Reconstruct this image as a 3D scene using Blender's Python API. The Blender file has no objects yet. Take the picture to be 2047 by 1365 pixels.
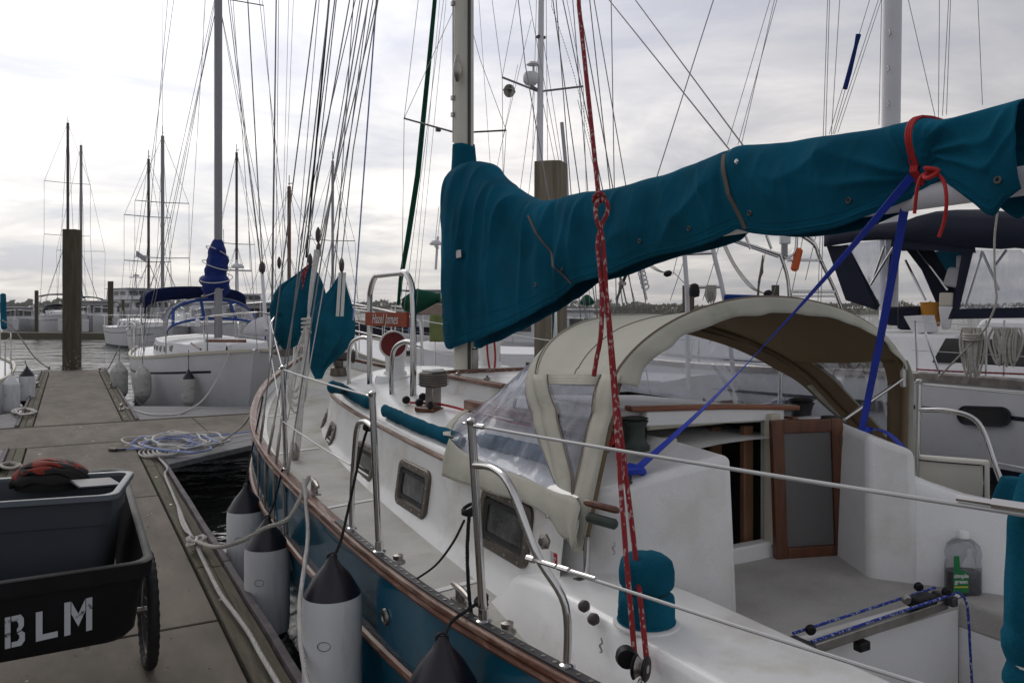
import bpy, bmesh, math, random
from mathutils import Vector, Matrix, noise, Euler
random.seed(7)
R = math.radians
sc = bpy.context.scene
C = sc.collection
# ---------------------------------------------------------------- camera (eye 2.1 m above the water)
F = 1600.0; EYE = 2.1; YAW = R(29); HZ = 618.0; CX = 1023.5
cam = bpy.data.cameras.new('camera'); camo = bpy.data.objects.new('camera', cam); C.objects.link(camo)
camo.location = (0, 0, EYE); camo.rotation_euler = (R(90), 0, -YAW)
cam.sensor_width = 36; cam.lens = 36 * F / 2047; cam.shift_y = -(682.5 - HZ) / 2047
cam.clip_start = 0.05; cam.clip_end = 6000
sc.camera = camo
# ---------------------------------------------------------------- sky
w = bpy.data.worlds.new('World'); sc.world = w; w.use_nodes = True
nt = w.node_tree; nt.nodes.clear(); N = nt.nodes.new; K = nt.links.new
def mth(tree, op, a, b=None, c=None):
    n = tree.nodes.new('ShaderNodeMath'); n.operation = op
    for i, v in enumerate((a, b, c)):
        if v is None: continue
        if isinstance(v, (int, float)): n.inputs[i].default_value = v
        else: tree.links.new(v, n.inputs[i])
    return n.outputs[0]
tc = N('ShaderNodeTexCoord'); sep = N('ShaderNodeSeparateXYZ'); K(tc.outputs['Generated'], sep.inputs[0])
glow = Vector((math.sin(R(0)) * math.cos(R(28)), math.cos(R(0)) * math.cos(R(28)), math.sin(R(28))))
dot = N('ShaderNodeVectorMath'); dot.operation = 'DOT_PRODUCT'; K(tc.outputs['Generated'], dot.inputs[0]); dot.inputs[1].default_value = glow
ramp = N('ShaderNodeValToRGB'); K(mth(nt, 'MULTIPLY_ADD', dot.outputs['Value'], .5, .5), ramp.inputs[0])
e = ramp.color_ramp.elements; e[0].position = 0.0; e[0].color = (.50, .505, .52, 1); e[1].position = 1.0; e[1].color = (1.12, 1.12, 1.14, 1)
for p, c in ((.5, (.45, .455, .475)), (.72, (.47, .465, .48)), (.85, (.63, .62, .635)), (.93, (.86, .85, .86))):
    q = e.new(p); q.color = c + (1,)
zz = mth(nt, 'MAXIMUM', sep.outputs[2], 0.0)
dv = mth(nt, 'ADD', zz, .10)
cmb = N('ShaderNodeCombineXYZ'); K(mth(nt, 'DIVIDE', sep.outputs[0], dv), cmb.inputs[0]); K(mth(nt, 'DIVIDE', sep.outputs[1], dv), cmb.inputs[1])
n1 = N('ShaderNodeTexNoise'); n1.inputs['Scale'].default_value = .85; n1.inputs['Detail'].default_value = 9; n1.inputs['Roughness'].default_value = .6; n1.inputs['Distortion'].default_value = .5
K(cmb.outputs[0], n1.inputs['Vector'])
cr = N('ShaderNodeValToRGB'); K(n1.outputs['Fac'], cr.inputs[0]); ce = cr.color_ramp.elements
ce[0].position = .36; ce[0].color = (.74, .765, .83, 1); ce[1].position = .64; ce[1].color = (1.36, 1.33, 1.27, 1)
q = ce.new(.5); q.color = (1.0, .995, .99, 1)
mul = N('ShaderNodeMix'); mul.data_type = 'RGBA'; mul.blend_type = 'MULTIPLY'; mul.inputs[0].default_value = 1
K(ramp.outputs[0], mul.inputs[6]); K(cr.outputs[0], mul.inputs[7])
hr = N('ShaderNodeValToRGB'); K(zz, hr.inputs[0]); he = hr.color_ramp.elements      # the haze low on the horizon is a little dimmer and warmer
he[0].position = 0; he[0].color = (.93, .92, .895, 1); he[1].position = 1.0; he[1].color = (.66, .66, .68, 1)
q = he.new(.34); q.color = (1.05, 1.05, 1.07, 1)
q = he.new(.13); q.color = (1.0, .985, .965, 1)
mul2 = N('ShaderNodeMix'); mul2.data_type = 'RGBA'; mul2.blend_type = 'MULTIPLY'; mul2.inputs[0].default_value = 1
K(mul.outputs[2], mul2.inputs[6]); K(hr.outputs[0], mul2.inputs[7])
sky = N('ShaderNodeTexSky'); sky.sky_type = 'NISHITA'; sky.sun_disc = False; sky.sun_elevation = R(38); sky.sun_rotation = R(0)
add = N('ShaderNodeMix'); add.data_type = 'RGBA'; add.blend_type = 'ADD'; add.inputs[0].default_value = .006
K(mul2.outputs[2], add.inputs[6]); K(sky.outputs[0], add.inputs[7])
bg = N('ShaderNodeBackground'); K(add.outputs[2], bg.inputs[0]); bg.inputs[1].default_value = 1.0
out = N('ShaderNodeOutputWorld'); K(bg.outputs[0], out.inputs[0])
sl = bpy.data.lights.new('sun', 'SUN'); sl.energy = .7; sl.angle = R(30); sl.color = (1, .96, .9)
so = bpy.data.objects.new('sun', sl); C.objects.link(so)
so.rotation_euler = Vector((0, -math.cos(R(38)), -math.sin(R(38)))).to_track_quat('-Z', 'Y').to_euler()
sc.view_settings.view_transform = 'Standard'; sc.view_settings.look = 'None'; sc.view_settings.exposure = 0; sc.view_settings.gamma = 1
sc.view_settings.use_curve_mapping = False
# ---------------------------------------------------------------- measuring helpers: a sight line from the eye cut at a depth or a plane
RT = Vector((math.cos(YAW), -math.sin(YAW), 0)); FW = Vector((math.sin(YAW), math.cos(YAW), 0))
def ray(px, py): return FW + RT * ((px - CX) / F) + Vector((0, 0, 1)) * ((HZ - py) / F)
O = Vector((0, 0, EYE))
def P(px, py, d): return O + ray(px, py) * d
def LN(a, b, d0, d1=None, low=True):      # a straight wire through two sighted points, run on above the frame and down to deck level
    d1 = d0 if d1 is None else d1; p, q = P(a[0], a[1], d0), P(b[0], b[1], d1)
    if a[1] > b[1]: p, q, a, b = q, p, b, a
    dd = (q - p) / (b[1] - a[1])
    top_ = p - dd * (a[1] + 260) if a[1] < 30 else p
    return [top_, q + dd * (650 - b[1]) if (low and 330 < b[1] < 650) else q]
def PX(px, py, X): r = ray(px, py); return O + r * (X / r.x)
def PY(px, py, Y): r = ray(px, py); return O + r * (Y / r.y)
def PZ(px, py, Z): r = ray(px, py); return O + r * ((Z - EYE) / r.z)
def interp(tab, x):
    n = len(tab)
    if x <= tab[0][0]: return tab[0][1]
    if x >= tab[-1][0]: return tab[-1][1]
    for i in range(n - 1):
        if x <= tab[i + 1][0]: break
    x0, y0 = tab[i]; x1, y1 = tab[i + 1]; h = x1 - x0; t = (x - x0) / h
    def sl_(k):
        a = max(k - 1, 0); b = min(k + 1, n - 1)
        return (tab[b][1] - tab[a][1]) / (tab[b][0] - tab[a][0])
    m0, m1 = sl_(i) * h, sl_(i + 1) * h
    return (2*t**3 - 3*t*t + 1)*y0 + (t**3 - 2*t*t + t)*m0 + (-2*t**3 + 3*t*t)*y1 + (t**3 - t*t)*m1
def smooth_path(pts, k=6):
    pts = [Vector(p) for p in pts]; out = []
    for i in range(len(pts) - 1):
        p0 = pts[max(i - 1, 0)]; p1 = pts[i]; p2 = pts[i + 1]; p3 = pts[min(i + 2, len(pts) - 1)]
        for j in range(k):
            t = j / k
            out.append(.5 * ((2*p1) + (p2 - p0)*t + (2*p0 - 5*p1 + 4*p2 - p3)*t*t + (3*p1 - p0 - 3*p2 + p3)*t**3))
    out.append(pts[-1]); return out
def sag(a, b, s, n=12):
    a = Vector(a); b = Vector(b)
    return [a.lerp(b, i / n) - Vector((0, 0, s * 4 * (i / n) * (1 - i / n))) for i in range(n + 1)]
def lin(c): return tuple((v / 12.92 if v <= .04045 else ((v + .055) / 1.055) ** 2.4) for v in c)
def nz(x, y=0, z=0): return noise.noise(Vector((x, y, z)))
# ---------------------------------------------------------------- materials
M = {}
def mat(name, col, rough=.5, metal=0, var=.12, vs=3.0, bump=.0, bs=60, col2=None, c2s=2.0, c2p=(.5, .65), spec=.5, coat=0, alpha=None, stretch=None, fine=0, back=None):
    m = bpy.data.materials.new(name); m.use_nodes = True; t = m.node_tree; b = t.nodes['Principled BSDF']
    L = t.links.new; X = t.nodes.new
    tcn = X('ShaderNodeTexCoord'); co = tcn.outputs['Object']
    if stretch:
        mp = X('ShaderNodeMapping'); mp.inputs['Scale'].default_value = stretch; L(co, mp.inputs[0]); co = mp.outputs[0]
    n = X('ShaderNodeTexNoise'); n.inputs['Scale'].default_value = vs; n.inputs['Detail'].default_value = 6; L(co, n.inputs['Vector'])
    rp = X('ShaderNodeValToRGB'); L(n.outputs['Fac'], rp.inputs[0]); el = rp.color_ramp.elements
    el[0].position = .3; el[1].position = .7
    el[0].color = tuple(c * (1 - var) for c in col) + (1,); el[1].color = tuple(min(1, c * (1 + var)) for c in col) + (1,)
    last = rp.outputs[0]
    if col2:
        n2 = X('ShaderNodeTexNoise'); n2.inputs['Scale'].default_value = c2s; n2.inputs['Detail'].default_value = 8; n2.inputs['Roughness'].default_value = .65; L(co, n2.inputs['Vector'])
        r2 = X('ShaderNodeMapRange'); L(n2.outputs['Fac'], r2.inputs[0]); r2.inputs[1].default_value = c2p[0]; r2.inputs[2].default_value = c2p[1]
        mx = X('ShaderNodeMix'); mx.data_type = 'RGBA'; L(r2.outputs[0], mx.inputs[0]); L(last, mx.inputs[6]); mx.inputs[7].default_value = tuple(col2) + (1,); last = mx.outputs[2]
    if fine:
        n3 = X('ShaderNodeTexNoise'); n3.inputs['Scale'].default_value = 220; n3.inputs['Detail'].default_value = 3; L(co, n3.inputs['Vector'])
        r3 = X('ShaderNodeMapRange'); L(n3.outputs['Fac'], r3.inputs[0]); r3.inputs[1].default_value = .3; r3.inputs[2].default_value = .7; r3.inputs[3].default_value = 1 - fine; r3.inputs[4].default_value = 1 + fine
        mx = X('ShaderNodeMix'); mx.data_type = 'RGBA'; mx.blend_type = 'MULTIPLY'; mx.inputs[0].default_value = 1; L(last, mx.inputs[6]); L(r3.outputs[0], mx.inputs[7]); last = mx.outputs[2]
    if back:
        g = X('ShaderNodeNewGeometry'); mx = X('ShaderNodeMix'); mx.data_type = 'RGBA'; L(g.outputs['Backfacing'], mx.inputs[0]); L(last, mx.inputs[6]); mx.inputs[7].default_value = tuple(back) + (1,); last = mx.outputs[2]
    L(last, b.inputs['Base Color'])
    b.inputs['Metallic'].default_value = metal; b.inputs['Specular IOR Level'].default_value = spec; b.inputs['Coat Weight'].default_value = coat
    rr = X('ShaderNodeMapRange'); L(n.outputs['Fac'], rr.inputs[0]); rr.inputs[3].default_value = max(.02, rough - .07); rr.inputs[4].default_value = min(1, rough + .07)
    L(rr.outputs[0], b.inputs['Roughness'])
    if bump:
        nb = X('ShaderNodeTexNoise'); nb.inputs['Scale'].default_value = bs; nb.inputs['Detail'].default_value = 5; L(co, nb.inputs['Vector'])
        bn = X('ShaderNodeBump'); bn.inputs['Strength'].default_value = bump; bn.inputs['Distance'].default_value = .01; L(nb.outputs['Fac'], bn.inputs['Height']); L(bn.outputs[0], b.inputs['Normal'])
    if alpha is not None: b.inputs['Alpha'].default_value = alpha
    M[name] = m; return m
mat('gelcoat', (.80, .80, .79), .32, var=.05, vs=2.5, bump=.05, bs=8, col2=(.52, .48, .38), c2s=3.0, c2p=(.50, .80), fine=.04, coat=.25)
mat('gelcoat_block', (.78, .78, .78), .36, var=.05, vs=2, bump=.09, bs=90, col2=(.56, .52, .44), c2s=2.4, c2p=(.52, .82), fine=.04, coat=.2)
mat('gelcoat_margin', (.74, .74, .72), .4, var=.06, vs=5, col2=(.45, .44, .32), c2s=5, c2p=(.5, .8))
mat('varnish_clean', (.22, .07, .028), .35, var=.3, vs=6, stretch=(1, 8, 8), coat=.3)
mat('deck_dirty', (.52, .51, .475), .7, var=.12, vs=5, bump=.25, bs=140, col2=(.22, .23, .09), c2s=2.3, c2p=(.52, .80), fine=.08)
mat('bridge_deck', (.41, .395, .375), .75, var=.10, vs=6, bump=.35, bs=160, col2=(.30, .26, .21), c2s=5, c2p=(.50, .85), fine=.13)
mat('teal_hull', (.006, .088, .150), .16, var=.10, vs=1.5, coat=.3, bump=.02, bs=4, col2=(.012, .06, .09), c2s=3)
mat('hull_bottom', (.02, .05, .06), .6, var=.2, vs=4)
mat('varnish', (.15, .055, .030), .55, var=.4, vs=6, stretch=(8, 1, 8), col2=(.34, .24, .18), c2s=3, c2p=(.50, .66), bump=.3, bs=40, coat=.2)
mat('teak_dark', (.12, .042, .020), .4, var=.4, vs=5, stretch=(6, 6, 1), bump=.15, bs=40, coat=.2)
mat('teak_interior', (.20, .10, .055), .6, var=.3, vs=5, stretch=(6, 6, 1))
mat('sign_wood', (.26, .04, .010), .6, var=.25, vs=5, stretch=(8, 1, 8), spec=.2)
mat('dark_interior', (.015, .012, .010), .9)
mat('canvas_teal', (.006, .088, .148), .9, var=.25, vs=3.5, bump=.35, bs=9, spec=.04, fine=.14)
mat('canvas_teal_fade', (.008, .088, .142), .9, var=.22, vs=6, bump=.5, bs=18, spec=.04, fine=.16)
mat('canvas_tan', (.50, .49, .42), .85, var=.07, vs=2.5, bump=.25, bs=7, spec=.2, col2=(.33, .35, .26), c2s=3.5, c2p=(.55, .85), fine=.05)
mat('canvas_tan_trim', (.47, .46, .39), .85, var=.08, vs=5, bump=.4, bs=12, spec=.2, col2=(.28, .31, .22), c2s=4, c2p=(.55, .8), fine=.05)
mat('canvas_navy', (.010, .013, .028), .85, var=.2, vs=3, bump=.3, bs=8, spec=.2)
mat('canvas_blue', (.005, .045, .22), .8, var=.15, vs=3, bump=.3, bs=8, spec=.2)
mat('canvas_royal', (.006, .022, .15), .8, var=.15, vs=3, bump=.3, bs=8, spec=.2)
mat('canvas_bimini', (.004, .010, .055), .85, var=.15, vs=3, spec=.1)
mat('canvas_green', (.003, .07, .04), .8, var=.2, vs=4, bump=.4, bs=10, spec=.2)
mat('canvas_grey', (.42, .42, .45), .85, var=.1, vs=4, bump=.3, bs=8, spec=.2)
mat('canvas_brown', (.22, .17, .14), .85, var=.15, vs=4, bump=.3, bs=8, spec=.2)
mat('canvas_shade_brown', (.19, .14, .088), .9, var=.12, vs=4, bump=.3, bs=8, spec=.1)  # tan hood canvas seen from inside, its shade put into a brown colour
mat('towel_olive', (.17, .21, .07), .95, var=.12, vs=5, bump=.4, bs=30)
mat('towel_blue', (.18, .24, .5), .95, var=.12, vs=5, bump=.4, bs=30)
mat('webbing_blue', (.006, .035, .42), .55, var=.15, vs=9, bump=.3, bs=90)
mat('webbing_white', (.6, .6, .58), .8, var=.1)
mat('webbing_dark', (.10, .085, .075), .8, var=.2)
mat('steel', (.62, .61, .60), .13, metal=1, var=.05, bump=.02, bs=30)
mat('steel_dull', (.33, .31, .29), .34, metal=1, var=.25, vs=12)
mat('bronze', (.13, .112, .095), .45, metal=.8, var=.3, vs=14, bump=.1)
mat('bronze_green', (.055, .07, .062), .55, metal=.6, var=.35, vs=14, bump=.1)
mat('wire', (.20, .20, .21), .4, metal=.6, var=.1)
mat('wire_light', (.5, .5, .5), .45, metal=.3, var=.1)
mat('mast_paint', (.62, .60, .52), .45, var=.07, vs=4, col2=(.42, .36, .26), c2s=7, c2p=(.6, .85), stretch=(3, 3, .5))
mat('mast_alu', (.26, .26, .28), .42, metal=.5, var=.08, stretch=(5, 5, .3))
mat('mast_white', (.68, .68, .72), .4, var=.05)
mat('mast_dark', (.06, .045, .045), .5, var=.2)
mat('mast_wood', (.14, .07, .04), .5, var=.2)
mat('black_rubber', (.012, .012, .013), .7, var=.2, vs=20, bump=.2, bs=60)
mat('black_plastic', (.007, .007, .009), .55, spec=.3, var=.25, vs=6, bump=.3, bs=14)
mat('track_black', (.035, .035, .04), .45, var=.2, vs=20)
mat('bin_plastic', (.045, .052, .066), .42, var=.06, vs=3, bump=.06, bs=6)
mat('bin_rim', (.12, .14, .165), .42, var=.06)
mat('fender_white', (.70, .71, .73), .35, var=.05, vs=4, col2=(.33, .35, .38), c2s=3, c2p=(.55, .8), stretch=(3, 3, .6), bump=.03, bs=10)
mat('fender_old', (.48, .48, .46), .6, var=.1, vs=8, col2=(.20, .18, .14), c2s=9, c2p=(.52, .75))
mat('fender_cap', (.008, .007, .014), .34, var=.2, vs=5, bump=.08, bs=20)
mat('rope_white', (.60, .58, .55), .9, var=.12, vs=30, bump=.3, bs=200)
mat('rope_grey', (.42, .40, .36), .9, var=.15, vs=30, bump=.3, bs=200)
mat('rope_blue', (.30, .36, .62), .8, var=.2, vs=14, bump=.3, bs=200)
mat('rope_black', (.010, .010, .011), .9, var=.3, bump=.3, bs=200)
mat('rope_red_plain', (.42, .010, .012), .7, var=.15, vs=30, bump=.2, bs=200)
mat('rope_tan', (.42, .34, .20), .9, var=.12, vs=30)
def rope_fleck(name, base, fleck, sc_=55, th=.62):
    m = mat(name, base, .8, var=.15, vs=30, bump=.3, bs=200); t = m.node_tree; b = t.nodes['Principled BSDF']
    old = b.inputs['Base Color'].links[0].from_socket
    tcn = t.nodes.new('ShaderNodeTexCoord'); v = t.nodes.new('ShaderNodeTexVoronoi'); v.inputs['Scale'].default_value = sc_
    mp = t.nodes.new('ShaderNodeMapping'); mp.inputs['Scale'].default_value = (1.2, 1.2, .55); t.links.new(tcn.outputs['Object'], mp.inputs[0]); t.links.new(mp.outputs[0], v.inputs['Vector'])
    s = t.nodes.new('ShaderNodeSeparateColor'); t.links.new(v.outputs['Color'], s.inputs[0])
    g = mth(t, 'GREATER_THAN', s.outputs[0], th); mx = t.nodes.new('ShaderNodeMix'); mx.data_type = 'RGBA'
    t.links.new(g, mx.inputs[0]); t.links.new(old, mx.inputs[6]); mx.inputs[7].default_value = tuple(fleck) + (1,); t.links.new(mx.outputs[2], b.inputs['Base Color'])
rope_fleck('rope_red', (.25, .012, .018), (.42, .28, .26), 130, .84)
rope_fleck('rope_blue_fleck', (.008, .03, .26), (.32, .36, .45), 190, .80)
mat('concrete', (.190, .163, .132), .88, var=.18, vs=2.6, bump=.5, bs=110, col2=(.105, .090, .072), c2s=1.4, c2p=(.44, .72), fine=.45, stretch=(2.2, .8, 1))
mat('timber_old', (.105, .088, .062), .9, var=.4, vs=7, stretch=(7, .6, 5), bump=.6, bs=40, col2=(.10, .12, .055), c2s=3, c2p=(.5, .75), fine=.15)
mat('timber_grey', (.24, .235, .24), .85, var=.25, vs=5, stretch=(1, 5, 5), bump=.5, bs=30, fine=.15)
mat('timber_edge', (.10, .085, .095), .8, var=.4, vs=8, bump=.5, bs=40, col2=(.2, .17, .13), c2s=8, c2p=(.55, .75))
mat('pile_wood', (.085, .07, .045), .9, var=.35, vs=4, stretch=(6, 6, .5), bump=.5, bs=30, col2=(.05, .045, .03), c2s=2.5, c2p=(.45, .7))
mat('pile_grey', (.20, .17, .125), .9, var=.3, vs=4, stretch=(6, 6, .4), bump=.5, bs=30)
mat('barnacle', (.30, .28, .25), .9, var=.4, vs=20, bump=.6, bs=40)
mat('white_paint', (.68, .68, .70), .4, var=.05, vs=3, col2=(.5, .48, .44), c2s=4, c2p=(.6, .85))
mat('white_far', (.62, .62, .64), .5, var=.06)
mat('cream_paint', (.55, .51, .42), .5, var=.06, vs=4)
mat('stripe_navy', (.01, .012, .03), .4)
mat('glass_dark', (.012, .014, .016), .08, var=.2, spec=.8)
mat('glass_port', (.045, .05, .05), .16, var=.4, vs=9, spec=.6, col2=(.16, .16, .15), c2s=7, c2p=(.5, .8))
mat('panel_grey', (.13, .125, .125), .3, var=.05)
mat('red_inside', (.16, .004, .008), .6, var=.2)
mat('red_label', (.5, .012, .02), .6); mat('label_white', (.6, .6, .58), .6)
mat('label_green', (.01, .17, .05), .4, var=.1); mat('label_yellow', (.55, .5, .05), .5); mat('ink', (.02, .02, .02), .6)
mat('stencil_paint', (.50, .52, .56), .7, var=.1, col2=(.03, .03, .035), c2s=22, c2p=(.60, .66))
mat('cushion', (.58, .56, .50), .75, var=.06, vs=5, bump=.3, bs=9)
mat('orange_plastic', (.60, .09, .01), .5, var=.1)
mat('yellow_plastic', (.45, .19, .012), .5, var=.1)
mat('helmet_black', (.010, .009, .009), .6, var=.2, spec=.2); mat('helmet_red', (.22, .022, .010), .6, var=.25, vs=14, spec=.2, col2=(.012, .011, .011), c2s=11, c2p=(.47, .49))
mat('liquid', (.008, .006, .004), .1)
mat('pvc_brown', (.35, .25, .16), .6, var=.1)
mat('wood_orange', (.30, .12, .04), .5, var=.2)
mat('land', (.09, .10, .06), 1, var=.3, vs=.05)
mat('tree_far', (.11, .12, .08), 1, var=.35, vs=.12, spec=0)
mat('tree_far2', (.17, .15, .10), 1, var=.35, vs=.15, spec=0)
def vinyl(name, tint, haze, scr=30.):
    m = bpy.data.materials.new(name); m.use_nodes = True; t = m.node_tree; t.nodes.clear(); X = t.nodes.new; L = t.links.new
    tr = X('ShaderNodeBsdfTransparent'); tr.inputs[0].default_value = tint + (1,)
    gl = X('ShaderNodeBsdfGlossy'); gl.inputs[0].default_value = (.9, .9, .95, 1); gl.inputs['Roughness'].default_value = .08
    df = X('ShaderNodeBsdfDiffuse'); df.inputs[0].default_value = (.64, .66, .78, 1)
    tcn = X('ShaderNodeTexCoord'); mp = X('ShaderNodeMapping'); mp.inputs['Scale'].default_value = (1.5, 1.5, .5); L(tcn.outputs['Object'], mp.inputs[0])
    n = X('ShaderNodeTexNoise'); n.inputs['Scale'].default_value = 3.5; n.inputs['Detail'].default_value = 9; n.inputs['Roughness'].default_value = .72; L(mp.outputs[0], n.inputs['Vector'])
    rg = X('ShaderNodeMapRange'); L(n.outputs['Fac'], rg.inputs[0]); rg.inputs[1].default_value = .38; rg.inputs[2].default_value = .72; rg.inputs[3].default_value = haze * .35; rg.inputs[4].default_value = haze * 1.7
    n2 = X('ShaderNodeTexNoise'); n2.inputs['Scale'].default_value = 2.6; n2.inputs['Detail'].default_value = 2; n2.inputs['Distortion'].default_value = 1.2; L(mp.outputs[0], n2.inputs['Vector'])
    bp = X('ShaderNodeBump'); bp.inputs['Strength'].default_value = .6; bp.inputs['Distance'].default_value = .04; L(n2.outputs['Fac'], bp.inputs['Height']); L(bp.outputs[0], gl.inputs['Normal'])
    fr = X('ShaderNodeFresnel'); fr.inputs[0].default_value = 1.5; L(bp.outputs[0], fr.inputs['Normal'])
    m1 = X('ShaderNodeMixShader'); L(rg.outputs[0], m1.inputs[0]); L(tr.outputs[0], m1.inputs[1]); L(df.outputs[0], m1.inputs[2])
    m2 = X('ShaderNodeMixShader'); L(mth(t, 'MULTIPLY', fr.outputs[0], .55), m2.inputs[0]); L(m1.outputs[0], m2.inputs[1]); L(gl.outputs[0], m2.inputs[2])
    o = X('ShaderNodeOutputMaterial'); L(m2.outputs[0], o.inputs[0]); M[name] = m
vinyl('vinyl', (.86, .88, .92), .22); vinyl('vinyl_clear', (.85, .86, .88), .15); vinyl('jug_plastic', (.78, .80, .84), .45); vinyl('bottle_plastic', (.86, .87, .88), .10)
def canvas_two_sided():      # tan outside; back faces painted darker brown for the shade under the hood
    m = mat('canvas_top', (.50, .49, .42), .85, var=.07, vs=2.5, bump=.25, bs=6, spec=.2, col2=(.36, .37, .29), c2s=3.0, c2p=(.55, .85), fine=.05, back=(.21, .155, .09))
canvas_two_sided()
# water
m = bpy.data.materials.new('water'); m.use_nodes = True; t = m.node_tree; b = t.nodes['Principled BSDF']; M['water'] = m
b.inputs['Base Color'].default_value = (.010, .012, .010, 1); b.inputs['Roughness'].default_value = .04; b.inputs['IOR'].default_value = 1.33; b.inputs['Specular IOR Level'].default_value = .5
tcn = t.nodes.new('ShaderNodeTexCoord'); mp = t.nodes.new('ShaderNodeMapping'); mp.inputs['Scale'].default_value = (1, 1.0, 1); mp.inputs['Rotation'].default_value = (0, 0, R(20)); t.links.new(tcn.outputs['Object'], mp.inputs[0])
hs = None
for s_, a_ in ((.22, 3.4), (.8, 1.5), (2.6, .60), (8., .16)):
    n = t.nodes.new('ShaderNodeTexNoise'); n.inputs['Scale'].default_value = s_; n.inputs['Detail'].default_value = 3; n.inputs['Distortion'].default_value = .4; t.links.new(mp.outputs[0], n.inputs['Vector'])
    v = mth(t, 'MULTIPLY', n.outputs['Fac'], a_); hs = v if hs is None else mth(t, 'ADD', hs, v)
bp = t.nodes.new('ShaderNodeBump'); bp.inputs['Strength'].default_value = 1; bp.inputs['Distance'].default_value = .085; t.links.new(hs, bp.inputs['Height']); t.links.new(bp.outputs[0], b.inputs['Normal'])
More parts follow.
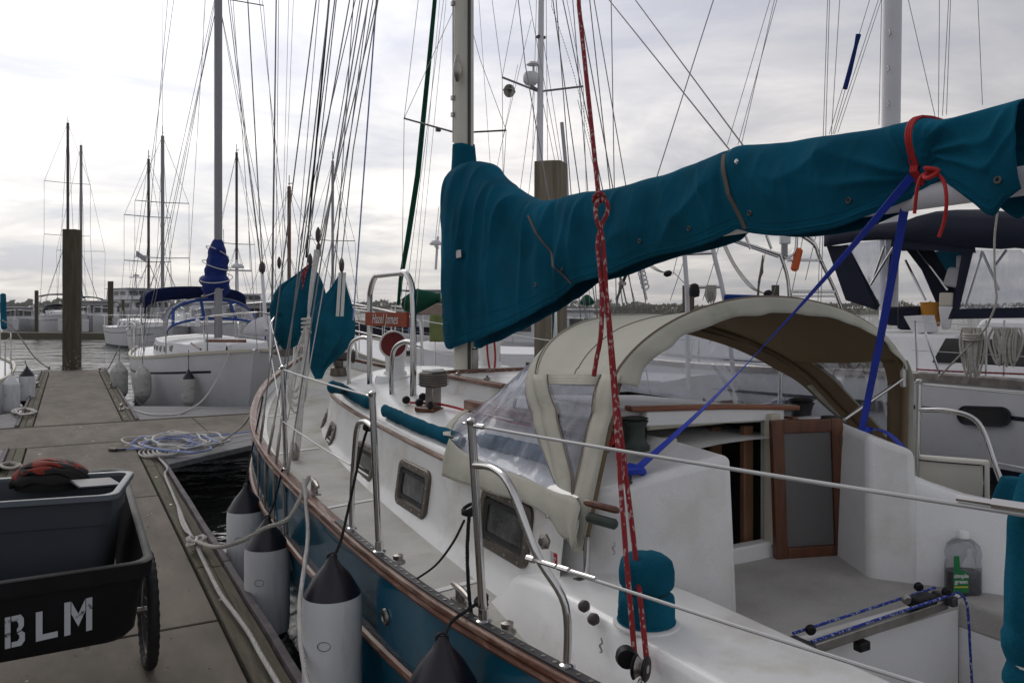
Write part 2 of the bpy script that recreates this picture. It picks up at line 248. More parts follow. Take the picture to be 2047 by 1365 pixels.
# ---------------------------------------------------------------- mesh builder
OFF = {}
UP = Vector((0, 0, 1))
def tag(o, label=None, cat=None, group=None, kind=None):
    if label: o['label'] = label
    if cat: o['category'] = cat
    if group: o['group'] = group
    if kind: o['kind'] = kind
    return o
def thing(name, loc, label, cat, group=None):
    o = bpy.data.objects.new(name, None); C.objects.link(o); o.empty_display_size = .1; o.location = loc; OFF[o.name] = Vector(loc)
    return tag(o, label, cat, group)
class MB:
    def __init__(s): s.v = []; s.f = []; s.m = []
    def add(s, vs, fs, mi=0):
        k = len(s.v); s.v += [Vector(p) for p in vs]; s.f += [tuple(i + k for i in f) for f in fs]; s.m += [mi] * len(fs); return s
    def box(s, c, d, rot=None, mi=0, taper=1.0):
        x, y, z = (v / 2 for v in d); c = Vector(c)
        vs = [Vector((i*x, j*y, k*z)) for k in (-1, 1) for j in (-1, 1) for i in (-1, 1)]
        if taper != 1.0: vs = [Vector((p.x*taper, p.y*taper, p.z)) if p.z > 0 else p for p in vs]
        if rot is not None:
            r = rot if isinstance(rot, Matrix) else Euler(rot).to_matrix(); vs = [r @ p for p in vs]
        return s.add([c + p for p in vs], [(0,2,3,1), (4,5,7,6), (0,1,5,4), (2,6,7,3), (0,4,6,2), (1,3,7,5)], mi)
    def hexa(s, bot, top, mi=0):
        n = len(bot); return s.add(list(bot) + list(top), [tuple(reversed(range(n))), tuple(range(n, 2*n))] + [(i, (i+1) % n, n + (i+1) % n, n + i) for i in range(n)], mi)
    def loft(s, rings, closed=True, caps=True, mi=0):
        n = len(rings[0]); vs = [p for r in rings for p in r]; fs = []
        for i in range(len(rings) - 1):
            for j in range(n if closed else n - 1):
                a, b_ = i*n + j, i*n + (j+1) % n
                fs.append((a, b_, b_ + n, a + n))
        if closed and caps: fs.append(tuple(reversed(range(n)))); fs.append(tuple(range((len(rings)-1)*n, len(rings)*n)))
        return s.add(vs, fs, mi)
    def tube(s, pts, r, n=8, caps=True, mi=0, twist=0, flat=1.0, up=None):
        pts = [Vector(p) for p in pts]; m_ = len(pts)
        rs = r if isinstance(r, (list, tuple)) else [r] * m_
        T = [(pts[min(i+1, m_-1)] - pts[max(i-1, 0)]).normalized() for i in range(m_)]
        u = (up or (UP if abs(T[0].z) < .9 else Vector((1, 0, 0)))); u = (u - T[0] * u.dot(T[0])).normalized(); rings = []
        for i in range(m_):
            u = (u - T[i] * u.dot(T[i]))
            u = u.normalized() if u.length > 1e-6 else T[i].orthogonal().normalized()
            w_ = T[i].cross(u)
            rings.append([pts[i] + (u * math.cos(2*math.pi*j/n + twist*i) * flat + w_ * math.sin(2*math.pi*j/n + twist*i)) * rs[i] for j in range(n)])
        return s.loft(rings, True, caps, mi)
    def bar(s, pts, w_, h, mi=0):          # rectangular section swept along a path, wide sideways and h tall, top at the path
        pts = [Vector(p) for p in pts]; rings = []
        for i, p in enumerate(pts):
            t_ = (pts[min(i+1, len(pts)-1)] - pts[max(i-1, 0)]); sd = Vector((t_.y, -t_.x, 0)).normalized() * (w_ / 2); d = Vector((0, 0, -h))
            rings.append([p - sd, p + sd, p + sd + d, p - sd + d])
        return s.loft(rings, True, True, mi)
    def lathe(s, prof, o, n=24, axis=None, mi=0):   # prof: (r, h)
        o = Vector(o); a = (axis or UP).normalized(); u = a.orthogonal().normalized(); w_ = a.cross(u)
        return s.loft([[o + a * h + (u * math.cos(2*math.pi*j/n) + w_ * math.sin(2*math.pi*j/n)) * max(r, 1e-4) for j in range(n)] for r, h in prof], True, True, mi)
    def grid(s, fn, nu, nv, mi=0, flip=False):
        vs = [fn(i / nu, j / nv) for i in range(nu + 1) for j in range(nv + 1)]; w_ = nv + 1
        fs = [((i*w_ + j, i*w_ + j + 1, (i+1)*w_ + j + 1, (i+1)*w_ + j) if flip else (i*w_ + j, (i+1)*w_ + j, (i+1)*w_ + j + 1, i*w_ + j + 1)) for i in range(nu) for j in range(nv)]
        return s.add(vs, fs, mi)
    def strands(s, pts, r, pitch=.045, n=5, k=3, step=None, mi=0):   # laid rope: k strands twisted round the path
        pts = [Vector(p) for p in pts]; step = step or pitch / 7; dense = []
        for a, b_ in zip(pts, pts[1:]):
            L_ = (b_ - a).length; q_ = max(1, int(L_ / step)); dense += [a.lerp(b_, i / q_) for i in range(q_)]
        dense.append(pts[-1]); m_ = len(dense); dist = 0; fr = []
        T0 = (dense[1] - dense[0]).normalized(); u = T0.orthogonal().normalized()
        for i in range(m_):
            T_ = (dense[min(i+1, m_-1)] - dense[max(i-1, 0)]).normalized(); u = (u - T_ * u.dot(T_)).normalized(); fr.append((u.copy(), T_.cross(u), dist))
            if i < m_ - 1: dist += (dense[i+1] - dense[i]).length
        for q_ in range(k):
            s.tube([dense[i] + (fr[i][0] * math.cos(fr[i][2]/pitch*2*math.pi + q_*2*math.pi/k) + fr[i][1] * math.sin(fr[i][2]/pitch*2*math.pi + q_*2*math.pi/k)) * r * .5 for i in range(m_)], r * .58, n, True, mi)
        return s
    def build(s, name, mt, parent=None, smooth=True, bevel=0, solid=0, sub=0, label=None, cat=None, group=None, kind=None, bseg=2, angle=40):
        if parent is not None: off = OFF[parent.name]
        else:
            xs = [p.x for p in s.v]; ys = [p.y for p in s.v]; zs = [p.z for p in s.v]; off = Vector(((min(xs)+max(xs))/2, (min(ys)+max(ys))/2, min(zs)))
        me = bpy.data.meshes.new(name); me.from_pydata([p - off for p in s.v], [], s.f)
        for x in (mt if isinstance(mt, (list, tuple)) else [mt]): me.materials.append(M[x])
        if len(me.materials) > 1: me.polygons.foreach_set('material_index', s.m)
        bm = bmesh.new(); bm.from_mesh(me)
        if solid == 0: bmesh.ops.recalc_face_normals(bm, faces=bm.faces)
        if smooth:
            for f in bm.faces: f.smooth = True
            ca = math.cos(R(angle))
            for e_ in bm.edges:
                if len(e_.link_faces) == 2 and e_.link_faces[0].normal.dot(e_.link_faces[1].normal) < ca: e_.smooth = False
        bm.to_mesh(me); bm.free(); me.update()
        o = bpy.data.objects.new(name, me); C.objects.link(o)
        if parent is not None: o.parent = parent; OFF[o.name] = off
        else: o.location = off; OFF[o.name] = off
        if solid: q_ = o.modifiers.new('s', 'SOLIDIFY'); q_.thickness = solid; q_.offset = 0
        if bevel: q_ = o.modifiers.new('b', 'BEVEL'); q_.width = bevel; q_.segments = bseg; q_.limit_method = 'ANGLE'; q_.angle_limit = R(35)
        if sub: q_ = o.modifiers.new('u', 'SUBSURF'); q_.levels = sub; q_.render_levels = sub
        return tag(o, label, cat, group, kind)
def T(pts, r, name, mt, parent=None, n=8, **kw): return MB().tube(pts, r, n).build(name, mt, parent, **kw)
def copy_tree(o, parent=None):
    c = o.copy(); C.objects.link(c); c.parent = parent
    for ch in list(o.children): copy_tree(ch, c)
    if o.name in OFF: OFF[c.name] = OFF[o.name]
    return c
def text_mesh(txt, size, loc, xdir, ydir, name, mt, parent, ext=.001, shear=0, spacing=1, bold=0):
    cu = bpy.data.curves.new('t', 'FONT'); cu.body = txt; cu.size = size; cu.extrude = ext; cu.shear = shear; cu.space_character = spacing; cu.align_x = 'CENTER'; cu.align_y = 'CENTER'; cu.offset = bold
    o = bpy.data.objects.new('t', cu); C.objects.link(o); bpy.context.view_layer.update()
    me = bpy.data.meshes.new_from_object(o.evaluated_get(bpy.context.evaluated_depsgraph_get())); bpy.data.objects.remove(o)
    x = Vector(xdir).normalized(); y = Vector(ydir).normalized(); z = x.cross(y)
    off = OFF[parent.name]; loc = Vector(loc)
    for v in me.vertices: v.co = loc + x * v.co.x + y * v.co.y + z * v.co.z - off
    me.materials.clear(); me.materials.append(M[mt]); me.name = name
    q_ = bpy.data.objects.new(name, me); C.objects.link(q_); q_.parent = parent; OFF[q_.name] = off
    return q_
# ================================================================ the setting
MB().add([(-3000, -400, 0), (3000, -400, 0), (3000, 5200, 0), (-3000, 5200, 0)], [(0, 1, 2, 3)]).build('water', 'water', smooth=False, kind='structure')
def shore(name, pts, h, mt):
    m = MB(); rows = []
    for k, (dy, z) in enumerate(((0, -.3), (4, .6), (30, 1.2), (400, 3))): rows.append([Vector((x, y + dy, z)) for x, y in pts])
    m.loft(rows, closed=False, caps=False); m.build(name, 'land', kind='structure')
def wood(name, pts, h, n, mt, leaf):
    m = MB(); rnd = random.Random(len(name) * 7 + n); seg = []
    for i in range(len(pts) - 1): seg.append((Vector(pts[i] + (0,)), Vector(pts[i+1] + (0,))))
    for i in range(n):
        a, b_ = seg[rnd.randrange(len(seg))]; p = a.lerp(b_, rnd.random()); q_ = p.x + p.y * .7
        hh = h * (.62 + .45 * nz(q_ * .025, 3) + .35 * nz(q_ * .11, 8) + .22 * nz(q_ * .4, 1))
        z = .5 + max(hh, h * .2) * (1 - rnd.random() ** 1.7); p = p + Vector((0, rnd.uniform(0, 14), z)); s_ = leaf * rnd.uniform(.5, 1.5)
        d1 = Vector((rnd.uniform(-1, 1), rnd.uniform(-.3, .3), rnd.uniform(-1, 1))) * s_; d2 = Vector((rnd.uniform(-1, 1), rnd.uniform(-.3, .3), rnd.uniform(-1, 1))) * s_
        m.add([p - d1, p + d2, p + d1, p - d2], [(0, 1, 2, 3)])
    return m.build(name, mt, smooth=False, kind='stuff')
sA = [(-900, 560), (-500, 600), (-200, 620), (0, 640), (200, 600), (420, 520)]
sB = [(140, 470), (185, 330), (230, 260), (300, 205), (420, 150), (600, 80)]
sB = list(sB)
shore('far_shore', sA, 3, 'land'); shore('near_shore', sB, 3, 'land')
wood('far_tree_belt', sA, 11, 9000, 'tree_far', 1.6)
wood('near_tree_belt', sB, 6.5, 14000, 'tree_far2', .7)

# ---- air: the far shore fades
hz = MB().box((0, 700, 21), (2600, 1500, 44)).build('haze', 'steel', smooth=False, kind='stuff')
hm_ = bpy.data.materials.new('haze'); hm_.use_nodes = True; hm_.node_tree.nodes.clear(); pv_ = hm_.node_tree.nodes.new('ShaderNodeVolumePrincipled'); pv_.inputs['Color'].default_value = (.97, .97, .98, 1); pv_.inputs['Density'].default_value = .00035
ho_ = hm_.node_tree.nodes.new('ShaderNodeOutputMaterial'); hm_.node_tree.links.new(pv_.outputs[0], ho_.inputs['Volume']); hz.data.materials.clear(); hz.data.materials.append(hm_)
# ---- floating dock: slabs and timbers are its pieces
dk = thing('floating_dock', (0, 0, 0), None, None); dk['kind'] = 'structure'
ZD = .5
def slab(x0, x1, y0, y1, z=ZD):
    MB().box(((x0+x1)/2, (y0+y1)/2, z - .06), (x1-x0-.012, y1-y0-.024, .12)).build('concrete_slab', 'concrete', dk, smooth=False, bevel=.006)
ys = [-2, 1.2, 4.34, 7.5, 10.78]
for a, b_ in zip(ys, ys[1:]): slab(-.42, .68, a, b_)
ys2 = [12.74, 15.8, 18.9, 22.0, 24.0]
for a, b_ in zip(ys2, ys2[1:]): slab(-.42, .68, a, b_)
xs = [-14, -10.5, -7.2, -4, -1.1, 1.6, 4.6, 6.4]
for a, b_ in zip(xs, xs[1:]): slab(a, b_, 10.83, 12.64)
MB().box((-3.5, 11.735, ZD - .24), (20, 1.8, .2)).build('float_pontoon', 'timber_edge', dk)
for y0, y1 in ((-2, 10.8), (12.7, 24.0)):
    MB().box((.13, (y0+y1)/2, ZD - .24), (1.3, y1-y0-.1, .2)).build('float_pontoon', 'timber_edge', dk)
    yy = y0
    while yy < y1 - .1:
        e_ = min(yy + 3.62, y1)
        for x0, x1, z, mm in ((.69, .775, ZD + .012, 'timber_old'), (.78, .84, ZD + .004, 'timber_old'), (.846, .886, ZD + .03, 'timber_edge'), (-.515, -.43, ZD + .012, 'timber_old'), (-.585, -.52, ZD + .004, 'timber_old'), (-.63, -.592, ZD + .03, 'timber_edge')):
            m = MB(); h = .20; q_ = 14; 
            rings = []
            for k in range(q_ + 1):
                y = yy + .006 + (e_ - yy - .012) * k / q_; j = .003 * nz(y * 2.1, x0 * 9)
                rings.append([Vector((x0 + j, y, z - h)), Vector((x1 + j, y, z - h)), Vector((x1 + j, y, z + j)), Vector((x0 + j, y, z + j))])
            m.loft(rings); m.build('timber_plank', mm, dk, smooth=False, bevel=.006)
        yy = e_
    for yb in [y0 + .5 + 1.22 * k for k in range(int((y1 - y0) / 1.22))]:
        for xx in (.73, -.47): MB().lathe([(.0, 0), (.014, 0), (.012, .005), (0, .006)], (xx, yb, ZD + .010), 10).build('bolt_head', 'steel_dull', dk)
for y, sx in ((12.70, .015), (10.80, .015)): MB().bar([(-14, y - .02, ZD + .004), (6.4, y - .02, ZD + .004)], .05, .16).build('timber_plank', 'timber_old', dk, smooth=False)
def gusset(a, b_, c_, mt, k=5):          # triangular corner braces decked with boards
    a, b_, c_ = (Vector(p) for p in (a, b_, c_)); m_ = 5
    for i in range(m_):
        t0, t1 = i / m_, (i + 1) / m_ - .012
        p0 = a.lerp(b_, t0); p1 = a.lerp(b_, t1); q0 = a.lerp(c_, t0); q1 = a.lerp(c_, t1)
        # boards run parallel to the hypotenuse
        bot = [p0, p1, q1, q0]
        if i == 0: bot = [p1, q1, a]
        MB().hexa([p - UP * .06 for p in bot], bot).build('corner_board', mt, dk, smooth=False, bevel=.004)
gusset((.90, 10.76, .505), (3.2, 10.76, .505), (.90, 8.9, .505), 'timber_grey')
gusset((.90, 12.74, .505), (4.0, 12.74, .505), (.90, 14.6, .505), 'timber_grey')
gusset((-.64, 12.74, .505), (-2.6, 12.74, .505), (-.64, 14.6, .505), 'timber_grey')
gusset((-.64, 10.76, .505), (-2.6, 10.76, .505), (-.64, 9.0, .505), 'timber_grey')
def cleat(p, ang, s=1.0, name='dock_cleat', label=None, mt='steel_dull', parent=None, group=None):
    p = Vector(p); d = Vector((math.cos(ang), math.sin(ang), 0)); m = MB()
    m.tube([p + UP*.055*s - d*.11*s, p + UP*.06*s - d*.05*s, p + UP*.06*s + d*.05*s, p + UP*.055*s + d*.11*s], [.009*s, .015*s, .015*s, .009*s], 8)
    for k in (-1, 1): m.tube([p + d*.03*k*s, p + UP*.055*s + d*.03*k*s], .014*s, 8)
    m.box(p + UP*.004, (.13*s, .05*s, .010*s), (0, 0, ang))
    if parent is not None: return m.build('cleat', mt, parent)
    return m.build(name, mt, label=label, cat='cleat', group=group)

# ---- pilings
def pile(p, s, ztop, label, mt='pile_wood', base=-1.5, barn=True, rot=0.0, round_=False):
    r = thing('mooring_pile', (p[0], p[1], 0), label, 'piling', 'mooring piles'); m = MB(); rings = []
    n = 16
    for k in range(15):
        z = base + (ztop - base) * k / 14; ring = []
        for j in range(n):
            a = 2*math.pi*j/n + R(45); q_ = 1 / max(abs(math.cos(a + rot - R(0))), abs(math.sin(a + rot))) if not round_ else 1.1
            rr = s/2 * min(q_, 1.3) * (1 + .02 * nz(z * 1.5, j * .7, p[0]))
            ring.append(Vector((p[0] + math.cos(a) * rr, p[1] + math.sin(a) * rr, z + (.02 * nz(j, p[0]) if k == 14 else 0))))
        rings.append(ring)
    m.loft(rings); m.build('shaft', mt, r, bevel=.01)
    if barn:
        m = MB(); rnd = random.Random(int(ztop * 100))
        for i in range(420):
            a = rnd.uniform(0, 2*math.pi); z = abs(rnd.gauss(.12, .28)); q_ = min(1 / max(abs(math.cos(a + rot)), abs(math.sin(a + rot))), 1.3) if not round_ else 1.1
            c_ = Vector((p[0] + math.cos(a) * s/2 * q_, p[1] + math.sin(a) * s/2 * q_, z)); h = rnd.uniform(.012, .03)
            m.lathe([(h, 0), (h * .4, h * .9)], c_, 5, Vector((math.cos(a), math.sin(a), .2)))
        b_ = m.build('barnacles', 'barnacle', r); b_['kind'] = 'stuff'
    return r
g = P(144, 735, 21.0); pile((g.x, g.y + .2), .38, 4.2, 'tall square brown wooden piling with barnacles at the end of the finger dock', rot=YAW, mt='pile_wood')
g = P(73, 650, 60); pile((g.x, g.y), .26, 3.5, 'thin dark piling, leftmost in the photo, beside the far dock', barn=False)
g = P(221, 655, 56); pile((g.x, g.y), .36, 4.05, 'dark piling beyond the finger dock, right of the tall one', barn=False)
g = P(246, 655, 75); pile((g.x, g.y), .26, 3.0, 'small far piling in front of the white motor yacht', barn=False)
g = P(1101, 655, 9.2); pile((g.x, g.y), .34, 2.1 + 292/1600*9.2, 'thick square greenish piling rising behind the teal sail cover', mt='pile_grey', rot=YAW + .35)
g = P(565, 600, 45); pile((g.x, g.y), .35, 2.1 + 48/1600*45, 'short far piling showing between the two teal sail bags and the mast', barn=False)
g = P(1550, 600, 30); pile((g.x, g.y), .22, 2.1 + 48/1600*30, 'thin black post behind the tan dodger, under the stern arch', barn=False)
g = P(1376, 600, 26); pile((g.x, g.y), .3, 2.1 + 48/1600*26, 'dark stub of a piling beside the arch ladder behind the dodger', barn=False)
# far dock with its boats
fd = thing('far_dock', (0, 0, 0), None, None); fd['kind'] = 'structure'
a = P(10, 660, 64); b_ = P(250, 663, 56)
MB().bar([(a.x - 12, a.y + 3, .42), (b_.x + 1, b_.y, .42)], 1.8, .55).build('pontoon', 'timber_old', fd, smooth=False)
for k in range(5):
    q_ = a.lerp(b_, (k + .5) / 5); MB().box((q_.x, q_.y, .9), (.4, .4, .9)).build('power_post', 'white_far', fd, bevel=.03)

# ================================================================ the near boat
XC = 2.5
HBt = [(-.6, .80), (.3, 1.0), (1.2, 1.14), (1.9, 1.25), (2.6, 1.335), (3.4, 1.38), (4.3, 1.39), (5.3, 1.375), (6.2, 1.29), (7, 1.12), (7.8, .86), (8.4, .58), (8.9, .30), (9.3, .05)]
SZt = [(-.6, 1.10), (1, 1.04), (2.5, 1.02), (3.4, 1.04), (4.3, 1.08), (5.5, 1.15), (6.4, 1.22), (8, 1.40), (9.3, 1.58)]
HB = lambda y: interp(HBt, y)
SZ = lambda y: interp(SZt, y)
boat = thing('sailboat', (XC, 4, 0), 'teal hulled white decked cutter moored beside the near dock, closest boat', 'sailboat', 'sailboats in the marina')
def ypts(a, b_, n): return [a + (b_ - a) * i / n for i in range(n + 1)]
def hull_pt(y, s, sd, out=0):             # s: 0 at the gunwale, 1 at the keel line
    zt = SZ(y); z = zt - s * (zt + .45); bow = max(0, (y - 5.5) / 3.8); a_ = .16 + .75 * bow
    return Vector((XC + sd * ((HB(y) + .012 * math.sin(s * 6)) * (1 - a_ * s ** 2.0) + out), y - bow ** 3 * s * .7, z))
Y0, Y1 = -.6, 9.3
m = MB(); rings = []
for y in ypts(Y0, Y1, 60):
    rings.append([hull_pt(y, s / 14, -1) for s in range(15)] + [hull_pt(y, s / 14, 1) for s in range(14, -1, -1)])
m.loft(rings, closed=False); n_ = len(rings[0]); m.add(rings[0], [tuple(range(n_))])
m.build('hull', 'teal_hull', boat)
ZDK = lambda y: SZ(y) - .085
m = MB()
def deckp(u, v):
    y = Y0 + (Y1 - .05 - Y0) * u; hb = max(HB(y) - .045, .01); k = (v * 2 - 1); return Vector((XC + k * hb, y, ZDK(y) + .05 * (1 - k * k)))
# side decks: leave the cockpit well open
def deck_strip(y0, y1, k0, k1, nu, nv, name='deck', mt='deck_dirty'):
    mm = MB()
    def fn(u, v):
        y = y0 + (y1 - y0) * u; hb = max(HB(y) - .045, .01); k = k0 + (k1 - k0) * v; return Vector((XC + k * hb, y, ZDK(y) + .05 * (1 - k * k)))
    mm.grid(fn, nu, nv); return mm.build(name, mt, boat)
deck_strip(2.5, 9.25, -1, 1, 60, 16); deck_strip(-.55, 2.5, -1, -.55, 20, 6); deck_strip(-.55, 2.5, .60, 1, 20, 6)
# smooth waterways left between the textured deck panels
def deckz(x, y): hb = max(HB(y) - .045, .01); k = (x - XC) / hb; return ZDK(y) + .05 * (1 - k * k) + .0035
def margin(path, w_): 
    pts = [Vector((p[0], p[1], 0)) for p in path]; rr = []
    for i, p in enumerate(pts):
        t_ = (pts[min(i+1, len(pts)-1)] - pts[max(i-1, 0)]).normalized(); s_ = Vector((t_.y, -t_.x, 0)) * w_ / 2; rr.append([Vector((q.x, q.y, deckz(q.x, q.y))) for q in (p - s_, p + s_)])
    MB().loft(rr, closed=False).build('deck_margin', 'gelcoat_margin', boat)
for sd in (-1, 1):
    margin([(XC + sd * (HB(y) - .085), y) for y in ypts(-.5, 8.9, 60)], .06)
    for yc in (3.0, 4.35, 5.7, 6.9): margin([(XC + sd * (HB(yc) - .06 - .36 * i / 6), yc) for i in range(7)], .035)
for sd in (-1, 1):
    m = MB(); rings = []
    for y in ypts(Y0, Y1 - .1, 60):
        zt = SZ(y); x = HB(y); rings.append([Vector((XC + sd * (x - .004), y, zt)), Vector((XC + sd * (x - .045), y, zt)), Vector((XC + sd * (x - .05), y, ZDK(y) - .02))])
    m.loft(rings, closed=False); m.build('bulwark', 'gelcoat', boat, label=None)
    m = MB(); pts = [Vector((XC + sd * (HB(y) - .012), y, SZ(y) + .032)) for y in ypts(Y0, Y1 - .03, 70)]
    m.bar(pts, .058, .024); m.build('cap_rail', 'varnish', boat, bevel=.006)
    pts = [hull_pt(y, .215, sd, .012) for y in ypts(Y0, 8.9, 60)]
    m = MB(); m.tube(pts, .019, 8); m.build('rub_rail', 'varnish', boat)
    pts = [Vector((XC + sd * (HB(y) + .004), y, SZ(y) - .010)) for y in ypts(Y0, Y1 - .1, 60)]
    MB().tube(pts, .014, 8).build('rub_rail', 'varnish', boat)
    pts = [Vector((XC + sd * (HB(y) - .016), y, SZ(y) + .040)) for y in ypts(.6, 3.75, 30)]
    MB().bar(pts, .034, .012).build('sheet_track', 'track_black', boat, smooth=False)
    m = MB()
    for k in range(58):
        y = .7 + k * .052; m.lathe([(.0075, 0), (.0075, .0015)], (XC + sd * (HB(y) - .016), y, SZ(y) + .0405), 8)
    m.build('track_holes', 'steel_dull', boat, kind='stuff')
MB().tube([hull_pt(9.28, s / 10, -1, 0) + Vector((HB(9.28), .03, 0)) for s in range(11)], .03, 8).build('stem', 'varnish', boat)
# hawse / scupper fittings on the port topside
for px, py, rr in ((773, 1195, .033), (335, 1600, .02)):
    for y in [v * .01 for v in range(200, 600)]:
        q_ = hull_pt(y, .12, -1); 
        if (q_ - O).dot(RT) / (q_ - O).dot(FW) * F + CX < px: break
    q_ = hull_pt(y, .12, -1, .004)
    MB().lathe([(rr * .55, -.01), (rr * .55, .004), (rr * .7, .009), (rr, .006), (rr * 1.05, -.004)], q_, 20, Vector((-1, 0, -.08))).build('scupper', 'steel_dull', boat)
    break
# ---- cabin trunk
CWt = [(2.05, .90), (2.45, .915), (3.5, .895), (4.5, .86), (5.3, .81), (5.9, .74), (6.4, .63), (6.75, .46), (6.9, .30), (6.96, .04)]
CW = lambda y: interp(CWt, y)
def CZ(y): return interp([(2.0, 1.36), (3.5, 1.37), (5, 1.405), (6.3, 1.43), (6.96, 1.40)], y)
def crown(y, k): return CZ(y) + .05 + (.15 + .02 * (y - 4) * .3) * (1 - abs(k) ** 2.2) * min(1, max(.1, (6.96 - y) / .9)) ** .5
def cab_side(y, z, sd=-1, out=0):
    zd = ZDK(y) + .01; f = (CZ(y) - z) / (CZ(y) - zd); c_ = .055 * f + (.05 * max(0, (f - .72) / .28) ** 2)
    return Vector((XC + sd * (CW(y) + c_ + out), y, z))
m = MB(); rings = []
cy = ypts(2.45, 6.6, 44) + [6.68, 6.75, 6.8, 6.84, 6.88, 6.91, 6.935, 6.95, 6.96]
for y in cy:
    zd = ZDK(y) + .01; zc = CZ(y); ring = [cab_side(y, zd + (zc - zd) * t_ / 8, -1) for t_ in range(9)]
    w_ = CW(y); ring += [Vector((XC - w_ + .012, y, zc + .025)), Vector((XC - w_ + .045 * min(1, w_), y, zc + .045))]
    kk = [-.93, -.8, -.6, -.4, -.2, 0, .2, .4, .6, .8, .93]
    ring += [Vector((XC + (w_ - .05 * min(1, w_)) * k, y, crown(y, k))) for k in kk]
    ring += [Vector((2 * XC - p.x, p.y, p.z)) for p in reversed(ring[:11])]
    rings.append(ring)
m.loft(rings, closed=False); m.build('cabin', 'gelcoat', boat, angle=60)
for sd in (-1, 1):
    MB().tube([Vector((XC + sd * (CW(y) + .004), y, CZ(y))) for y in ypts(2.5, 6.6, 40)] , .014, 8).build('cabin_moulding', 'varnish', boat)
def side_y(px, zc=1.2):
    best = None
    for k in range(230, 690):
        y = k * .01; q_ = cab_side(y, zc) - O; x = q_.dot(RT) / q_.dot(FW) * F + CX
        if best is None or abs(x - px) < best[0]: best = (abs(x - px), y)
    return best[1]
def port(y, zc, w_, h_, label=None):
    du = (cab_side(y - .05, zc) - cab_side(y + .05, zc)).normalized(); dv_ = (cab_side(y, zc + .03) - cab_side(y, zc - .03)).normalized(); nn = du.cross(dv_).normalized()
    if nn.x > 0: nn = -nn
    c0 = cab_side(y, zc)
    def rr(a, w2, h2, rc):
        # rounded rectangle
        k = int(a) ; return None
    def outline(w2, h2, rc, n=6):
        o_ = []
        for cx_, cy_, a0 in ((w2 - rc, h2 - rc, 0), (-w2 + rc, h2 - rc, 90), (-w2 + rc, -h2 + rc, 180), (w2 - rc, -h2 + rc, 270)):
            for i in range(n + 1):
                a = R(a0 + 90 * i / n); o_.append((cx_ + rc * math.cos(a), cy_ + rc * math.sin(a)))
        return o_
    def ring(w2, h2, rc, d): return [c0 + du * x + dv_ * y_ + nn * d for x, y_ in outline(w2, h2, rc)]
    W, H = w_ / 2, h_ / 2; t_ = .036
    fr = MB().loft([ring(W, H, .05, -.01), ring(W, H, .05, .012), ring(W - .006, H - .006, .046, .018), ring(W - t_, H - t_, .03, .018), ring(W - t_ - .004, H - t_ - .004, .028, .003)], True, False).build('window', 'bronze', boat, angle=30)
    r2 = ring(W - t_ - .003, H - t_ - .003, .028, .004); MB().add(r2, [tuple(range(len(r2)))]).build('pane', 'glass_port', fr, smooth=False)
    s = MB()
    for sx in (-.8, -.25, .25, .8):
        for sy in (-1, 1): s.lathe([(.0065, 0), (.005, .004), (0, .005)], c0 + du * (W - .018) * sx + dv_ * (H - .018) * sy + nn * .017, 8, nn)
    for sx in (-1, 1):
        for sy in (-.35, .35): s.lathe([(.0065, 0), (.005, .004), (0, .005)], c0 + du * (W - .018) * sx + dv_ * (H - .018) * sy + nn * .017, 8, nn)
    s.build('window_screws', 'steel_dull', fr)
    inner = [ring(W - t_ - .03, H - t_ - .03, .02, .008), ring(W - t_ - .05, H - t_ - .05, .014, .008)]
    MB().loft([ring(W - t_ - .012, H - t_ - .012, .025, .010), ring(W - t_ - .03, H - t_ - .03, .02, .010)], True, False).build('gasket', 'black_rubber', fr)
    return fr
for px, py, w_, h_ in ((1010, 1050, .44, .25), (829, 975, .45, .245), (733, 922, .40, .215), (665, 868, .26, .185), (635, 831, .24, .165)):
    y = side_y(px); q_ = PX(px, py, cab_side(y, 1.2).x); port(y, q_.z, w_, h_)
# coachroof aft blocks either side of the companionway and the coamings
def block(name, foot, ztop, mt='gelcoat_block', shrink=.03, zb=.93, **kw):
    c_ = Vector((sum(p[0] for p in foot) / len(foot), sum(p[1] for p in foot) / len(foot), 0)); bot = [Vector((p[0], p[1], zb)) for p in foot]; top = []
    for i, p in enumerate(foot):
        v = Vector((p[0], p[1], 0)); zt = ztop[i] if isinstance(ztop, (list, tuple)) else ztop; q_ = v + (c_ - v).normalized() * shrink; top.append(Vector((q_.x, q_.y, zt)))
    return MB().hexa(bot, top).build(name, mt, boat, smooth=True, bevel=.028, bseg=4, **kw)
# port block: its outer face runs from the cabin side to the companionway corner
block('cabin_aft_block', [(1.60, 2.62), (1.635, 2.40), (2.02, 2.02), (2.10, 2.40), (2.10, 2.72)], [1.40, 1.43, 1.60, 1.60, 1.60], shrink=.035)
block('cabin_aft_block', [(2.76, 2.08), (2.87, 1.93), (3.14, 2.15), (3.25, 2.6), (2.97, 2.64), (2.94, 2.42)], [1.60, 1.55, 1.50, 1.50, 1.6, 1.6], shrink=.035)
# aft bulkhead pieces round the companionway (opening x 2.10..2.62)
BY = 2.47
MB().box((2.36, BY + .02, 1.045), (.62, .06, .12)).build('companionway_sill', 'gelcoat_block', boat, bevel=.008)
for x, h_ in ((2.08, .50), (2.655, .56)): MB().box((x, BY + .005, 1.09 + h_ / 2), (.055, .05, h_)).build('companionway_jamb', 'cream_paint', boat, bevel=.006)
MB().box((2.36, BY + .03, 1.085), (.52, .05, .02)).build('companionway_threshold', 'teak_interior', boat, bevel=.004)
MB().box((2.83, BY + .06, 1.33), (.32, .05, .56)).build('aft_bulkhead', 'gelcoat_block', boat)
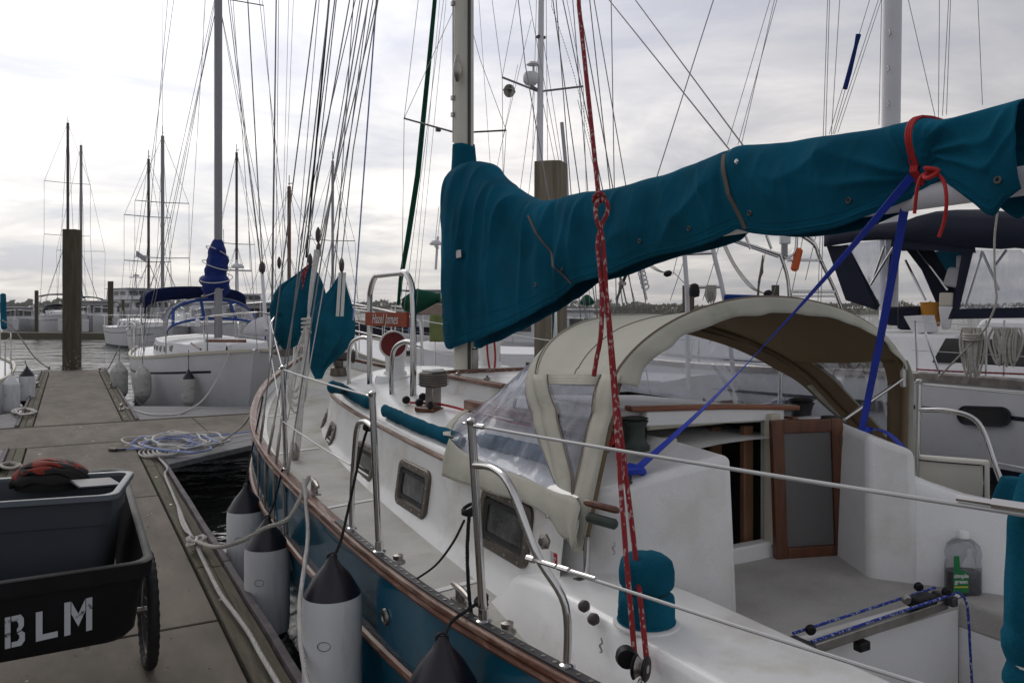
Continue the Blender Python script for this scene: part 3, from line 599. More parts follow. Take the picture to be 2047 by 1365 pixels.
# inside: dark cabin with drop boards
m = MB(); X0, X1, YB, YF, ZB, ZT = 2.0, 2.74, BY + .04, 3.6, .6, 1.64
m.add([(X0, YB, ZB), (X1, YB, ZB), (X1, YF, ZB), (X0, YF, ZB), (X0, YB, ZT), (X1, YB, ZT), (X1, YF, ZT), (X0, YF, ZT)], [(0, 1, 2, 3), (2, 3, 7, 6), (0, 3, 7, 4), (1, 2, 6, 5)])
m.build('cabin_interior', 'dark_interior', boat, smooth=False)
for k, x in enumerate((2.60, 2.55, 2.49, 2.42, 2.34)): MB().box((x, BY + .10 + .14 * k, 1.32), (.055, .03, .54 - .04 * k)).build('interior_trim', 'teak_interior', boat, bevel=.005)
MB().box((2.22, 3.3, 1.2), (.5, .03, .9)).build('interior_bulkhead', 'teak_interior', boat)
# door leaf folded back against the bulkhead
o_ = Vector((2.63, BY - .035, 1.03)); dx = Vector((.955, -.30, 0)).normalized(); lean = Vector((-.05, 0, 1)).normalized(); L_, H_ = .335, .60
nn = dx.cross(lean).normalized()
def leafbox(x0, x1, z0, z1, t_, mt, name, par, off=0):
    c_ = [o_ + dx * a + lean * b_ + nn * (t_ / 2 * s + off) for s in (-1, 1) for a, b_ in ((x0, z0), (x1, z0), (x1, z1), (x0, z1))]
    return MB().hexa(c_[:4], c_[4:]).build(name, mt, par, smooth=False, bevel=.004)
door = leafbox(.0, .055, 0, H_, .03, 'teak_dark', 'companionway_door', boat)
leafbox(L_ - .055, L_, 0, H_, .03, 'teak_dark', 'door_frame', door); leafbox(.055, L_ - .055, 0, .055, .028, 'teak_dark', 'door_frame', door); leafbox(.055, L_ - .055, H_ - .055, H_, .028, 'teak_dark', 'door_frame', door)
leafbox(.055, L_ - .055, .055, H_ - .055, .010, 'panel_grey', 'door_panel', door)
leafbox(L_ - .02, L_ + .012, H_ * .8, H_ * .87, .02, 'bronze', 'latch', door, .01)
# sliding hatch, its rails and hood
MB().box((2.38, 2.60, 1.645), (.76, .20, .05)).build('hatch_beam', 'cream_paint', boat, bevel=.01)
hb_ = MB().hexa([Vector(p) for p in ((1.95, 2.52, 1.64), (2.78, 2.52, 1.60), (2.78, 3.5, 1.56), (1.95, 3.5, 1.60))], [Vector(p) for p in ((1.97, 2.54, 1.70), (2.76, 2.54, 1.66), (2.76, 3.5, 1.63), (1.97, 3.5, 1.67))]).build('sliding_hatch', 'gelcoat_block', boat, bevel=.015)
MB().bar([(1.90, 2.50, 1.725), (2.4, 2.50, 1.705), (2.83, 2.50, 1.675)], .05, .022).build('hatch_trim', 'varnish_clean', hb_, bevel=.006)
MB().bar([(1.98, 2.50, 1.70), (2.74, 2.50, 1.675)], .03, .06).build('hatch_face', 'gelcoat_block', hb_, bevel=.006)
for x in (1.93, 2.83): MB().bar([(x, 2.5, 1.62), (x, 4.0, 1.60)], .04, .05).build('hatch_rail', 'varnish', boat, bevel=.006)
# bridge deck, seats, well, coamings
ZS = 1.04
MB().box((2.40, 2.13, ZS - .04), (1.3, .74, .08)).build('bridge_deck', 'bridge_deck', boat, bevel=.012)
MB().box((1.92, .9, ZS - .05), (.24, 1.78, .10)).build('cockpit_seat', 'bridge_deck', boat, bevel=.012)
st = MB().box((3.17, .9, ZS - .05), (.66, 1.78, .10)).build('cockpit_seat', 'bridge_deck', boat, bevel=.012)
MB().box((3.05, 1.15, ZS + .02), (.36, .62, .03)).build('locker_lid', 'gelcoat', boat, bevel=.012)
MB().box((2.44, 1.775, .80), (.80, .03, .44)).build('well_front', 'gelcoat_block', boat, bevel=.01)
MB().box((2.03, .9, .78), (.03, 1.75, .44)).build('well_side', 'gelcoat_block', boat); MB().box((2.86, .9, .78), (.03, 1.75, .44)).build('well_side', 'gelcoat_block', boat, bevel=.01)
MB().box((2.44, .9, .58), (.86, 1.75, .04)).build('cockpit_sole', 'bridge_deck', boat)
MB().bar([(2.02, 1.792, ZS + .012), (2.88, 1.792, ZS + .012)], .03, .025).build('well_lip', 'gelcoat', boat, bevel=.01)
# port coaming: low box with a rounded, flared front
m = MB(); rings = []
for k, y in enumerate(ypts(2.78, -.5, 36)):
    f = 1 - min(1, max(0, (2.78 - y) / .95)); f2 = math.sqrt(max(0, 1 - f * f)) ; zt = 1.0 + (.175 * f2 if f > 0 else .175); zt = max(zt, ZDK(y) + .02)
    xo = 1.50 - .10 * math.sin(min(1, (2.78 - y) / 1.0) * math.pi / 2); xi = 1.80 if y < 2.1 else 1.80 - .0 * y
    if y > 2.1: xi = 1.80 - .12 * (y - 2.1) / .68
    zb = ZDK(y) - .01; x0 = xo - .05
    rings.append([Vector((x0 - .02, y, zb)), Vector((x0, y, zb + .03)), Vector((xo, y, zt - .03)), Vector((xo + .012, y, zt - .008)), Vector((xo + .035, y, zt)), Vector((xi - .03, y, zt + .005)), Vector((xi - .008, y, zt - .004)), Vector((xi, y, zt - .03)), Vector((xi + .01, y, .95))])
m.loft(rings, closed=False); n_ = 9; m.add(rings[-1], [tuple(range(n_))]); m.build('coaming', 'gelcoat', boat, angle=55)
# starboard coaming / seat back
m = MB(); rings = []
for y, zt in ((2.12, 1.46), (2.0, 1.42), (1.9, 1.385), (1.66, 1.34), (1.4, 1.31), (1.0, 1.28), (.6, 1.25), (.0, 1.22), (-.5, 1.18)):
    xi = interp([(0, 3.40), (1.0, 3.28), (1.66, 3.06), (2.0, 2.82), (2.12, 2.78)], y); rings.append([Vector((xi, y, .95)), Vector((xi + .05, y, zt - .02)), Vector((xi + .07, y, zt)), Vector((xi + .20, y, zt - .01)), Vector((xi + .23, y, zt - .03)), Vector((xi + .26, y, .93))])
m.loft(rings, closed=False); m.build('coaming', 'gelcoat_block', boat, angle=50)
# fittings on the coaming and cabin side
def surf(px, py, X): return PX(px, py, X)
for px, py in ((1168, 1211), (1187, 1237)):
    q_ = surf(px, py, 1.385); MB().lathe([(.001, -.02), (.016, -.01), (.019, .004), (.012, .016), (.001, .02)], q_, 12, Vector((-1, -.1, .1))).build('deck_fitting', 'mast_dark', boat)
for px, py, X in ((1232, 1094, 1.6), (1207, 1288, 1.385)):
    q_ = surf(px, py, X); m = MB(); m.tube(smooth_path([q_ + Vector((-.01, 0, .022)), q_ + Vector((-.014, -.012, .012)), q_ + Vector((-.012, .004, 0)), q_ + Vector((-.014, -.010, -.012)), q_ + Vector((-.01, .004, -.022))], 4), .0028, 6); m.build('hook', 'steel_dull', boat)
q_ = PX(1088, 1082, 1.50); MB().lathe([(.03, -.004), (.03, .004), (.017, .009), (.015, .018), (.001, .019)], q_, 6, Vector((-1, -.2, .1))).build('deck_fill', 'steel_dull', boat)
a = PX(1168, 1003, 1.585); b_ = PX(1238, 1021, 1.65); MB().tube([a, a.lerp(b_, .1), a.lerp(b_, .9), b_], [.008, .013, .013, .008], 8, flat=1.0).build('handrail_end', 'teak_dark', boat)
a = PX(1172, 1032, 1.575); b_ = PX(1234, 1049, 1.635); MB().tube([a, a.lerp(b_, .08), a.lerp(b_, .92), b_], [.010, .019, .019, .010], 10).build('builder_plate', 'bronze_green', boat)
q_ = PX(1107, 1116, 1.47)
MB().box(q_, (.004, .035, .05), (0, 0, .1)).build('sticker', 'label_white', boat)
MB().box(q_ + Vector((-.003, -.016, -.003)), (.004, .016, .05), (0, 0, .1)).build('sticker', 'red_label', boat)
text_mesh('7', .03, q_ + Vector((-.0065, -.016, -.003)), (0, -1, 0), (0, 0, 1), 'sticker_text', 'label_white', boat)
# primary winches and cleat on the aft blocks
def winch(p, r, h, mt, par=boat, name='winch', self_t=False):
    prof = [(r * 1.15, 0), (r * 1.15, h * .12), (r * .95, h * .2), (r * .8, h * .35), (r * .78, h * .65), (r * .95, h * .82), (r * 1.05, h * .88), (r * .8, h * .92), (r * 1.05, h * .96), (r * .6, h), (.01, h)]
    return MB().lathe(prof, p, 28).build(name, mt, par, angle=30)
q_ = P(1268, 898, 3.05); winch(q_, .052, .125, 'bronze_green')
q_ = P(1602, 868, 3.82); winch(q_, .058, .172, 'track_black'); q_ = P(1664, 868, 3.72); winch(q_, .05, .085, 'bronze_green')
for px, py, d in ((1262, 945, 2.92),): cleat(P(px, py, d) - UP * .03, .5, .75, mt='track_black', parent=boat)
cleat(P(1735, 868, 3.62) - UP * .03, .2, .75, mt='track_black', parent=boat)
# traveller across the bridge deck
ta = PZ(1604, 1290, ZS + .045); tb = PZ(1888, 1196, ZS + .045)
tr = MB().bar([ta, tb], .032, .032).build('traveller_track', 'steel_dull', boat, smooth=False, bevel=.003)
for d in (-.035, .035):
    MB().tube([ta + Vector((0, d, .025)), tb + Vector((0, d, .028))], .0048, 8).build('traveller_line', 'rope_blue_fleck', tr)
tc_ = ta.lerp(tb, .82)
MB().box(tc_ + UP * .02, (.11, .05, .035), (0, 0, .0)).build('traveller_car', 'black_plastic', tr, bevel=.008)
for f_, dy in ((.70, .0), (.95, -.03), (.9, .05), (.05, 0)):
    m = MB(); m.lathe([(.012, -.010), (.016, -.005), (.011, 0), (.016, .005), (.012, .010)], ta.lerp(tb, f_) + Vector((0, dy, .04)), 16, Vector((.4, 1, .2))); m.build('traveller_block', 'steel_dull' if f_ == .7 else 'black_plastic', tr)
for d in (ta, tb): MB().box(d + UP * .0, (.03, .085, .035)).build('track_end', 'track_black', tr, bevel=.006)
MB().tube(smooth_path([tb + Vector((.02, -.03, .03)), tb + Vector((.03, -.06, 0)), tb + Vector((.035, -.07, -.15)), tb + Vector((.05, -.075, -.45))], 5), .0045, 8).build('traveller_tail', 'rope_blue_fleck', tr)
MB().box(PZ(1712, 1285, ZS - .01) + Vector((0, -.02, -.0)), (.05, .03, .03)).build('cam_cleat', 'black_plastic', boat, bevel=.005)

# ---- mast, boom, granny bars, hatch, vents
MY = 5.23
m = MB(); rings = []
for k in range(12):
    z = 1.56 + (12.5 - 1.56) * k / 11; rings.append([Vector((XC + math.cos(2*math.pi*j/24) * .068, MY + math.sin(2*math.pi*j/24) * .088, z)) for j in range(24)])
mast = m.loft(rings).build('mast', 'mast_paint', boat)
MB().box((XC + .0, MY - .089, 6), (.022, .012, 8.8)).build('sail_track', 'track_black', mast)
MB().tube([(XC, MY, 3.26), (XC, MY, 3.285)], .082, 20).build('mast_band', 'canvas_teal', mast)
q_ = P(914, 138, 5.66); MB().lathe([(.012, -.09), (.028, -.05), (.036, -.01), (.024, .05), (.008, .10)], q_, 14).build('steaming_light', 'steel_dull', mast)
MB().tube([(XC - .075, MY + .02, 3.3), (XC - .078, MY + .02, 12)], .006, 6).build('halyard', 'rope_white', mast)
for z in (3.5, 3.62, 4.3): MB().box((XC - .078, MY + .02, z), (.02, .03, .03)).build('mast_fitting', 'steel_dull', mast)
MB().box((XC + .05, MY - .05, 1.72), (.06, .07, .20)).build('mast_step', 'steel_dull', mast, bevel=.01)
MB().tube([(XC, MY - .1, 2.42), (XC, 1.0, 2.49)], .045, 20).build('boom', 'mast_white', boat)
def hoop(pts, r, name, mt, par, k=6): return MB().tube(smooth_path(pts, k), r, 12).build(name, mt, par)
for xs_, lab in ((1.96, 1), (3.04, 0)):
    fa, fb_ = 5.72, 4.86
    gb = hoop([(xs_, fa, 1.50), (xs_, fa, 1.56), (xs_, fa, 2.1), (xs_, fa - .02, 2.24), (xs_, fa - .12, 2.335), (xs_, fa - .25, 2.345), (xs_, fb_ + .25, 2.345), (xs_, fb_ + .12, 2.335), (xs_, fb_ + .02, 2.24), (xs_, fb_, 2.1), (xs_, fb_, 1.56), (xs_, fb_, 1.5)], .021, 'mast_guard_rail', 'steel', boat)
    if lab:
        for ya, yb in ((fa, fa + .34), (fb_, fb_ + .26)):
            xb = xs_ - .0; hoop([(xb, ya, 1.88), (xb - .02, ya + (yb-ya)*.4, 1.885), (xb - .04, ya + (yb-ya)*.85, 1.84), (xb - .05, yb, 1.74), (xb - .05, yb, 1.5)], .016, 'brace', 'steel', gb)
        sb = MB().box((xs_ - .03, (fa + fb_) / 2, 2.03), (.02, fa - fb_ - .03, .098)).build('name_board', 'sign_wood', gb, bevel=.003)
        text_mesh('Hazel James', .098, (xs_ - .0415, (fa + fb_) / 2, 2.03), (0, -1, 0), (0, 0, 1), 'name_lettering', 'label_white', gb, shear=.3, spacing=1.08, ext=.0008)
# forward hatch box with teak trim, just aft of the mast
hx = [(2.12, 3.95), (2.98, 3.95), (2.98, 4.95), (2.12, 4.95)]
hh = MB().hexa([Vector((a, b_, 1.5)) for a, b_ in hx], [Vector((a + (.02 if a < 2.5 else -.02), b_ + .0, 1.66)) for a, b_ in hx]).build('deck_hatch', 'gelcoat', boat, bevel=.012)
MB().bar([(2.12, 3.9, 1.685), (2.12, 5.0, 1.685)], .045, .025).build('hatch_edge', 'varnish', hh, bevel=.005); MB().bar([(2.10, 4.98, 1.685), (3.0, 4.98, 1.685)], .045, .025).build('hatch_edge', 'varnish', hh, bevel=.005)
for y in (4.2, 4.6): MB().lathe([(.02, 0), (.02, .015), (.008, .02), (.008, .03)], (2.16, y, 1.68), 10).build('hatch_dog', 'steel_dull', hh)
# cowl ventilators: white trumpet with a red throat
def cowl(p, face, s, label, white_back=False):
    p = Vector(p); f = Vector(face).normalized(); r = thing('cowl_ventilator', p, label, 'ventilator', 'white cowl ventilators')
    MB().lathe([(.19*s, -.03), (.19*s, .0), (.185*s, .10*s), (.17*s, .13*s), (.11*s, .14*s), (.10*s, .17*s)], p, 28).build('base_box', 'gelcoat', r, angle=35)
    path = smooth_path([p + UP*.14*s, p + UP*.24*s, p + UP*.33*s - f*.015*s, p + UP*.40*s + f*.03*s, p + UP*.415*s + f*.115*s], 5); n_ = len(path)
    rr = [s * (.085 + .038 * (i / (n_ - 1)) ** 1.3) for i in range(n_)]
    MB().tube(path, rr, 26, caps=False, up=f.cross(UP)).build('cowl', 'gelcoat', r, solid=0)
    e_ = path[-1]; d = (path[-1] - path[-2]).normalized(); u_ = (UP - d * UP.dot(d)).normalized(); v_ = d.cross(u_)
    ring = [e_ + d*.0 + (u_ * math.cos(t_) + v_ * math.sin(t_)) * rr[-1] for t_ in [2*math.pi*i/28 for i in range(29)]]
    MB().tube(ring, .010*s, 8, caps=False).build('cowl_rim', 'gelcoat', r)
    if not white_back: MB().lathe([(rr[-1] * .97, -.004), (rr[-1] * .85, -.03*s), (.001, -.06*s)], e_, 24, d).build('throat', 'red_inside', r)
    return r
q_ = PZ(790, 778, 1.53); cowl(P(790, 778, 5.95), (-.55, -1, .05), .80, 'white cowl vent with a dark red mouth facing aft beneath the name board')
cowl(P(978, 762, 6.4), (.6, .8, .0), .92, 'white cowl vent turned away, right of the cream mast under the sail cover')
# stainless louvred vent on a teak pad
v0 = P(866, 822, 4.75); vt = thing('deck_vent', v0, 'rusty steel louvred box vent on a teak pad near the handrail cover', 'ventilator')
MB().box(v0 + UP * .012, (.15, .17, .03), (0, 0, .3)).build('pad', 'teak_dark', vt, bevel=.006)
MB().box(v0 + UP * .085, (.07, .07, .13), (0, 0, .3)).build('post', 'steel_dull', vt, bevel=.008)
MB().box(v0 + UP * .19, (.125, .125, .09), (0, 0, .3)).build('louvre_box', 'bronze', vt, bevel=.012)
for k in range(5): MB().box(v0 + UP * (.162 + k * .014), (.133, .133, .005), (0, 0, .3)).build('louvre', 'steel_dull', vt)
MB().box(v0 + UP * .243, (.10, .10, .02), (0, 0, .3)).build('lid', 'gelcoat', vt, bevel=.008)
MB().lathe([(.018, -.006), (.024, 0), (.018, .006)], v0 + Vector((-.05, -.07, .045)), 14, Vector((.4, -1, 0))).build('eye', 'black_rubber', vt)
# ---- stanchions, gates, pulpit and lifelines
def gun(y, sd=-1, dz=0, inn=.03): return Vector((XC + sd * (HB(y) - inn), y, SZ(y) + .03 + dz))
def y_for(px):
    best = (1e9, 0)
    for k in range(100, 930):
        y = k * .01; q_ = gun(y) - O; x = q_.dot(RT) / q_.dot(FW) * F + CX
        if y < 6.3 and abs(x - px) < best[0]: best = (abs(x - px), y)
    return best[1]
yA = y_for(966); yB = y_for(757)
tops = []
def stanchion(y, sd, h, lean=0, brace=0, blen=.40):
    b_ = gun(y, sd); t_ = b_ + Vector((sd * lean, 0, h)); s = MB().tube([b_, t_], .0145, 12).build('stanchion', 'steel', boat)
    MB().lathe([(.03, 0), (.03, .008), (.019, .014), (.018, .05)], b_, 16).build('socket', 'steel', s)
    MB().lathe([(.0145, 0), (.017, .004), (.017, .018), (.006, .026)], t_, 14).build('cap', 'steel', s)
    MB().tube([t_ + Vector((math.cos(a) * .016, -.03 * 0 + math.sin(a) * .016 + .03, .004)) for a in [2*math.pi*i/10 for i in range(11)]], .004, 6).build('line_eye', 'steel', s)
    if brace:
        f = gun(y + brace, sd, 0, .035); m_ = b_.lerp(t_, .80)
        hoop([m_, m_ + Vector((0, brace * .35, .012)), m_ + Vector((0, brace * .62, -.03)), m_.lerp(f, .40) + Vector((0, brace * .42, 0)), f + Vector((0, brace * -.02, .18)), f], .0125, 'brace', 'steel', s)
        MB().lathe([(.026, 0), (.026, .008), (.016, .014)], f, 14).build('foot', 'steel', s)
    return t_
t1 = stanchion(yA, -1, .665, .045, -.42); t2 = stanchion(yB, -1, .665, .03, .36); t3 = stanchion(y_for(572), -1, .60, .02)
y3 = y_for(572)
s1 = stanchion(yA + .2, 1, .665, .03, -.5); s2 = stanchion(yB + .3, 1, .665, .03)
ys_ = -.3; t0 = gun(ys_, -1, .66)
pb = [gun(7.6, -1, .58), gun(7.6, 1, .58)]
for sd, ta_, tb_, tc2, y3_ in ((-1, t1, t2, t3, y3), (1, s1, s2, gun(5.9, 1, .6), 5.9)):
    bow = gun(7.9, sd, .56)
    e0 = gun(ys_, sd, .66)
    T(sag(ta_, e0, .012), .0048, 'lifeline', 'wire_light', boat, 8); T(sag(tb_, tc2, .006), .0048, 'lifeline', 'wire_light', boat, 8); T(sag(tc2, bow, .006), .0048, 'lifeline', 'wire_light', boat, 8)
    T(sag(ta_ - UP*.34 + Vector((0, -.37, .0)), e0 - UP*.33, .012), .0048, 'lifeline', 'wire_light', boat, 8)
    T(sag(tb_ - UP*.34 + Vector((0, .3, 0)), tc2 - UP*.31, .006), .0042, 'lifeline', 'wire_light', boat, 8); T(sag(tc2 - UP*.31, bow - UP*.3, .006), .0042, 'lifeline', 'wire_light', boat, 8)
a = t1 - UP*.34 + Vector((0, -.37, 0)); d = (gun(ys_, -1, .33) - a).normalized()
for k0, k1, r_ in ((.0, .03, .010), (.05, .12, .007), (.13, .17, .0085), (.18, .27, .0055)): MB().tube([a + d * k0, a + d * k1], r_, 8).build('turnbuckle', 'steel', boat)
d = (t0 - t1).normalized(); L_ = (t0 - t1).length; q_ = L_ - 1.55
MB().tube([t1 + d*.02, t1 + d*.07], .009, 8).build('turnbuckle', 'steel', boat)
a_ = PX(1990, 1046, t1.x + (t0.x - t1.x) * .6)
k_ = (a_ - t1).dot(d); MB().tube([t1 + d * (k_ - .06), t1 + d * (k_ + .0)], .006, 8).build('turnbuckle', 'steel', boat); MB().tube([t1 + d * (k_ + .0), t1 + d * (k_ + .1)], .0095, 8).build('turnbuckle', 'steel', boat)
for sd in (1,):
    T([s1, gun(-.3, 1, .66)], .004, 'lifeline', 'wire_light', boat, 6)
# bow pulpit
pl = thing('bow_pulpit', (XC, 8.6, SZ(8.6)), None, None)
pl.parent = boat; pl.location = Vector((XC, 8.6, SZ(8.6))) - OFF[boat.name]
for k in ('label', 'category'):
    if k in pl: del pl[k]
HZP = .60
rail = smooth_path([gun(7.9, -1, .02), gun(7.92, -1, .45), gun(8.0, -1, .56), gun(8.4, -1, .60), gun(8.9, -1, .62), Vector((XC - .22, 9.55, 2.24)), Vector((XC, 9.68, 2.25)), Vector((XC + .22, 9.55, 2.24)), gun(8.9, 1, .62), gun(8.4, 1, .60), gun(8.0, 1, .56), gun(7.92, 1, .45), gun(7.9, 1, .02)], 5)
MB().tube(rail, .014, 12).build('top_rail', 'steel', pl)
rail = smooth_path([gun(7.9, -1, .28), gun(8.4, -1, .30), gun(8.9, -1, .32), Vector((XC - .2, 9.5, 1.93)), Vector((XC + .2, 9.5, 1.93)), gun(8.9, 1, .32), gun(8.4, 1, .30), gun(7.9, 1, .28)], 5)
MB().tube(rail, .012, 10).build('mid_rail', 'steel', pl)
for sd in (-1, 1):
    MB().tube([gun(8.75, sd), gun(8.85, sd, .62)], .013, 10).build('upright', 'steel', pl)
    MB().tube([Vector((XC + sd*.08, 9.3, 1.62)), Vector((XC + sd*.2, 9.52, 2.22))], .013, 10).build('upright', 'steel', pl)
MB().hexa([Vector((XC + a, b_, 1.60)) for a, b_ in ((-.13, 8.9), (.13, 8.9), (.10, 10.1), (-.10, 10.1))], [Vector((XC + a, b_, 1.66)) for a, b_ in ((-.13, 8.9), (.13, 8.9), (.10, 10.1), (-.10, 10.1))]).build('bowsprit', 'varnish', boat, bevel=.01)
# anchor on the roller, windlass
an = thing('anchor', (XC - .2, 9.2, 1.66), 'galvanised anchor stowed on the bowsprit below the teal bags', 'anchor')
MB().tube([(XC - .12, 8.9, 1.74), (XC - .14, 9.8, 1.72)], .022, 8).build('shank', 'steel_dull', an)
MB().hexa([Vector(p) for p in ((XC - .14, 9.75, 1.66), (XC - .34, 9.95, 1.56), (XC - .14, 10.12, 1.50), (XC + .06, 9.95, 1.56))], [Vector(p) for p in ((XC - .14, 9.75, 1.70), (XC - .34, 9.95, 1.59), (XC - .14, 10.12, 1.53), (XC + .06, 9.95, 1.59))]).build('fluke', 'steel_dull', an)
wl = thing('windlass', (XC, 8.3, 1.42), 'bronze and dark anchor windlass on the foredeck', 'windlass')
MB().lathe([(.09, 0), (.08, .08), (.05, .1), (.05, .16)], (XC, 8.3, 1.40), 16).build('body', 'bronze', wl)
MB().lathe([(.08, -.16), (.05, -.12), (.05, .12), (.08, .16)], (XC, 8.3, 1.60), 16, Vector((1, 0, 0))).build('drum', 'mast_dark', wl)
# ---- standing rigging of the near boat
MT = Vector((XC, MY, 12.4))
def chain(y, sd, top, r=.0045, tb_len=.35, mt='wire', name='shroud'):
    a = gun(y, sd, -.12, -.012); d = (Vector(top) - a).normalized()
    s = MB().tube([a, Vector(top)], r, 6).build(name, mt, boat)
    MB().tube([a + d * .08, a + d * .12, a + d * .14, a + d * .30, a + d * .32, a + d * .42], [.006, .006, .010, .010, .006, .005], 8).build('turnbuckle', 'steel_dull', s)
    MB().bar([a - UP*.25, a + UP * .12], .03, .004).build('chainplate', 'steel_dull', s) if False else MB().box(a - UP * .06, (.006, .035, .36)).build('chainplate', 'steel_dull', s)
    return s
for y, tz in ((5.62, 12.3), (5.30, 8.6), (5.0, 12.3), (4.72, 8.6)):
    for sd in (-1, 1): chain(y, sd, (XC + sd * .06, MY, tz))
T([(XC, 9.98, 1.7), (XC, MY + .1, 12.4)], .006, 'forestay', 'wire', boat); T([(XC, 8.95, 1.6), (XC, MY + .1, 9.3)], .005, 'staysail_stay', 'wire', boat)
T([(XC, -.6, 1.2), (XC, MY - .1, 12.4)], .005, 'backstay', 'wire', boat)
for px0, py0, px1, py1, d0, d1, mt_, r_ in ((612, 515, 657, 10, 7.2, 6.6, 'rope_black', .0085), (605, 505, 668, 10, 7.3, 6.6, 'wire', .005), (640, 480, 752, 10, 6.6, 6.0, 'rope_grey', .005), (682, 525, 706, 300, 6.7, 6.4, 'rope_grey', .005), (706, 300, 754, 10, 6.4, 6.0, 'rope_grey', .005), (706, 640, 752, 10, 6.8, 6.2, 'rope_blue', .0065), (545, 600, 552, 10, 7.4, 7.2, 'wire', .006), (708, 10, 600, 480, 6.3, 7.4, 'wire', .004), (744, 10, 690, 330, 6.1, 6.6, 'wire', .004), (690, 330, 600, 840, 6.6, 6.9, 'wire_light', .005), (735, 10, 575, 840, 6.1, 6.3, 'wire_light', .0055), (718, 10, 640, 470, 6.1, 6.4, 'rope_grey', .004)):
    T(LN((px0, py0), (px1, py1), d0, d1, False), r_, 'halyard', mt_, boat, 6)
# topping lift / lazy-jack wires meeting the sail cover
for px0, py0, px1, py1, d0, d1 in ((1468, 312, 1225, 10, 3.3, 4.6), (1486, 292, 1277, 10, 3.55, 4.7), (1105, 440, 1050, 130, 4.6, 5.3), (1050, 130, 1037, 10, 5.3, 5.5)):
    T(LN((px0, py0), (px1, py1), d0, d1, False), .0035, 'lazy_jack', 'wire', boat, 6)
# name rail, hand cleats on the cap rail
cleat(gun(y_for(621), -1, .0, .05), R(85), 1.0, mt='steel_dull', parent=boat)
cleat(gun(y_for(905) , -1, -.0, .06), R(85), .8, mt='steel_dull', parent=boat)
for px in (782, 998): 
    q_ = gun(y_for(px), -1, -.01, .06) ; MB().lathe([(.03, 0), (.032, .01), (.02, .018), (.022, .035), (.001, .04)], q_, 12).build('pad_eye', 'steel_dull', boat)
# ================================================================ canvas on the near boat
# sail cover: stations by sight line (px, top, bottom) cut with the boat's centre plane
ST = [(884, 405, 610), (886, 372, 640), (896, 345, 680), (910, 332, 699), (935, 322, 690), (962, 326, 682), (985, 352, 670), (1015, 376, 656), (1050, 396, 637), (1085, 400, 617), (1120, 392, 596), (1155, 384, 566), (1185, 381, 556), (1225, 374, 545), (1270, 362, 525), (1320, 348, 508), (1380, 326, 495), (1430, 307, 478), (1470, 291, 455), (1500, 288, 462), (1560, 284, 468), (1620, 273, 462), (1680, 266, 450), (1740, 257, 425), (1800, 243, 400), (1845, 235, 372), (1872, 238, 352), (1900, 234, 368), (1945, 222, 400), (1990, 208, 428), (2012, 202, 400), (2046, 194, 372)]
tabT = []; tabB = []
for px, a, b_ in ST:
    X_ = XC - .06
    p = PX(px, a, X_); tabT.append((-p.y, p.z)); q_ = PX(px, b_, XC - .115); tabB.append((-p.y, q_.z))
sc_t = thing('sail_cover', (XC, 3.5, 2.4), 'long teal canvas sail cover draped over the boom and round the mast', 'sail cover')
y_f = -tabT[0][0]; y_a = -tabT[-1][0]
knotY = PX(1870, 345, XC).y; strapY = [PX(1478, 300, XC).y, PX(1130, 450, XC).y]
def cover(u, v):
    y = y_f + (y_a - y_f) * u; zt = interp(tabT, -y); zb = interp(tabB, -y); s = 2 * v - 1; k = abs(s); sd = 1 if s > 0 else -1
    hw = .135 if y < MY else .135 * math.sqrt(max(.02, 1 - ((y - MY) / (y_f - MY + .01)) ** 2))
    near = max(0, 1 - (MY - y) / 1.3) if y < MY else 1
    hw = hw * (.78 + .3 * near)
    q_ = min(1, k / .55); xo = hw * math.sqrt(1 - (1 - q_) ** 2)
    if k > .7: xo *= 1 - .42 * ((k - .7) / .3) ** 1.4 * (1 - .5 * near)
    z = zt - (zt - zb) * (k ** 1.55)
    pinch = math.exp(-((y - knotY) / .10) ** 2); xo *= 1 - .35 * pinch * k
    fall = math.sin(min(1, k) * math.pi * .85 + .1)
    fr = max(0, min(1, (y - 3.2) / 1.6))
    dsk = (y * 1.0 + (1 - k) * .55 * (zt - zb))                         # folds lean towards the luff
    def ridge(a_, b_, c_=0.): return 1 - min(1, abs(nz(a_, b_, c_)) * 2.6)
    fr2 = max(0, min(1, (y - 2.6) / 1.6)); zc_ = zt - .02
    # hanging folds by the mast fan out from the top of the boom; broad sharp creases run diagonally along the rest
    fan = (y - .22 * k * (zt - zb) + .03 * nz(z * 2.2, y)) * 4.6
    f1 = ridge(fan, .55 * k, sd * 3.1) ** 2 * (.35 + 1.1 * abs(nz(y * 1.7 + 3, k * 1.4, sd)) * 1.8)
    f1b = ridge(fan * 2.1 + 4, .8 * k, sd) ** 2
    f2 = ridge(y * 2.6 + z * 2.2 + sd, z * 1.3 - y * .35, 5.0) ** 1.6 + .6 * ridge(y * 4.6 - z * 3.4, z * 1.8, 9.0 + sd) ** 2
    f3 = ridge(y * 10 + z * 3, z * 2.0, 11) ** 2
    amp = fall
    d = amp * (fr2 * (.042 * f1 + .006 * f1b) + (1 - .7 * fr2) * .026 * f2 + .003 * f3 * (1 - fr2) - .012)
    aw = math.exp(-((y - knotY) / .30) ** 2); ak = math.atan2(z - (zb + .05), y - knotY)
    d += .030 * aw * fall * (ridge(ak * 2.4, .5, 3.0) ** 2 - .3)
    for c_ in strapY: d -= .014 * math.exp(-((y - c_) / .03) ** 2)
    return Vector((XC + sd * (xo + d), y, z + .006 * nz(y * 6, 4) * (1 - k)))
cv = MB().grid(cover, 460, 90).build('cover_cloth', 'canvas_teal', sc_t, solid=.003, angle=180)
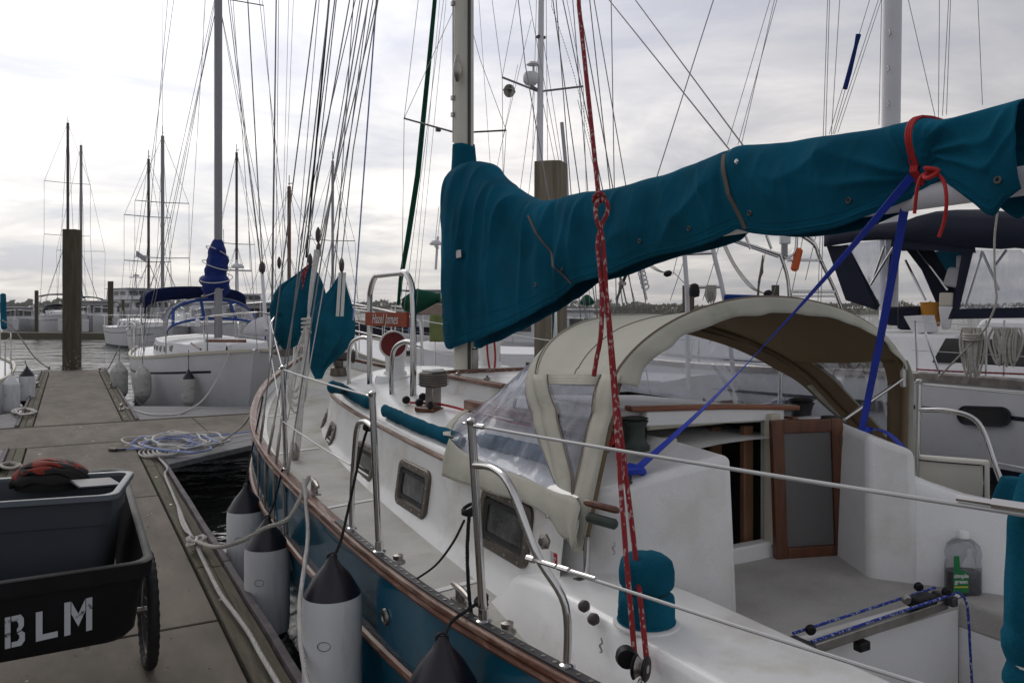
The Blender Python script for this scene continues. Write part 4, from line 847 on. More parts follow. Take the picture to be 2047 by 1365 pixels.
# collar wrapped round the mast, and the flap fold behind it
m = MB(); rings = []
for k in range(26):
    t_ = k / 25; z = 3.27 - .52 * t_; ring = []
    for j in range(40):
        a = 2*math.pi*j/40; rr = (.096 + .07 * t_ ** 1.5) * (1 + .10 * t_ * nz(math.cos(a) * 3 + z * 3, math.sin(a) * 3, z * 4)); ax = 1 + .25 * t_
        ring.append(Vector((XC + math.cos(a) * rr * .82, MY - .03 * t_ + math.sin(a) * rr * ax, z + .01 * math.sin(a * 2))))
    rings.append(ring)
m.loft(rings, True, False).build('mast_collar', 'canvas_teal', sc_t, solid=.003, angle=180)
m = MB()
def flap(u, v):
    a = R(-175) + R(170) * v; y = MY - .10 - .22 * u - .03 * math.sin(v * 3.1); z = 3.215 - .36 * u + .012 * nz(u * 9, v * 5); x = math.sin(a + R(90)) * (.04 + .08 * u)
    return Vector((XC + x * 1.0, y + .0, z - abs(math.cos(math.pi * (v - .5)) - 1) * (.30 + .1 * u)))
# seams, hem and lacing straps
def cov_line(f, n, off=.004):
    out_ = []
    for i in range(n + 1):
        u, v = f(i / n); p = cover(u, v); c_ = Vector((XC, p.y, p.z)); out_.append(p + (p - c_).normalized() * off)
    return out_
uu = lambda y: (y - y_f) / (y_a - y_f)
MB().tube(cov_line(lambda t_: (.02 + .96 * t_, .045), 240, .002), .0022, 4).build('hem_stitching', 'canvas_teal_fade', sc_t)
MB().tube(cov_line(lambda t_: (.02 + .97 * t_, .02), 240, .0), .006, 6).build('hem', 'canvas_teal', sc_t)
def strap(y0, dy, v0, v1, name='lacing_strap'):
    pts = cov_line(lambda t_: (uu(y0 - dy * t_), v0 + (v1 - v0) * t_), 30, .004); m = MB(); rings = []
    for p in pts: rings.append([p + Vector((0, .011, 0)), p + Vector((-.004, .011, 0)), p + Vector((-.004, -.011, 0)), p + Vector((0, -.011, 0))])
    return m.loft(rings).build(name, 'webbing_dark', sc_t, smooth=False)
strap(strapY[0], .10, .40, .01); strap(strapY[1] + .22, .40, .36, .01)
for px, py in ((1117, 600), (1065, 612), (1270, 500), (1365, 470), (1485, 440), (1685, 414), (1984, 405)):
    q_ = PX(px, py, XC - .125); v = .05
    p = cov_line(lambda t_: (uu(q_.y), .075), 1, .003)[0]
    MB().tube([p + Vector((0, math.cos(a) * .009, math.sin(a) * .009)) for a in [2*math.pi*i/12 for i in range(13)]], .0035, 6).build('grommet', 'bronze', sc_t)
MB().hexa([PX(a, b_, XC - .158) for a, b_ in ((911, 501), (921, 499), (922, 514), (912, 516))], [PX(a, b_, XC - .162) for a, b_ in ((911, 501), (921, 499), (922, 514), (912, 516))]).build('patch', 'label_white', sc_t, smooth=False)
MB().lathe([(.009, -.004), (.011, 0), (.006, .006)], PX(1472, 323, XC - .14), 12, Vector((-1, 0, 0))).build('shackle', 'steel', sc_t)
# red tie
rt = thing('red_tie_rope', PX(1870, 345, XC - .16), 'red cord tied tightly round the aft end of the teal sail cover', 'rope')
ring = [];
for i in range(33):
    v = .03 + .94 * i / 32; p = cover(uu(knotY + .02), v); c_ = Vector((XC, p.y, (p.z + 2.5) / 2)); ring.append(p + (p - c_).normalized() * .007)
for o__ in (-.009, .0, .009): MB().tube([p + Vector((0, o__, 0)) for p in ring], .0055, 8).build('wrap', 'rope_red_plain', rt)
kb = PX(1868, 345, XC - .15); MB().tube(smooth_path([kb, kb + Vector((-.02, .02, -.01)), kb + Vector((-.03, 0, -.02)), kb + Vector((-.02, -.025, .0)), kb + Vector((-.03, .01, .012)), kb], 5), .007, 8).build('knot', 'rope_red_plain', rt)
MB().tube(smooth_path([kb, PX(1845, 350, XC - .17), PX(1834, 375, XC - .18), PX(1828, 427, XC - .17)], 5), .0055, 8).build('tail', 'rope_red_plain', rt)
MB().tube(smooth_path([kb, PX(1886, 362, XC - .17), PX(1892, 400, XC - .18), PX(1888, 440, XC - .17), PX(1877, 474, XC - .17)], 5), .0055, 8).build('tail', 'rope_red_plain', rt)

# ---- spray hood (dodger)
dg = thing('dodger', (2.63, 2.9, 1.4), 'tan canvas spray hood with clear plastic windows over the companionway', 'spray hood')
DX = 2.63; ZH = 1.70
def hoopx(t_):      # t 0..1 port foot to starboard foot -> (x, z)
    L1 = .42; Lc = 1.0; a = t_
    if a < .22: k = a / .22; return DX - 1.045 + .17 * k, 1.24 + (ZH - 1.26) * k
    if a > .78: k = (1 - a) / .22; return DX + 1.02 - .04 * k, 1.26 + (ZH - 1.26) * k
    th = math.pi * (1 - (a - .22) / .56); c_ = math.cos(th); s_ = math.sin(th); p = 2 / 1.95
    return DX + (.98 if c_ > 0 else .855) * math.copysign(abs(c_) ** p, c_), ZH + .44 * s_ ** p
def aft(t_): x, z = hoopx(t_); f_ = min(1, max(0, (x - DX + .9) / 1.8)); return Vector((x, (2.37 + .16 * min(.6, max(0, (z - 1.26)))) * (1 - f_) + (2.54 - .08 * max(0, z - 1.26)) * f_, z))
def fwd(t_):
    x, z = hoopx(t_); k = (z - 1.26) / .88; return Vector((DX + (x - DX) * (1 - .03 * k), 2.42 + 1.03 * k + .13 * min(1, max(0, (x - DX + .9) / 1.8)) * (1 - k), z - .07 * k))
TOP0 = .285
def top(u, v):
    t_ = TOP0 + (1 - 2 * TOP0) * v; a = aft(t_); f = fwd(t_); p = f.lerp(a, u); return p - UP * (.022 * math.sin(math.pi * u) * (1 if .3 < t_ < .7 else .5)) + Vector((0, 0, .004 * nz(u * 3, v * 9)))
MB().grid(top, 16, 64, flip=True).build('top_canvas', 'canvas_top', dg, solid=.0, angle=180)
# valance hanging aft of the rear bow
def val(u, v):
    t_ = .272 + .46 * v; a = aft(t_); c_ = Vector((DX, a.y, 1.6)); n_ = (a - c_).normalized(); w_ = .070 + .003 * math.sin(v * 46) + .01 * nz(v * 18, 2)
    return a + n_ * .012 + Vector((0, -.05, 0)) * u - n_ * w_ * u * u + Vector((0, -.014 * math.sin(v * 46 + 1) * u, 0))
MB().grid(val, 6, 90).build('valance', 'canvas_tan_trim', dg, solid=.003, angle=180)
MB().tube([aft(.27 + .46 * i / 60) + (aft(.27 + .46 * i / 60) - Vector((DX, 2.45, 1.6))).normalized() * .014 for i in range(61)], .006, 6).build('piping', 'canvas_brown', dg)
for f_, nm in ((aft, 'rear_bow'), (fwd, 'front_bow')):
    MB().tube([f_(i / 60) - (f_(i / 60) - Vector((DX, f_(i/60).y, 1.6))).normalized() * .014 for i in range(61)], .0145, 10).build(nm, 'canvas_shade_brown', dg)
def strip(fa, fb, n=24, name='side_panel', mt='canvas_tan_trim', w_=3, wav=.004):
    m = MB()
    def fn(u, v):
        p = fa(u).lerp(fb(u), v); return p + Vector((-wav * math.sin(u * 19 + v * 3) * math.sin(math.pi * v), 0, 0))
    return m.grid(fn, n, w_).build(name, mt, dg, solid=.003, angle=180)
for sd in (0, 1):
    T_ = (lambda t_: t_) if sd == 0 else (lambda t_: 1 - t_)
    foot = aft(T_(0)).lerp(fwd(T_(0)), .5)
    # strips along each bow
    def inner(f, g_, w0, w1):
        return lambda u: f(T_(TOP0 * u)).lerp(g_(T_(TOP0 * u)), 1) 
    def aft_in(u): a = aft(T_(TOP0 * u)); f = fwd(T_(TOP0 * u)); L_ = (f - a).length; return a.lerp(f, min(.5, (.10) / max(L_, .01)))
    def fwd_in(u): a = aft(T_(TOP0 * u)); f = fwd(T_(TOP0 * u)); L_ = (f - a).length; return f.lerp(a, min(.5, (.135) / max(L_, .01)))
    sx = -.012 if sd == 0 else .012
    ov = lambda f: (lambda u: f(u) + Vector((sx, 0, 0)))
    strip(ov(lambda u: aft(T_(TOP0 * u)) + Vector((0, -.03, 0))), ov(aft_in)); strip(ov(fwd_in), ov(lambda u: fwd(T_(TOP0 * u))))
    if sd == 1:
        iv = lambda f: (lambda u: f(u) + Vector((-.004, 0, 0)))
        strip(iv(lambda u: aft(T_(TOP0 * u))), iv(aft_in), mt='canvas_shade_brown', wav=0); strip(iv(fwd_in), iv(lambda u: fwd(T_(TOP0 * u))), mt='canvas_shade_brown', wav=0)  # inner layer of the straps, coloured as shaded canvas
    m = MB(); m.grid(lambda u, v: aft_in(.14 + .86 * u).lerp(fwd_in(.14 + .86 * u), v) + Vector((sx * .6, 0, 0)), 16, 8); m.build('side_window', 'vinyl', dg, angle=180)
    strip(ov(lambda u: aft_in(.94 + .06 * u)), ov(lambda u: fwd_in(.94 + .06 * u)), wav=.0008)
for fn_, nm_ in ((lambda u: aft(TOP0 * u).lerp(fwd(TOP0 * u), min(.5, .10 / max((fwd(TOP0 * u) - aft(TOP0 * u)).length, .01))), 'a'), (lambda u: fwd(TOP0 * u).lerp(aft(TOP0 * u), min(.5, .135 / max((fwd(TOP0 * u) - aft(TOP0 * u)).length, .01))), 'b')):
    MB().tube([fn_(.3 + .7 * i / 20) + Vector((-.017, 0, 0)) for i in range(21)], .0026, 5).build('seam', 'canvas_brown', dg)
MB().tube([aft(TOP0).lerp(fwd(TOP0), k / 8) + Vector((-.012, 0, -.004)) for k in range(9)], .003, 5).build('seam', 'canvas_brown', dg)
for u_ in (.5,): MB().tube([top(u_, k / 60) + UP * .002 for k in range(61)], .002, 5).build('seam', 'canvas_brown', dg)
MB().tube([top(.02, k / 60) + UP * .004 for k in range(61)], .0035, 5).build('seam', 'canvas_tan_trim', dg)
# windscreen base runs over the coachroof from side to side
def base(t_):
    x = DX + (2 * t_ - 1) * 1.03; k = abs(2 * t_ - 1); y = 3.72 + .42 * (1 - k ** 2.2)
    xc_ = (x - XC) / max(.2, CW(y)); z = crown(y, max(-1, min(1, xc_))) if abs(xc_) < 1 else CZ(y) + .03
    return Vector((x, y, max(z, CZ(y) + .0) + .015))
SKT = [PX(a_, b_, 1.585) for a_, b_ in ((1163, 1012), (1150, 994), (1110, 982), (1060, 958), (990, 932), (930, 903), (900, 876))]
SKB = [PX(a_, b_, 1.545) for a_, b_ in ((1154, 1086), (1144, 1091), (1122, 1066), (1074, 1015), (1000, 990), (935, 968), (884, 951))]
SKT = smooth_path(SKT, 8); SKB = smooth_path(SKB, 8)
def at(path, k): i = min(len(path) - 1.001, max(0, k * (len(path) - 1))); j = int(i); return path[j].lerp(path[j + 1], i - j)
def mir(p): return Vector((5.045 - p.x, p.y, p.z))
def scr_bot(t_):
    if t_ <= .22: return at(SKT, t_ / .22)
    if t_ >= .78: return mir(at(SKT, (1 - t_) / .22))
    k = (t_ - .22) / .56; e_ = SKT[-1] if k < .5 else mir(SKT[-1]); p = base(k); w__ = min(1, min(k, 1 - k) / .12); return e_.lerp(p, w__)
def scr(u, v):
    t_ = v; f = fwd(t_); b_ = scr_bot(t_); p = f.lerp(b_, u); return p + Vector((-.02, .02, -.03)) * math.sin(math.pi * u) * (1 if .1 < t_ < .9 else t_ * 8 if t_ < .5 else (1 - t_) * 8) + Vector((0, 0, .006 * nz(u * 5, v * 18)))
MB().grid(scr, 22, 90).build('windscreen', 'vinyl', dg, angle=180)
for c_ in (.43,):
    pass
MB().grid(lambda u, v: scr(.0 + .10 * u, v) + Vector((0, -.006, -.008)), 3, 80).build('window_border', 'canvas_shade_brown', dg, angle=180)  # inside face of the border, shade painted into its brown
m = MB(); m.grid(lambda u, v: scr(.0 + .085 * u, v) + Vector((0, .003, .004)), 3, 80); m.build('window_border', 'canvas_tan_trim', dg, solid=.002, angle=180)
# skirt
for sd in (0, 1):
    g_ = (lambda p: p) if sd == 0 else mir
    v0_ = 0 if sd == 0 else .35
    MB().grid(lambda u, v: (lambda v: g_(at(SKT, v).lerp(at(SKB, v), u) + Vector((-.010 * math.sin(math.pi * u) + .005 * math.sin(v * 34) * u - .004, 0, 0))))(v0_ + (1 - v0_) * v), 8, 60).build('skirt', 'canvas_tan_trim', dg, solid=.003, angle=180)
    for k in (.22, .42, .56, .70, .84): q_ = g_(at(SKT, k).lerp(at(SKB, k), .90) + Vector((-.010, 0, 0))); MB().lathe([(.007, 0), (.006, .004), (0, .005)], q_, 10, Vector((-1 if sd == 0 else 1, 0, .1))).build('snap', 'steel', dg)
def skf(u, v): t_ = .22 + .56 * v; b_ = scr_bot(t_); s_ = scr(.93, t_); return (s_ + Vector((0, .01, .006))).lerp(b_ + Vector((0, .05, .008)), u)
MB().grid(skf, 3, 50).build('skirt', 'canvas_tan_trim', dg, solid=.003, angle=180)
MB().tube([aft(.0) + Vector((.015, -.03, .06)), aft(.0) + Vector((.012, -.03, -.09))], .012, 10).build('bow_foot', 'steel', dg); MB().box(aft(0) + Vector((.0, -.03, -.10)), (.05, .07, .02)).build('hinge_plate', 'bronze', dg, bevel=.004)
a = aft(.745) + Vector((-.03, -.01, -.02)); b_ = P(1688, 838, 3.62); MB().tube([a, b_], .0085, 10).build('grab_strut', 'steel', dg); MB().tube([a + UP * .07, a, a - UP * .04], .014, 10).build('knuckle', 'steel', dg)
m = MB(); m.grid(lambda u, v: fwd(.47 + .30 * u) + Vector((0, -.012, -.024)) + Vector((-.02 + .07 * v - .0, -.03 * v, -.035 * v)), 30, 3); m.build('window_binding', 'canvas_brown', dg, solid=.002)

# ---- teal sail bags hung on the foredeck
def bag(name, label, pts, d, cx_dx, th, tie):
    # outline pairs (y, left, right) by sight line at depth d
    r = thing('sail_bag', P(pts[-1][1], pts[-1][0], d), label, 'sail bag', 'teal sail bags on the foredeck'); m = MB(); rings = []
    lt = [(p[0], p[1]) for p in pts]; rt_ = [(p[0], p[2]) for p in pts]
    for i in range(60):
        y = pts[0][0] + (pts[-1][0] - pts[0][0]) * i / 59; l = interp(lt, y); r2 = interp(rt_, y); l, r2 = min(l, r2 - .6), r2
        a = P(l, y, d); b_ = P(r2, y, d); c_ = (a + b_) / 2; hw = (b_ - a).length / 2; ring = []
        for j in range(56):
            t_ = 2*math.pi*j/56; k = 1 + .30 * nz(math.cos(t_) * 3.2 + 5, math.sin(t_) * 2.2, i * .02) + .35 * max(0, 1 - 3 * abs(nz(math.cos(t_) * 4.5 + i * .012, math.sin(t_) * 1.5, 2 + d))) + .12 * nz(j * .9, i * .03, d); 
            ring.append(c_ + RT * math.cos(t_) * hw - FW * math.sin(t_) * hw * th * k + FW * 0)
        rings.append(ring)
    m.loft(rings).build('cloth', 'canvas_teal_fade', r, angle=180)
    top_ = P(pts[0][1] + 2, pts[0][0], d - .05)
    if tie == 'red':
        for k in range(3): MB().tube(smooth_path([top_, top_ + RT * (-.03 - .02 * k) - UP * .12 - FW * .06, top_ + RT * (-.05 - .02 * k) - UP * (.26 + .03 * k) - FW * .1], 4), .007, 6).build('tie', 'rope_red', r)
    else:
        for k in (0, 1): MB().hexa([top_ + RT * (-.02 + .04*k) - FW * .02, top_ + RT * (.01 + .04*k) - FW * .02, top_ + RT * (.04 * k + .01) - UP * .40 - FW * .13, top_ + RT * (.04*k - .02) - UP * .40 - FW * .13], [top_ + RT * (-.02 + .04*k) - FW * .024, top_ + RT * (.01 + .04*k) - FW * .024, top_ + RT * (.04 * k + .01) - UP * .40 - FW * .135, top_ + RT * (.04*k - .02) - UP * .40 - FW * .135]).build('webbing', 'webbing_white', r, smooth=False)
    return r
bag('bag1', 'larger teal sail bag with a red tie, left of the pair', [(528, 617, 622), (548, 592, 637), (575, 556, 648), (610, 541, 655), (640, 542, 655), (665, 545, 640), (685, 556, 605), (698, 566, 578)], 8.3, 0, .55, 'red')
bag('bag2', 'drooping teal sail bag with white webbing loops, right of the pair', [(545, 680, 686), (575, 661, 694), (610, 633, 704), (650, 616, 710), (680, 616, 706), (710, 618, 682), (735, 620, 655), (757, 630, 644)], 7.4, 0, .55, 'white')
for px, py, d in ((620, 520, 8.2), (637, 500, 7.0), (683, 530, 7.35), (525, 535, 9.), (558, 525, 9.4), (636, 470, 7.0)):
    m = MB(); q_ = P(px, py, d); m.lathe([(.004, -.075), (.018, -.05), (.024, -.02), (.024, .02), (.018, .045), (.005, .07)], q_, 10); m.build('rigging_block', 'mast_dark', boat)
# bundled white halyards coiled on the shroud, lashing lines down to the rail
hc = thing('halyard_coil', P(598, 940, 5.6), 'grey white halyards gathered and knotted on the port shrouds', 'rope')
for k, (a0, a1) in enumerate(((632, 480), (634, 480), (630, 480))):
    pts = [P(636 - k * 3, 500, 6.5), P(622 - k * 2, 600, 6.3), P(612 + k * 3, 660, 6.2), P(604 + k * 5, 740, 6.0), P(598 + k * 4, 800, 5.8), P(592 + k * 4, 880, 5.6), P(588 + k * 2, 935, 5.5)]
    MB().tube(smooth_path(pts, 6), .009, 8).build('line', 'rope_white', hc)
for k in range(4):
    w_ = 16 + 5 * k; MB().tube(smooth_path([P(610, 655, 6.15), P(604 - w_ * .6, 700 + 12 * k, 6.1), P(592 - w_ * .5, 760 + 10*k, 6.0), P(590, 782 + 14*k, 5.95), P(602 + 3*k, 760 + 10 * k, 5.95), P(612, 700, 6.05), P(612, 655, 6.1)], 6), .0085, 8).build('loop', 'rope_white', hc)
for y in (640, 648, 656, 665): MB().tube([P(612, y, 6.18) + (RT * math.cos(a) + FW * math.sin(a)) * .032 + UP * a * .002 for a in [2*math.pi*i/12 for i in range(13)]], .009, 8).build('wrap', 'rope_white', hc)
MB().lathe([(.006, -.08), (.022, -.05), (.03, 0), (.022, .04), (.006, .07)], P(590, 905, 5.45), 12).build('block', 'steel_dull', hc); MB().lathe([(.01, -.05), (.024, -.02), (.024, .02), (.01, .05)], P(583, 938, 5.4), 12).build('block', 'bronze', hc)

# ---- rolled handrail covers on the coachroof edge
def hr_cover(pts, label):
    r = thing('handrail_cover', pts[0], label, 'cover', 'teal handrail covers'); pp = smooth_path(pts, 14); n_ = len(pp)
    m = MB(); rings = []
    for i, p in enumerate(pp):
        t_ = (pp[min(i+1, n_-1)] - pp[max(i-1, 0)]).normalized(); s_ = t_.cross(UP).normalized(); rr = .030 * (1 + .25 * nz(i * .35, 3)) * (1 if 1 < i < n_ - 2 else .7)
        rings.append([p + s_ * math.cos(a) * rr * .95 + UP * (math.sin(a) * rr * 1.25) + s_ * .006 * nz(i * .8, math.sin(a) * 2) for a in [2*math.pi*j/16 for j in range(16)]])
    m.loft(rings).build('cloth', 'canvas_teal_fade', r, angle=180); return r
def roof(px, py, yo=0): # sight line meets the coachroof
    for k in range(200, 900):
        d = k * .01; p = P(px, py, d); kk = (p.x - XC) / CW(p.y) if 2.45 < p.y < 6.96 else 9
        if abs(kk) < .96 and p.z <= crown(p.y, kk): return Vector((p.x, p.y, crown(p.y, kk)))
    return P(px, py, 4.5)
hr_cover([roof(662, 781) + UP*.022, roof(685, 795) + UP*.022, roof(712, 808) + UP*.022, roof(738, 822) + UP*.022], 'forward rolled teal handrail cover on the white coachroof')
hr_cover([roof(767, 838) + UP*.025, roof(800, 852) + UP*.025, roof(845, 866) + UP*.025, roof(925, 894) + UP*.025], 'middle rolled teal handrail cover, forward of the dodger skirt')
hr_cover([roof(938, 898) + UP*.025 + Vector((.07, .03, .012)), roof(1000, 915) + UP*.025 + Vector((.07, .03, .012)), roof(1050, 928) + UP*.025 + Vector((.07, .03, .012)), roof(1098, 945) + UP*.025 + Vector((.07, .03, .012))], 'teal handrail cover seen through the dodger plastic')
# red control line along the deck
rl = MB().tube(smooth_path([roof(820, 808) + UP*.01, roof(880, 812) + UP*.01, roof(945, 828) + UP*.01, roof(1030, 850) + UP*.01, roof(1100, 862) + UP * .01, roof(1170, 868) + UP*.01, roof(1215, 885) + UP*.01], 6), .007, 8).build('red_control_line', 'rope_red_plain', label='thin red line lying along the white coachroof past the hatch', cat='rope')
for px, py in ((812, 806), (838, 812), (845, 800)): MB().lathe([(.02, -.015), (.026, 0), (.02, .015)], roof(px, py) + UP*.02, 14, Vector((.3, 1, 0))).build('deck_block', 'black_plastic', boat)
m = MB(); m.tube(smooth_path([P(1222, 870, 3.05), P(1226, 882, 3.0), P(1216, 890, 3.0), P(1210, 878, 3.05), P(1224, 868, 3.1), P(1219, 892, 3.05)], 6), .007, 8); m.build('red_rope_coil', 'rope_red_plain', label='small bundle of red rope beside the port winch inside the dodger', cat='rope')
m = MB(); m.tube(smooth_path([P(973, 680, 6.1), P(976, 720, 6.1), P(984, 755, 6.1), P(990, 720, 6.1), P(988, 680, 6.1)], 6), .008, 8); m.build('red_vent_line', 'rope_red_plain', label='red line looping down in front of the white vent right of the mast', cat='rope')

# ---- winch cover
wc0 = P(1292, 1252, 2.36); wc0.z = 1.178
r = thing('winch_cover', wc0, 'teal fabric cover over the big winch on the port coaming', 'winch cover')
m = MB(); rings = []
for k, (rr, h) in enumerate([(.078, 0), (.083, .01), (.084, .04), (.080, .075), (.076, .084), (.066, .092), (.064, .097), (.072, .104), (.077, .112), (.079, .13), (.080, .155), (.075, .182), (.055, .196), (.025, .202), (.001, .204)]):
    rings.append([wc0 + Vector((math.cos(a) * rr * (1 + .10 * nz(math.cos(a)*3, math.sin(a)*3, h * 14) + .04 * abs(nz(a * 3.2, h * 20))), math.sin(a) * rr * (1 + .10 * nz(math.cos(a)*3, math.sin(a)*3, h * 14) + .04 * abs(nz(a * 3.2, h * 20))), h + (.012 * nz(math.cos(a)*2, math.sin(a)*2, 5) if .03 < h < .2 else 0))) for a in [2*math.pi*j/44 for j in range(44)]])
m.loft(rings).build('cloth', 'canvas_teal_fade', r, angle=180)
MB().tube([wc0 + Vector((math.cos(a) * .066, math.sin(a) * .066, .094)) for a in [2*math.pi*i/30 for i in range(31)]], .003, 6).build('drawstring', 'rope_black', r)
MB().tube([wc0 + Vector((math.cos(a) * .084, math.sin(a) * .084, .008)) for a in [2*math.pi*i/30 for i in range(31)]], .003, 6).build('hem', 'canvas_teal', r)
MB().lathe([(.098, -.004), (.098, .002), (.085, .004)], wc0, 36).build('winch_base', 'gelcoat', boat)

# ---- blue webbing straps from the boom to the deck
def webbing(name, pts, w_, label, mt='webbing_blue', side=None, k=1):
    pts = smooth_path(pts, 10) if k else [Vector(p) for p in pts]; m = MB(); rings = []; n_ = len(pts)
    for i, p in enumerate(pts):
        t_ = (pts[min(i+1, n_-1)] - pts[max(i-1, 0)]).normalized(); s_ = (side(i / (n_-1)) if side else t_.cross(FW)); s_ = (s_ - t_ * s_.dot(t_)).normalized(); nn = t_.cross(s_)
        rings.append([p + s_ * w_/2 + nn * .0012, p - s_ * w_/2 + nn * .0012, p - s_ * w_/2 - nn * .0012, p + s_ * w_/2 - nn * .0012])
    return m.loft(rings).build(name, mt, smooth=False, label=label, cat='strap', group='blue straps holding the boom')
bt = PX(1822, 372, XC - .08)
c1 = P(1270, 940, 2.9)
webbing('webbing_strap', [bt + Vector((0, 0, .03)), bt.lerp(c1, .34) - UP * .015, bt.lerp(c1, .7) - UP*.03, c1], .03, 'twisted bright blue strap from the boom to the cleat on the port side', side=lambda u: RT * math.cos(u * 2.4) + FW * math.sin(u * 2.4) )
c2 = P(1722, 862, 3.55); b2 = bt + Vector((.02, .02, .02))
webbing('webbing_strap', [b2, b2.lerp(c2, .5) + Vector((0, 0, -.02)), c2], .036, 'dark blue strap from the boom to the starboard side of the cockpit', side=lambda u: RT + FW * .4)
webbing('webbing_strap', [c2, c2 + RT * .06 + UP * .01, c2 + RT * .10 - UP * .005 - FW*.05, c2 + RT * .12 - UP * .06 - FW * .15, c2 + RT * .14 - UP * .14 - FW * .15], .024, 'loose tail of blue strap lying over the white starboard seat back', side=lambda u: RT)
m = MB(); m.tube(smooth_path([c1 + Vector((-.03, .0, -.01)), c1 + Vector((0, .03, .01)), c1 + Vector((.03, 0, -.01)), c1 + Vector((0, -.03, .006)), c1 + Vector((-.03, 0, 0))], 5), .014, 8); m.build('strap_knot', 'webbing_blue', label='blue strap wound round the black cleat on the port block', cat='strap')

# ---- red mainsheet-like double line with a block
rb = P(1281, 1334, 2.12)
rr_ = thing('red_tackle', rb, 'red flecked line hanging past the sail cover to a black block, knotted halfway', 'rope')
kn = P(1197, 395, 2.78); up_ = P(1157, -300, 3.6)
MB().tube([kn, P(1157, 10, 3.15), up_], .0085, 10).build('standing_line', 'rope_red', rr_)
MB().tube(smooth_path([kn, P(1213, 405, 2.76), P(1214, 425, 2.75), P(1203, 450, 2.74), P(1195, 490, 2.72), P(1200, 540, 2.70), P(1203, 600, 2.66), P(1201, 670, 2.62), P(1192, 720, 2.6), P(1187, 752, 2.59)], 6), .0078, 10).build('tail', 'rope_red', rr_)
MB().tube(smooth_path([kn, P(1191, 415, 2.76), P(1193, 440, 2.74), P(1203, 470, 2.73), P(1208, 520, 2.70), P(1213, 600, 2.66), P(1222, 720, 2.58), P(1232, 850, 2.48), P(1243, 1000, 2.38), P(1255, 1150, 2.28), P(1268, 1300, 2.2), P(1270, 1318, 2.18)], 6), .0078, 10).build('line', 'rope_red', rr_)
MB().tube(smooth_path([P(1209, 560, 2.7), P(1218, 640, 2.64), P(1231, 780, 2.56), P(1245, 900, 2.47), P(1262, 1040, 2.38), P(1280, 1200, 2.27), P(1293, 1320, 2.18), P(1296, 1335, 2.16)], 6), .0078, 10).build('line', 'rope_red', rr_)
MB().tube(smooth_path([kn + RT*-.015, kn + UP*.012 - FW*.012, kn + RT*.018, kn - UP*.012 + FW*.012, kn + RT*-.016 - UP*.008, kn + RT*.01 + UP*.02, kn - RT * .012], 5), .009, 10).build('knot', 'rope_red', rr_)
ax = (RT * .9 - FW * .5).normalized()
for s_, mt_ in ((-.016, 'black_plastic'), (.016, 'black_plastic')):
    MB().lathe([(.001, -.003), (.030, -.003), (.034, 0), (.030, .003), (.001, .003)], rb + ax * s_, 24, ax).build('cheek', mt_, rr_)
MB().lathe([(.001, -.02), (.011, -.02), (.011, .02), (.001, .02)], rb, 14, ax).build('pin', 'steel', rr_); MB().lathe([(.028, -.010), (.020, 0), (.028, .010)], rb, 20, ax).build('sheave', 'steel_dull', rr_)
MB().tube(smooth_path([rb - UP * .03, rb - UP * .06 + RT * .012, rb - UP * .09, rb - UP * .06 - RT * .012, rb - UP * .03], 4), .005, 8).build('shackle', 'steel', rr_)
MB().lathe([(.001, -.018), (.026, -.018), (.030, 0), (.026, .018), (.001, .018)], rb + Vector((-.01, .05, .012)), 18, FW).build('fiddle_block', 'black_plastic', rr_)

# ---- cushion, bottle, jug, rolled canvas at the stern
cq = P(1902, 1004, 4.05); r = thing('cockpit_cushion', cq, 'square off-white cushion with dark piping standing behind the cockpit coaming', 'cushion')
dxx = (P(1975, 960, 3.95) - P(1828, 960, 4.15)); W_ = dxx.length; dxx = dxx.normalized(); ny = dxx.cross(UP)
m = MB(); n_ = 18
rings = []
for i in range(n_ + 1):
    t_ = i / n_; w2 = W_ / 2 * (1 if 0 < i < n_ else .96)
    x = (t_ - .5) * W_; hh = .245 - .035 * t_; e_ = math.sin(math.pi * t_) ** .3; th = .03 + .012 * e_
    c_ = cq + dxx * x
    rings.append([c_ + ny * th, c_ + ny * (th + .01 * e_ + .004 * nz(t_ * 9, 3)) + UP * hh * .5, c_ + ny * th + UP * (hh - .02), c_ + ny * (th * .6) + UP * hh, c_ - ny * (th * .6) + UP * hh, c_ - ny * th + UP * (hh - .02), c_ - ny * th])
m.loft(rings).build('pad', 'cushion', r, angle=60, bevel=.008)
for s_ in (1, -1):
    MB().tube([rings[i][2 if s_ > 0 else 5] + ny * .003 * s_ for i in range(1, n_)] + [rings[n_ - 1][0 if s_ > 0 else 6] + ny * .004 * s_], .0032, 6).build('piping', 'ink', r)
bq = PZ(1925, 1184, ZS); r = thing('cleaner_bottle', bq, 'clear plastic spray cleaner refill bottle with green label and dark liquid', 'bottle')
def sq_prof(c, prof, n=32, p=3.4):
    return [[c + RT * (abs(math.cos(a)) ** (2/p) * math.copysign(1, math.cos(a)) * w_) + FW * (abs(math.sin(a)) ** (2/p) * math.copysign(1, math.sin(a)) * d_) + UP * h for a in [2*math.pi*j/n + .01 for j in range(n)]] for w_, d_, h in prof]
MB().loft(sq_prof(bq, [(.056, .035, 0), (.062, .04, .006), (.062, .04, .10), (.058, .038, .125), (.062, .04, .15), (.055, .036, .18), (.036, .026, .198), (.018, .018, .206), (.018, .018, .214)])).build('bottle_body', 'bottle_plastic', r, angle=50)
MB().loft(sq_prof(bq, [(.052, .031, .003), (.058, .036, .008), (.058, .036, .082), (.057, .035, .084)])).build('liquid', 'liquid', r)
MB().lathe([(.021, .206), (.021, .228), (.018, .232), (.001, .232)], bq, 20).build('cap', 'gelcoat', r)
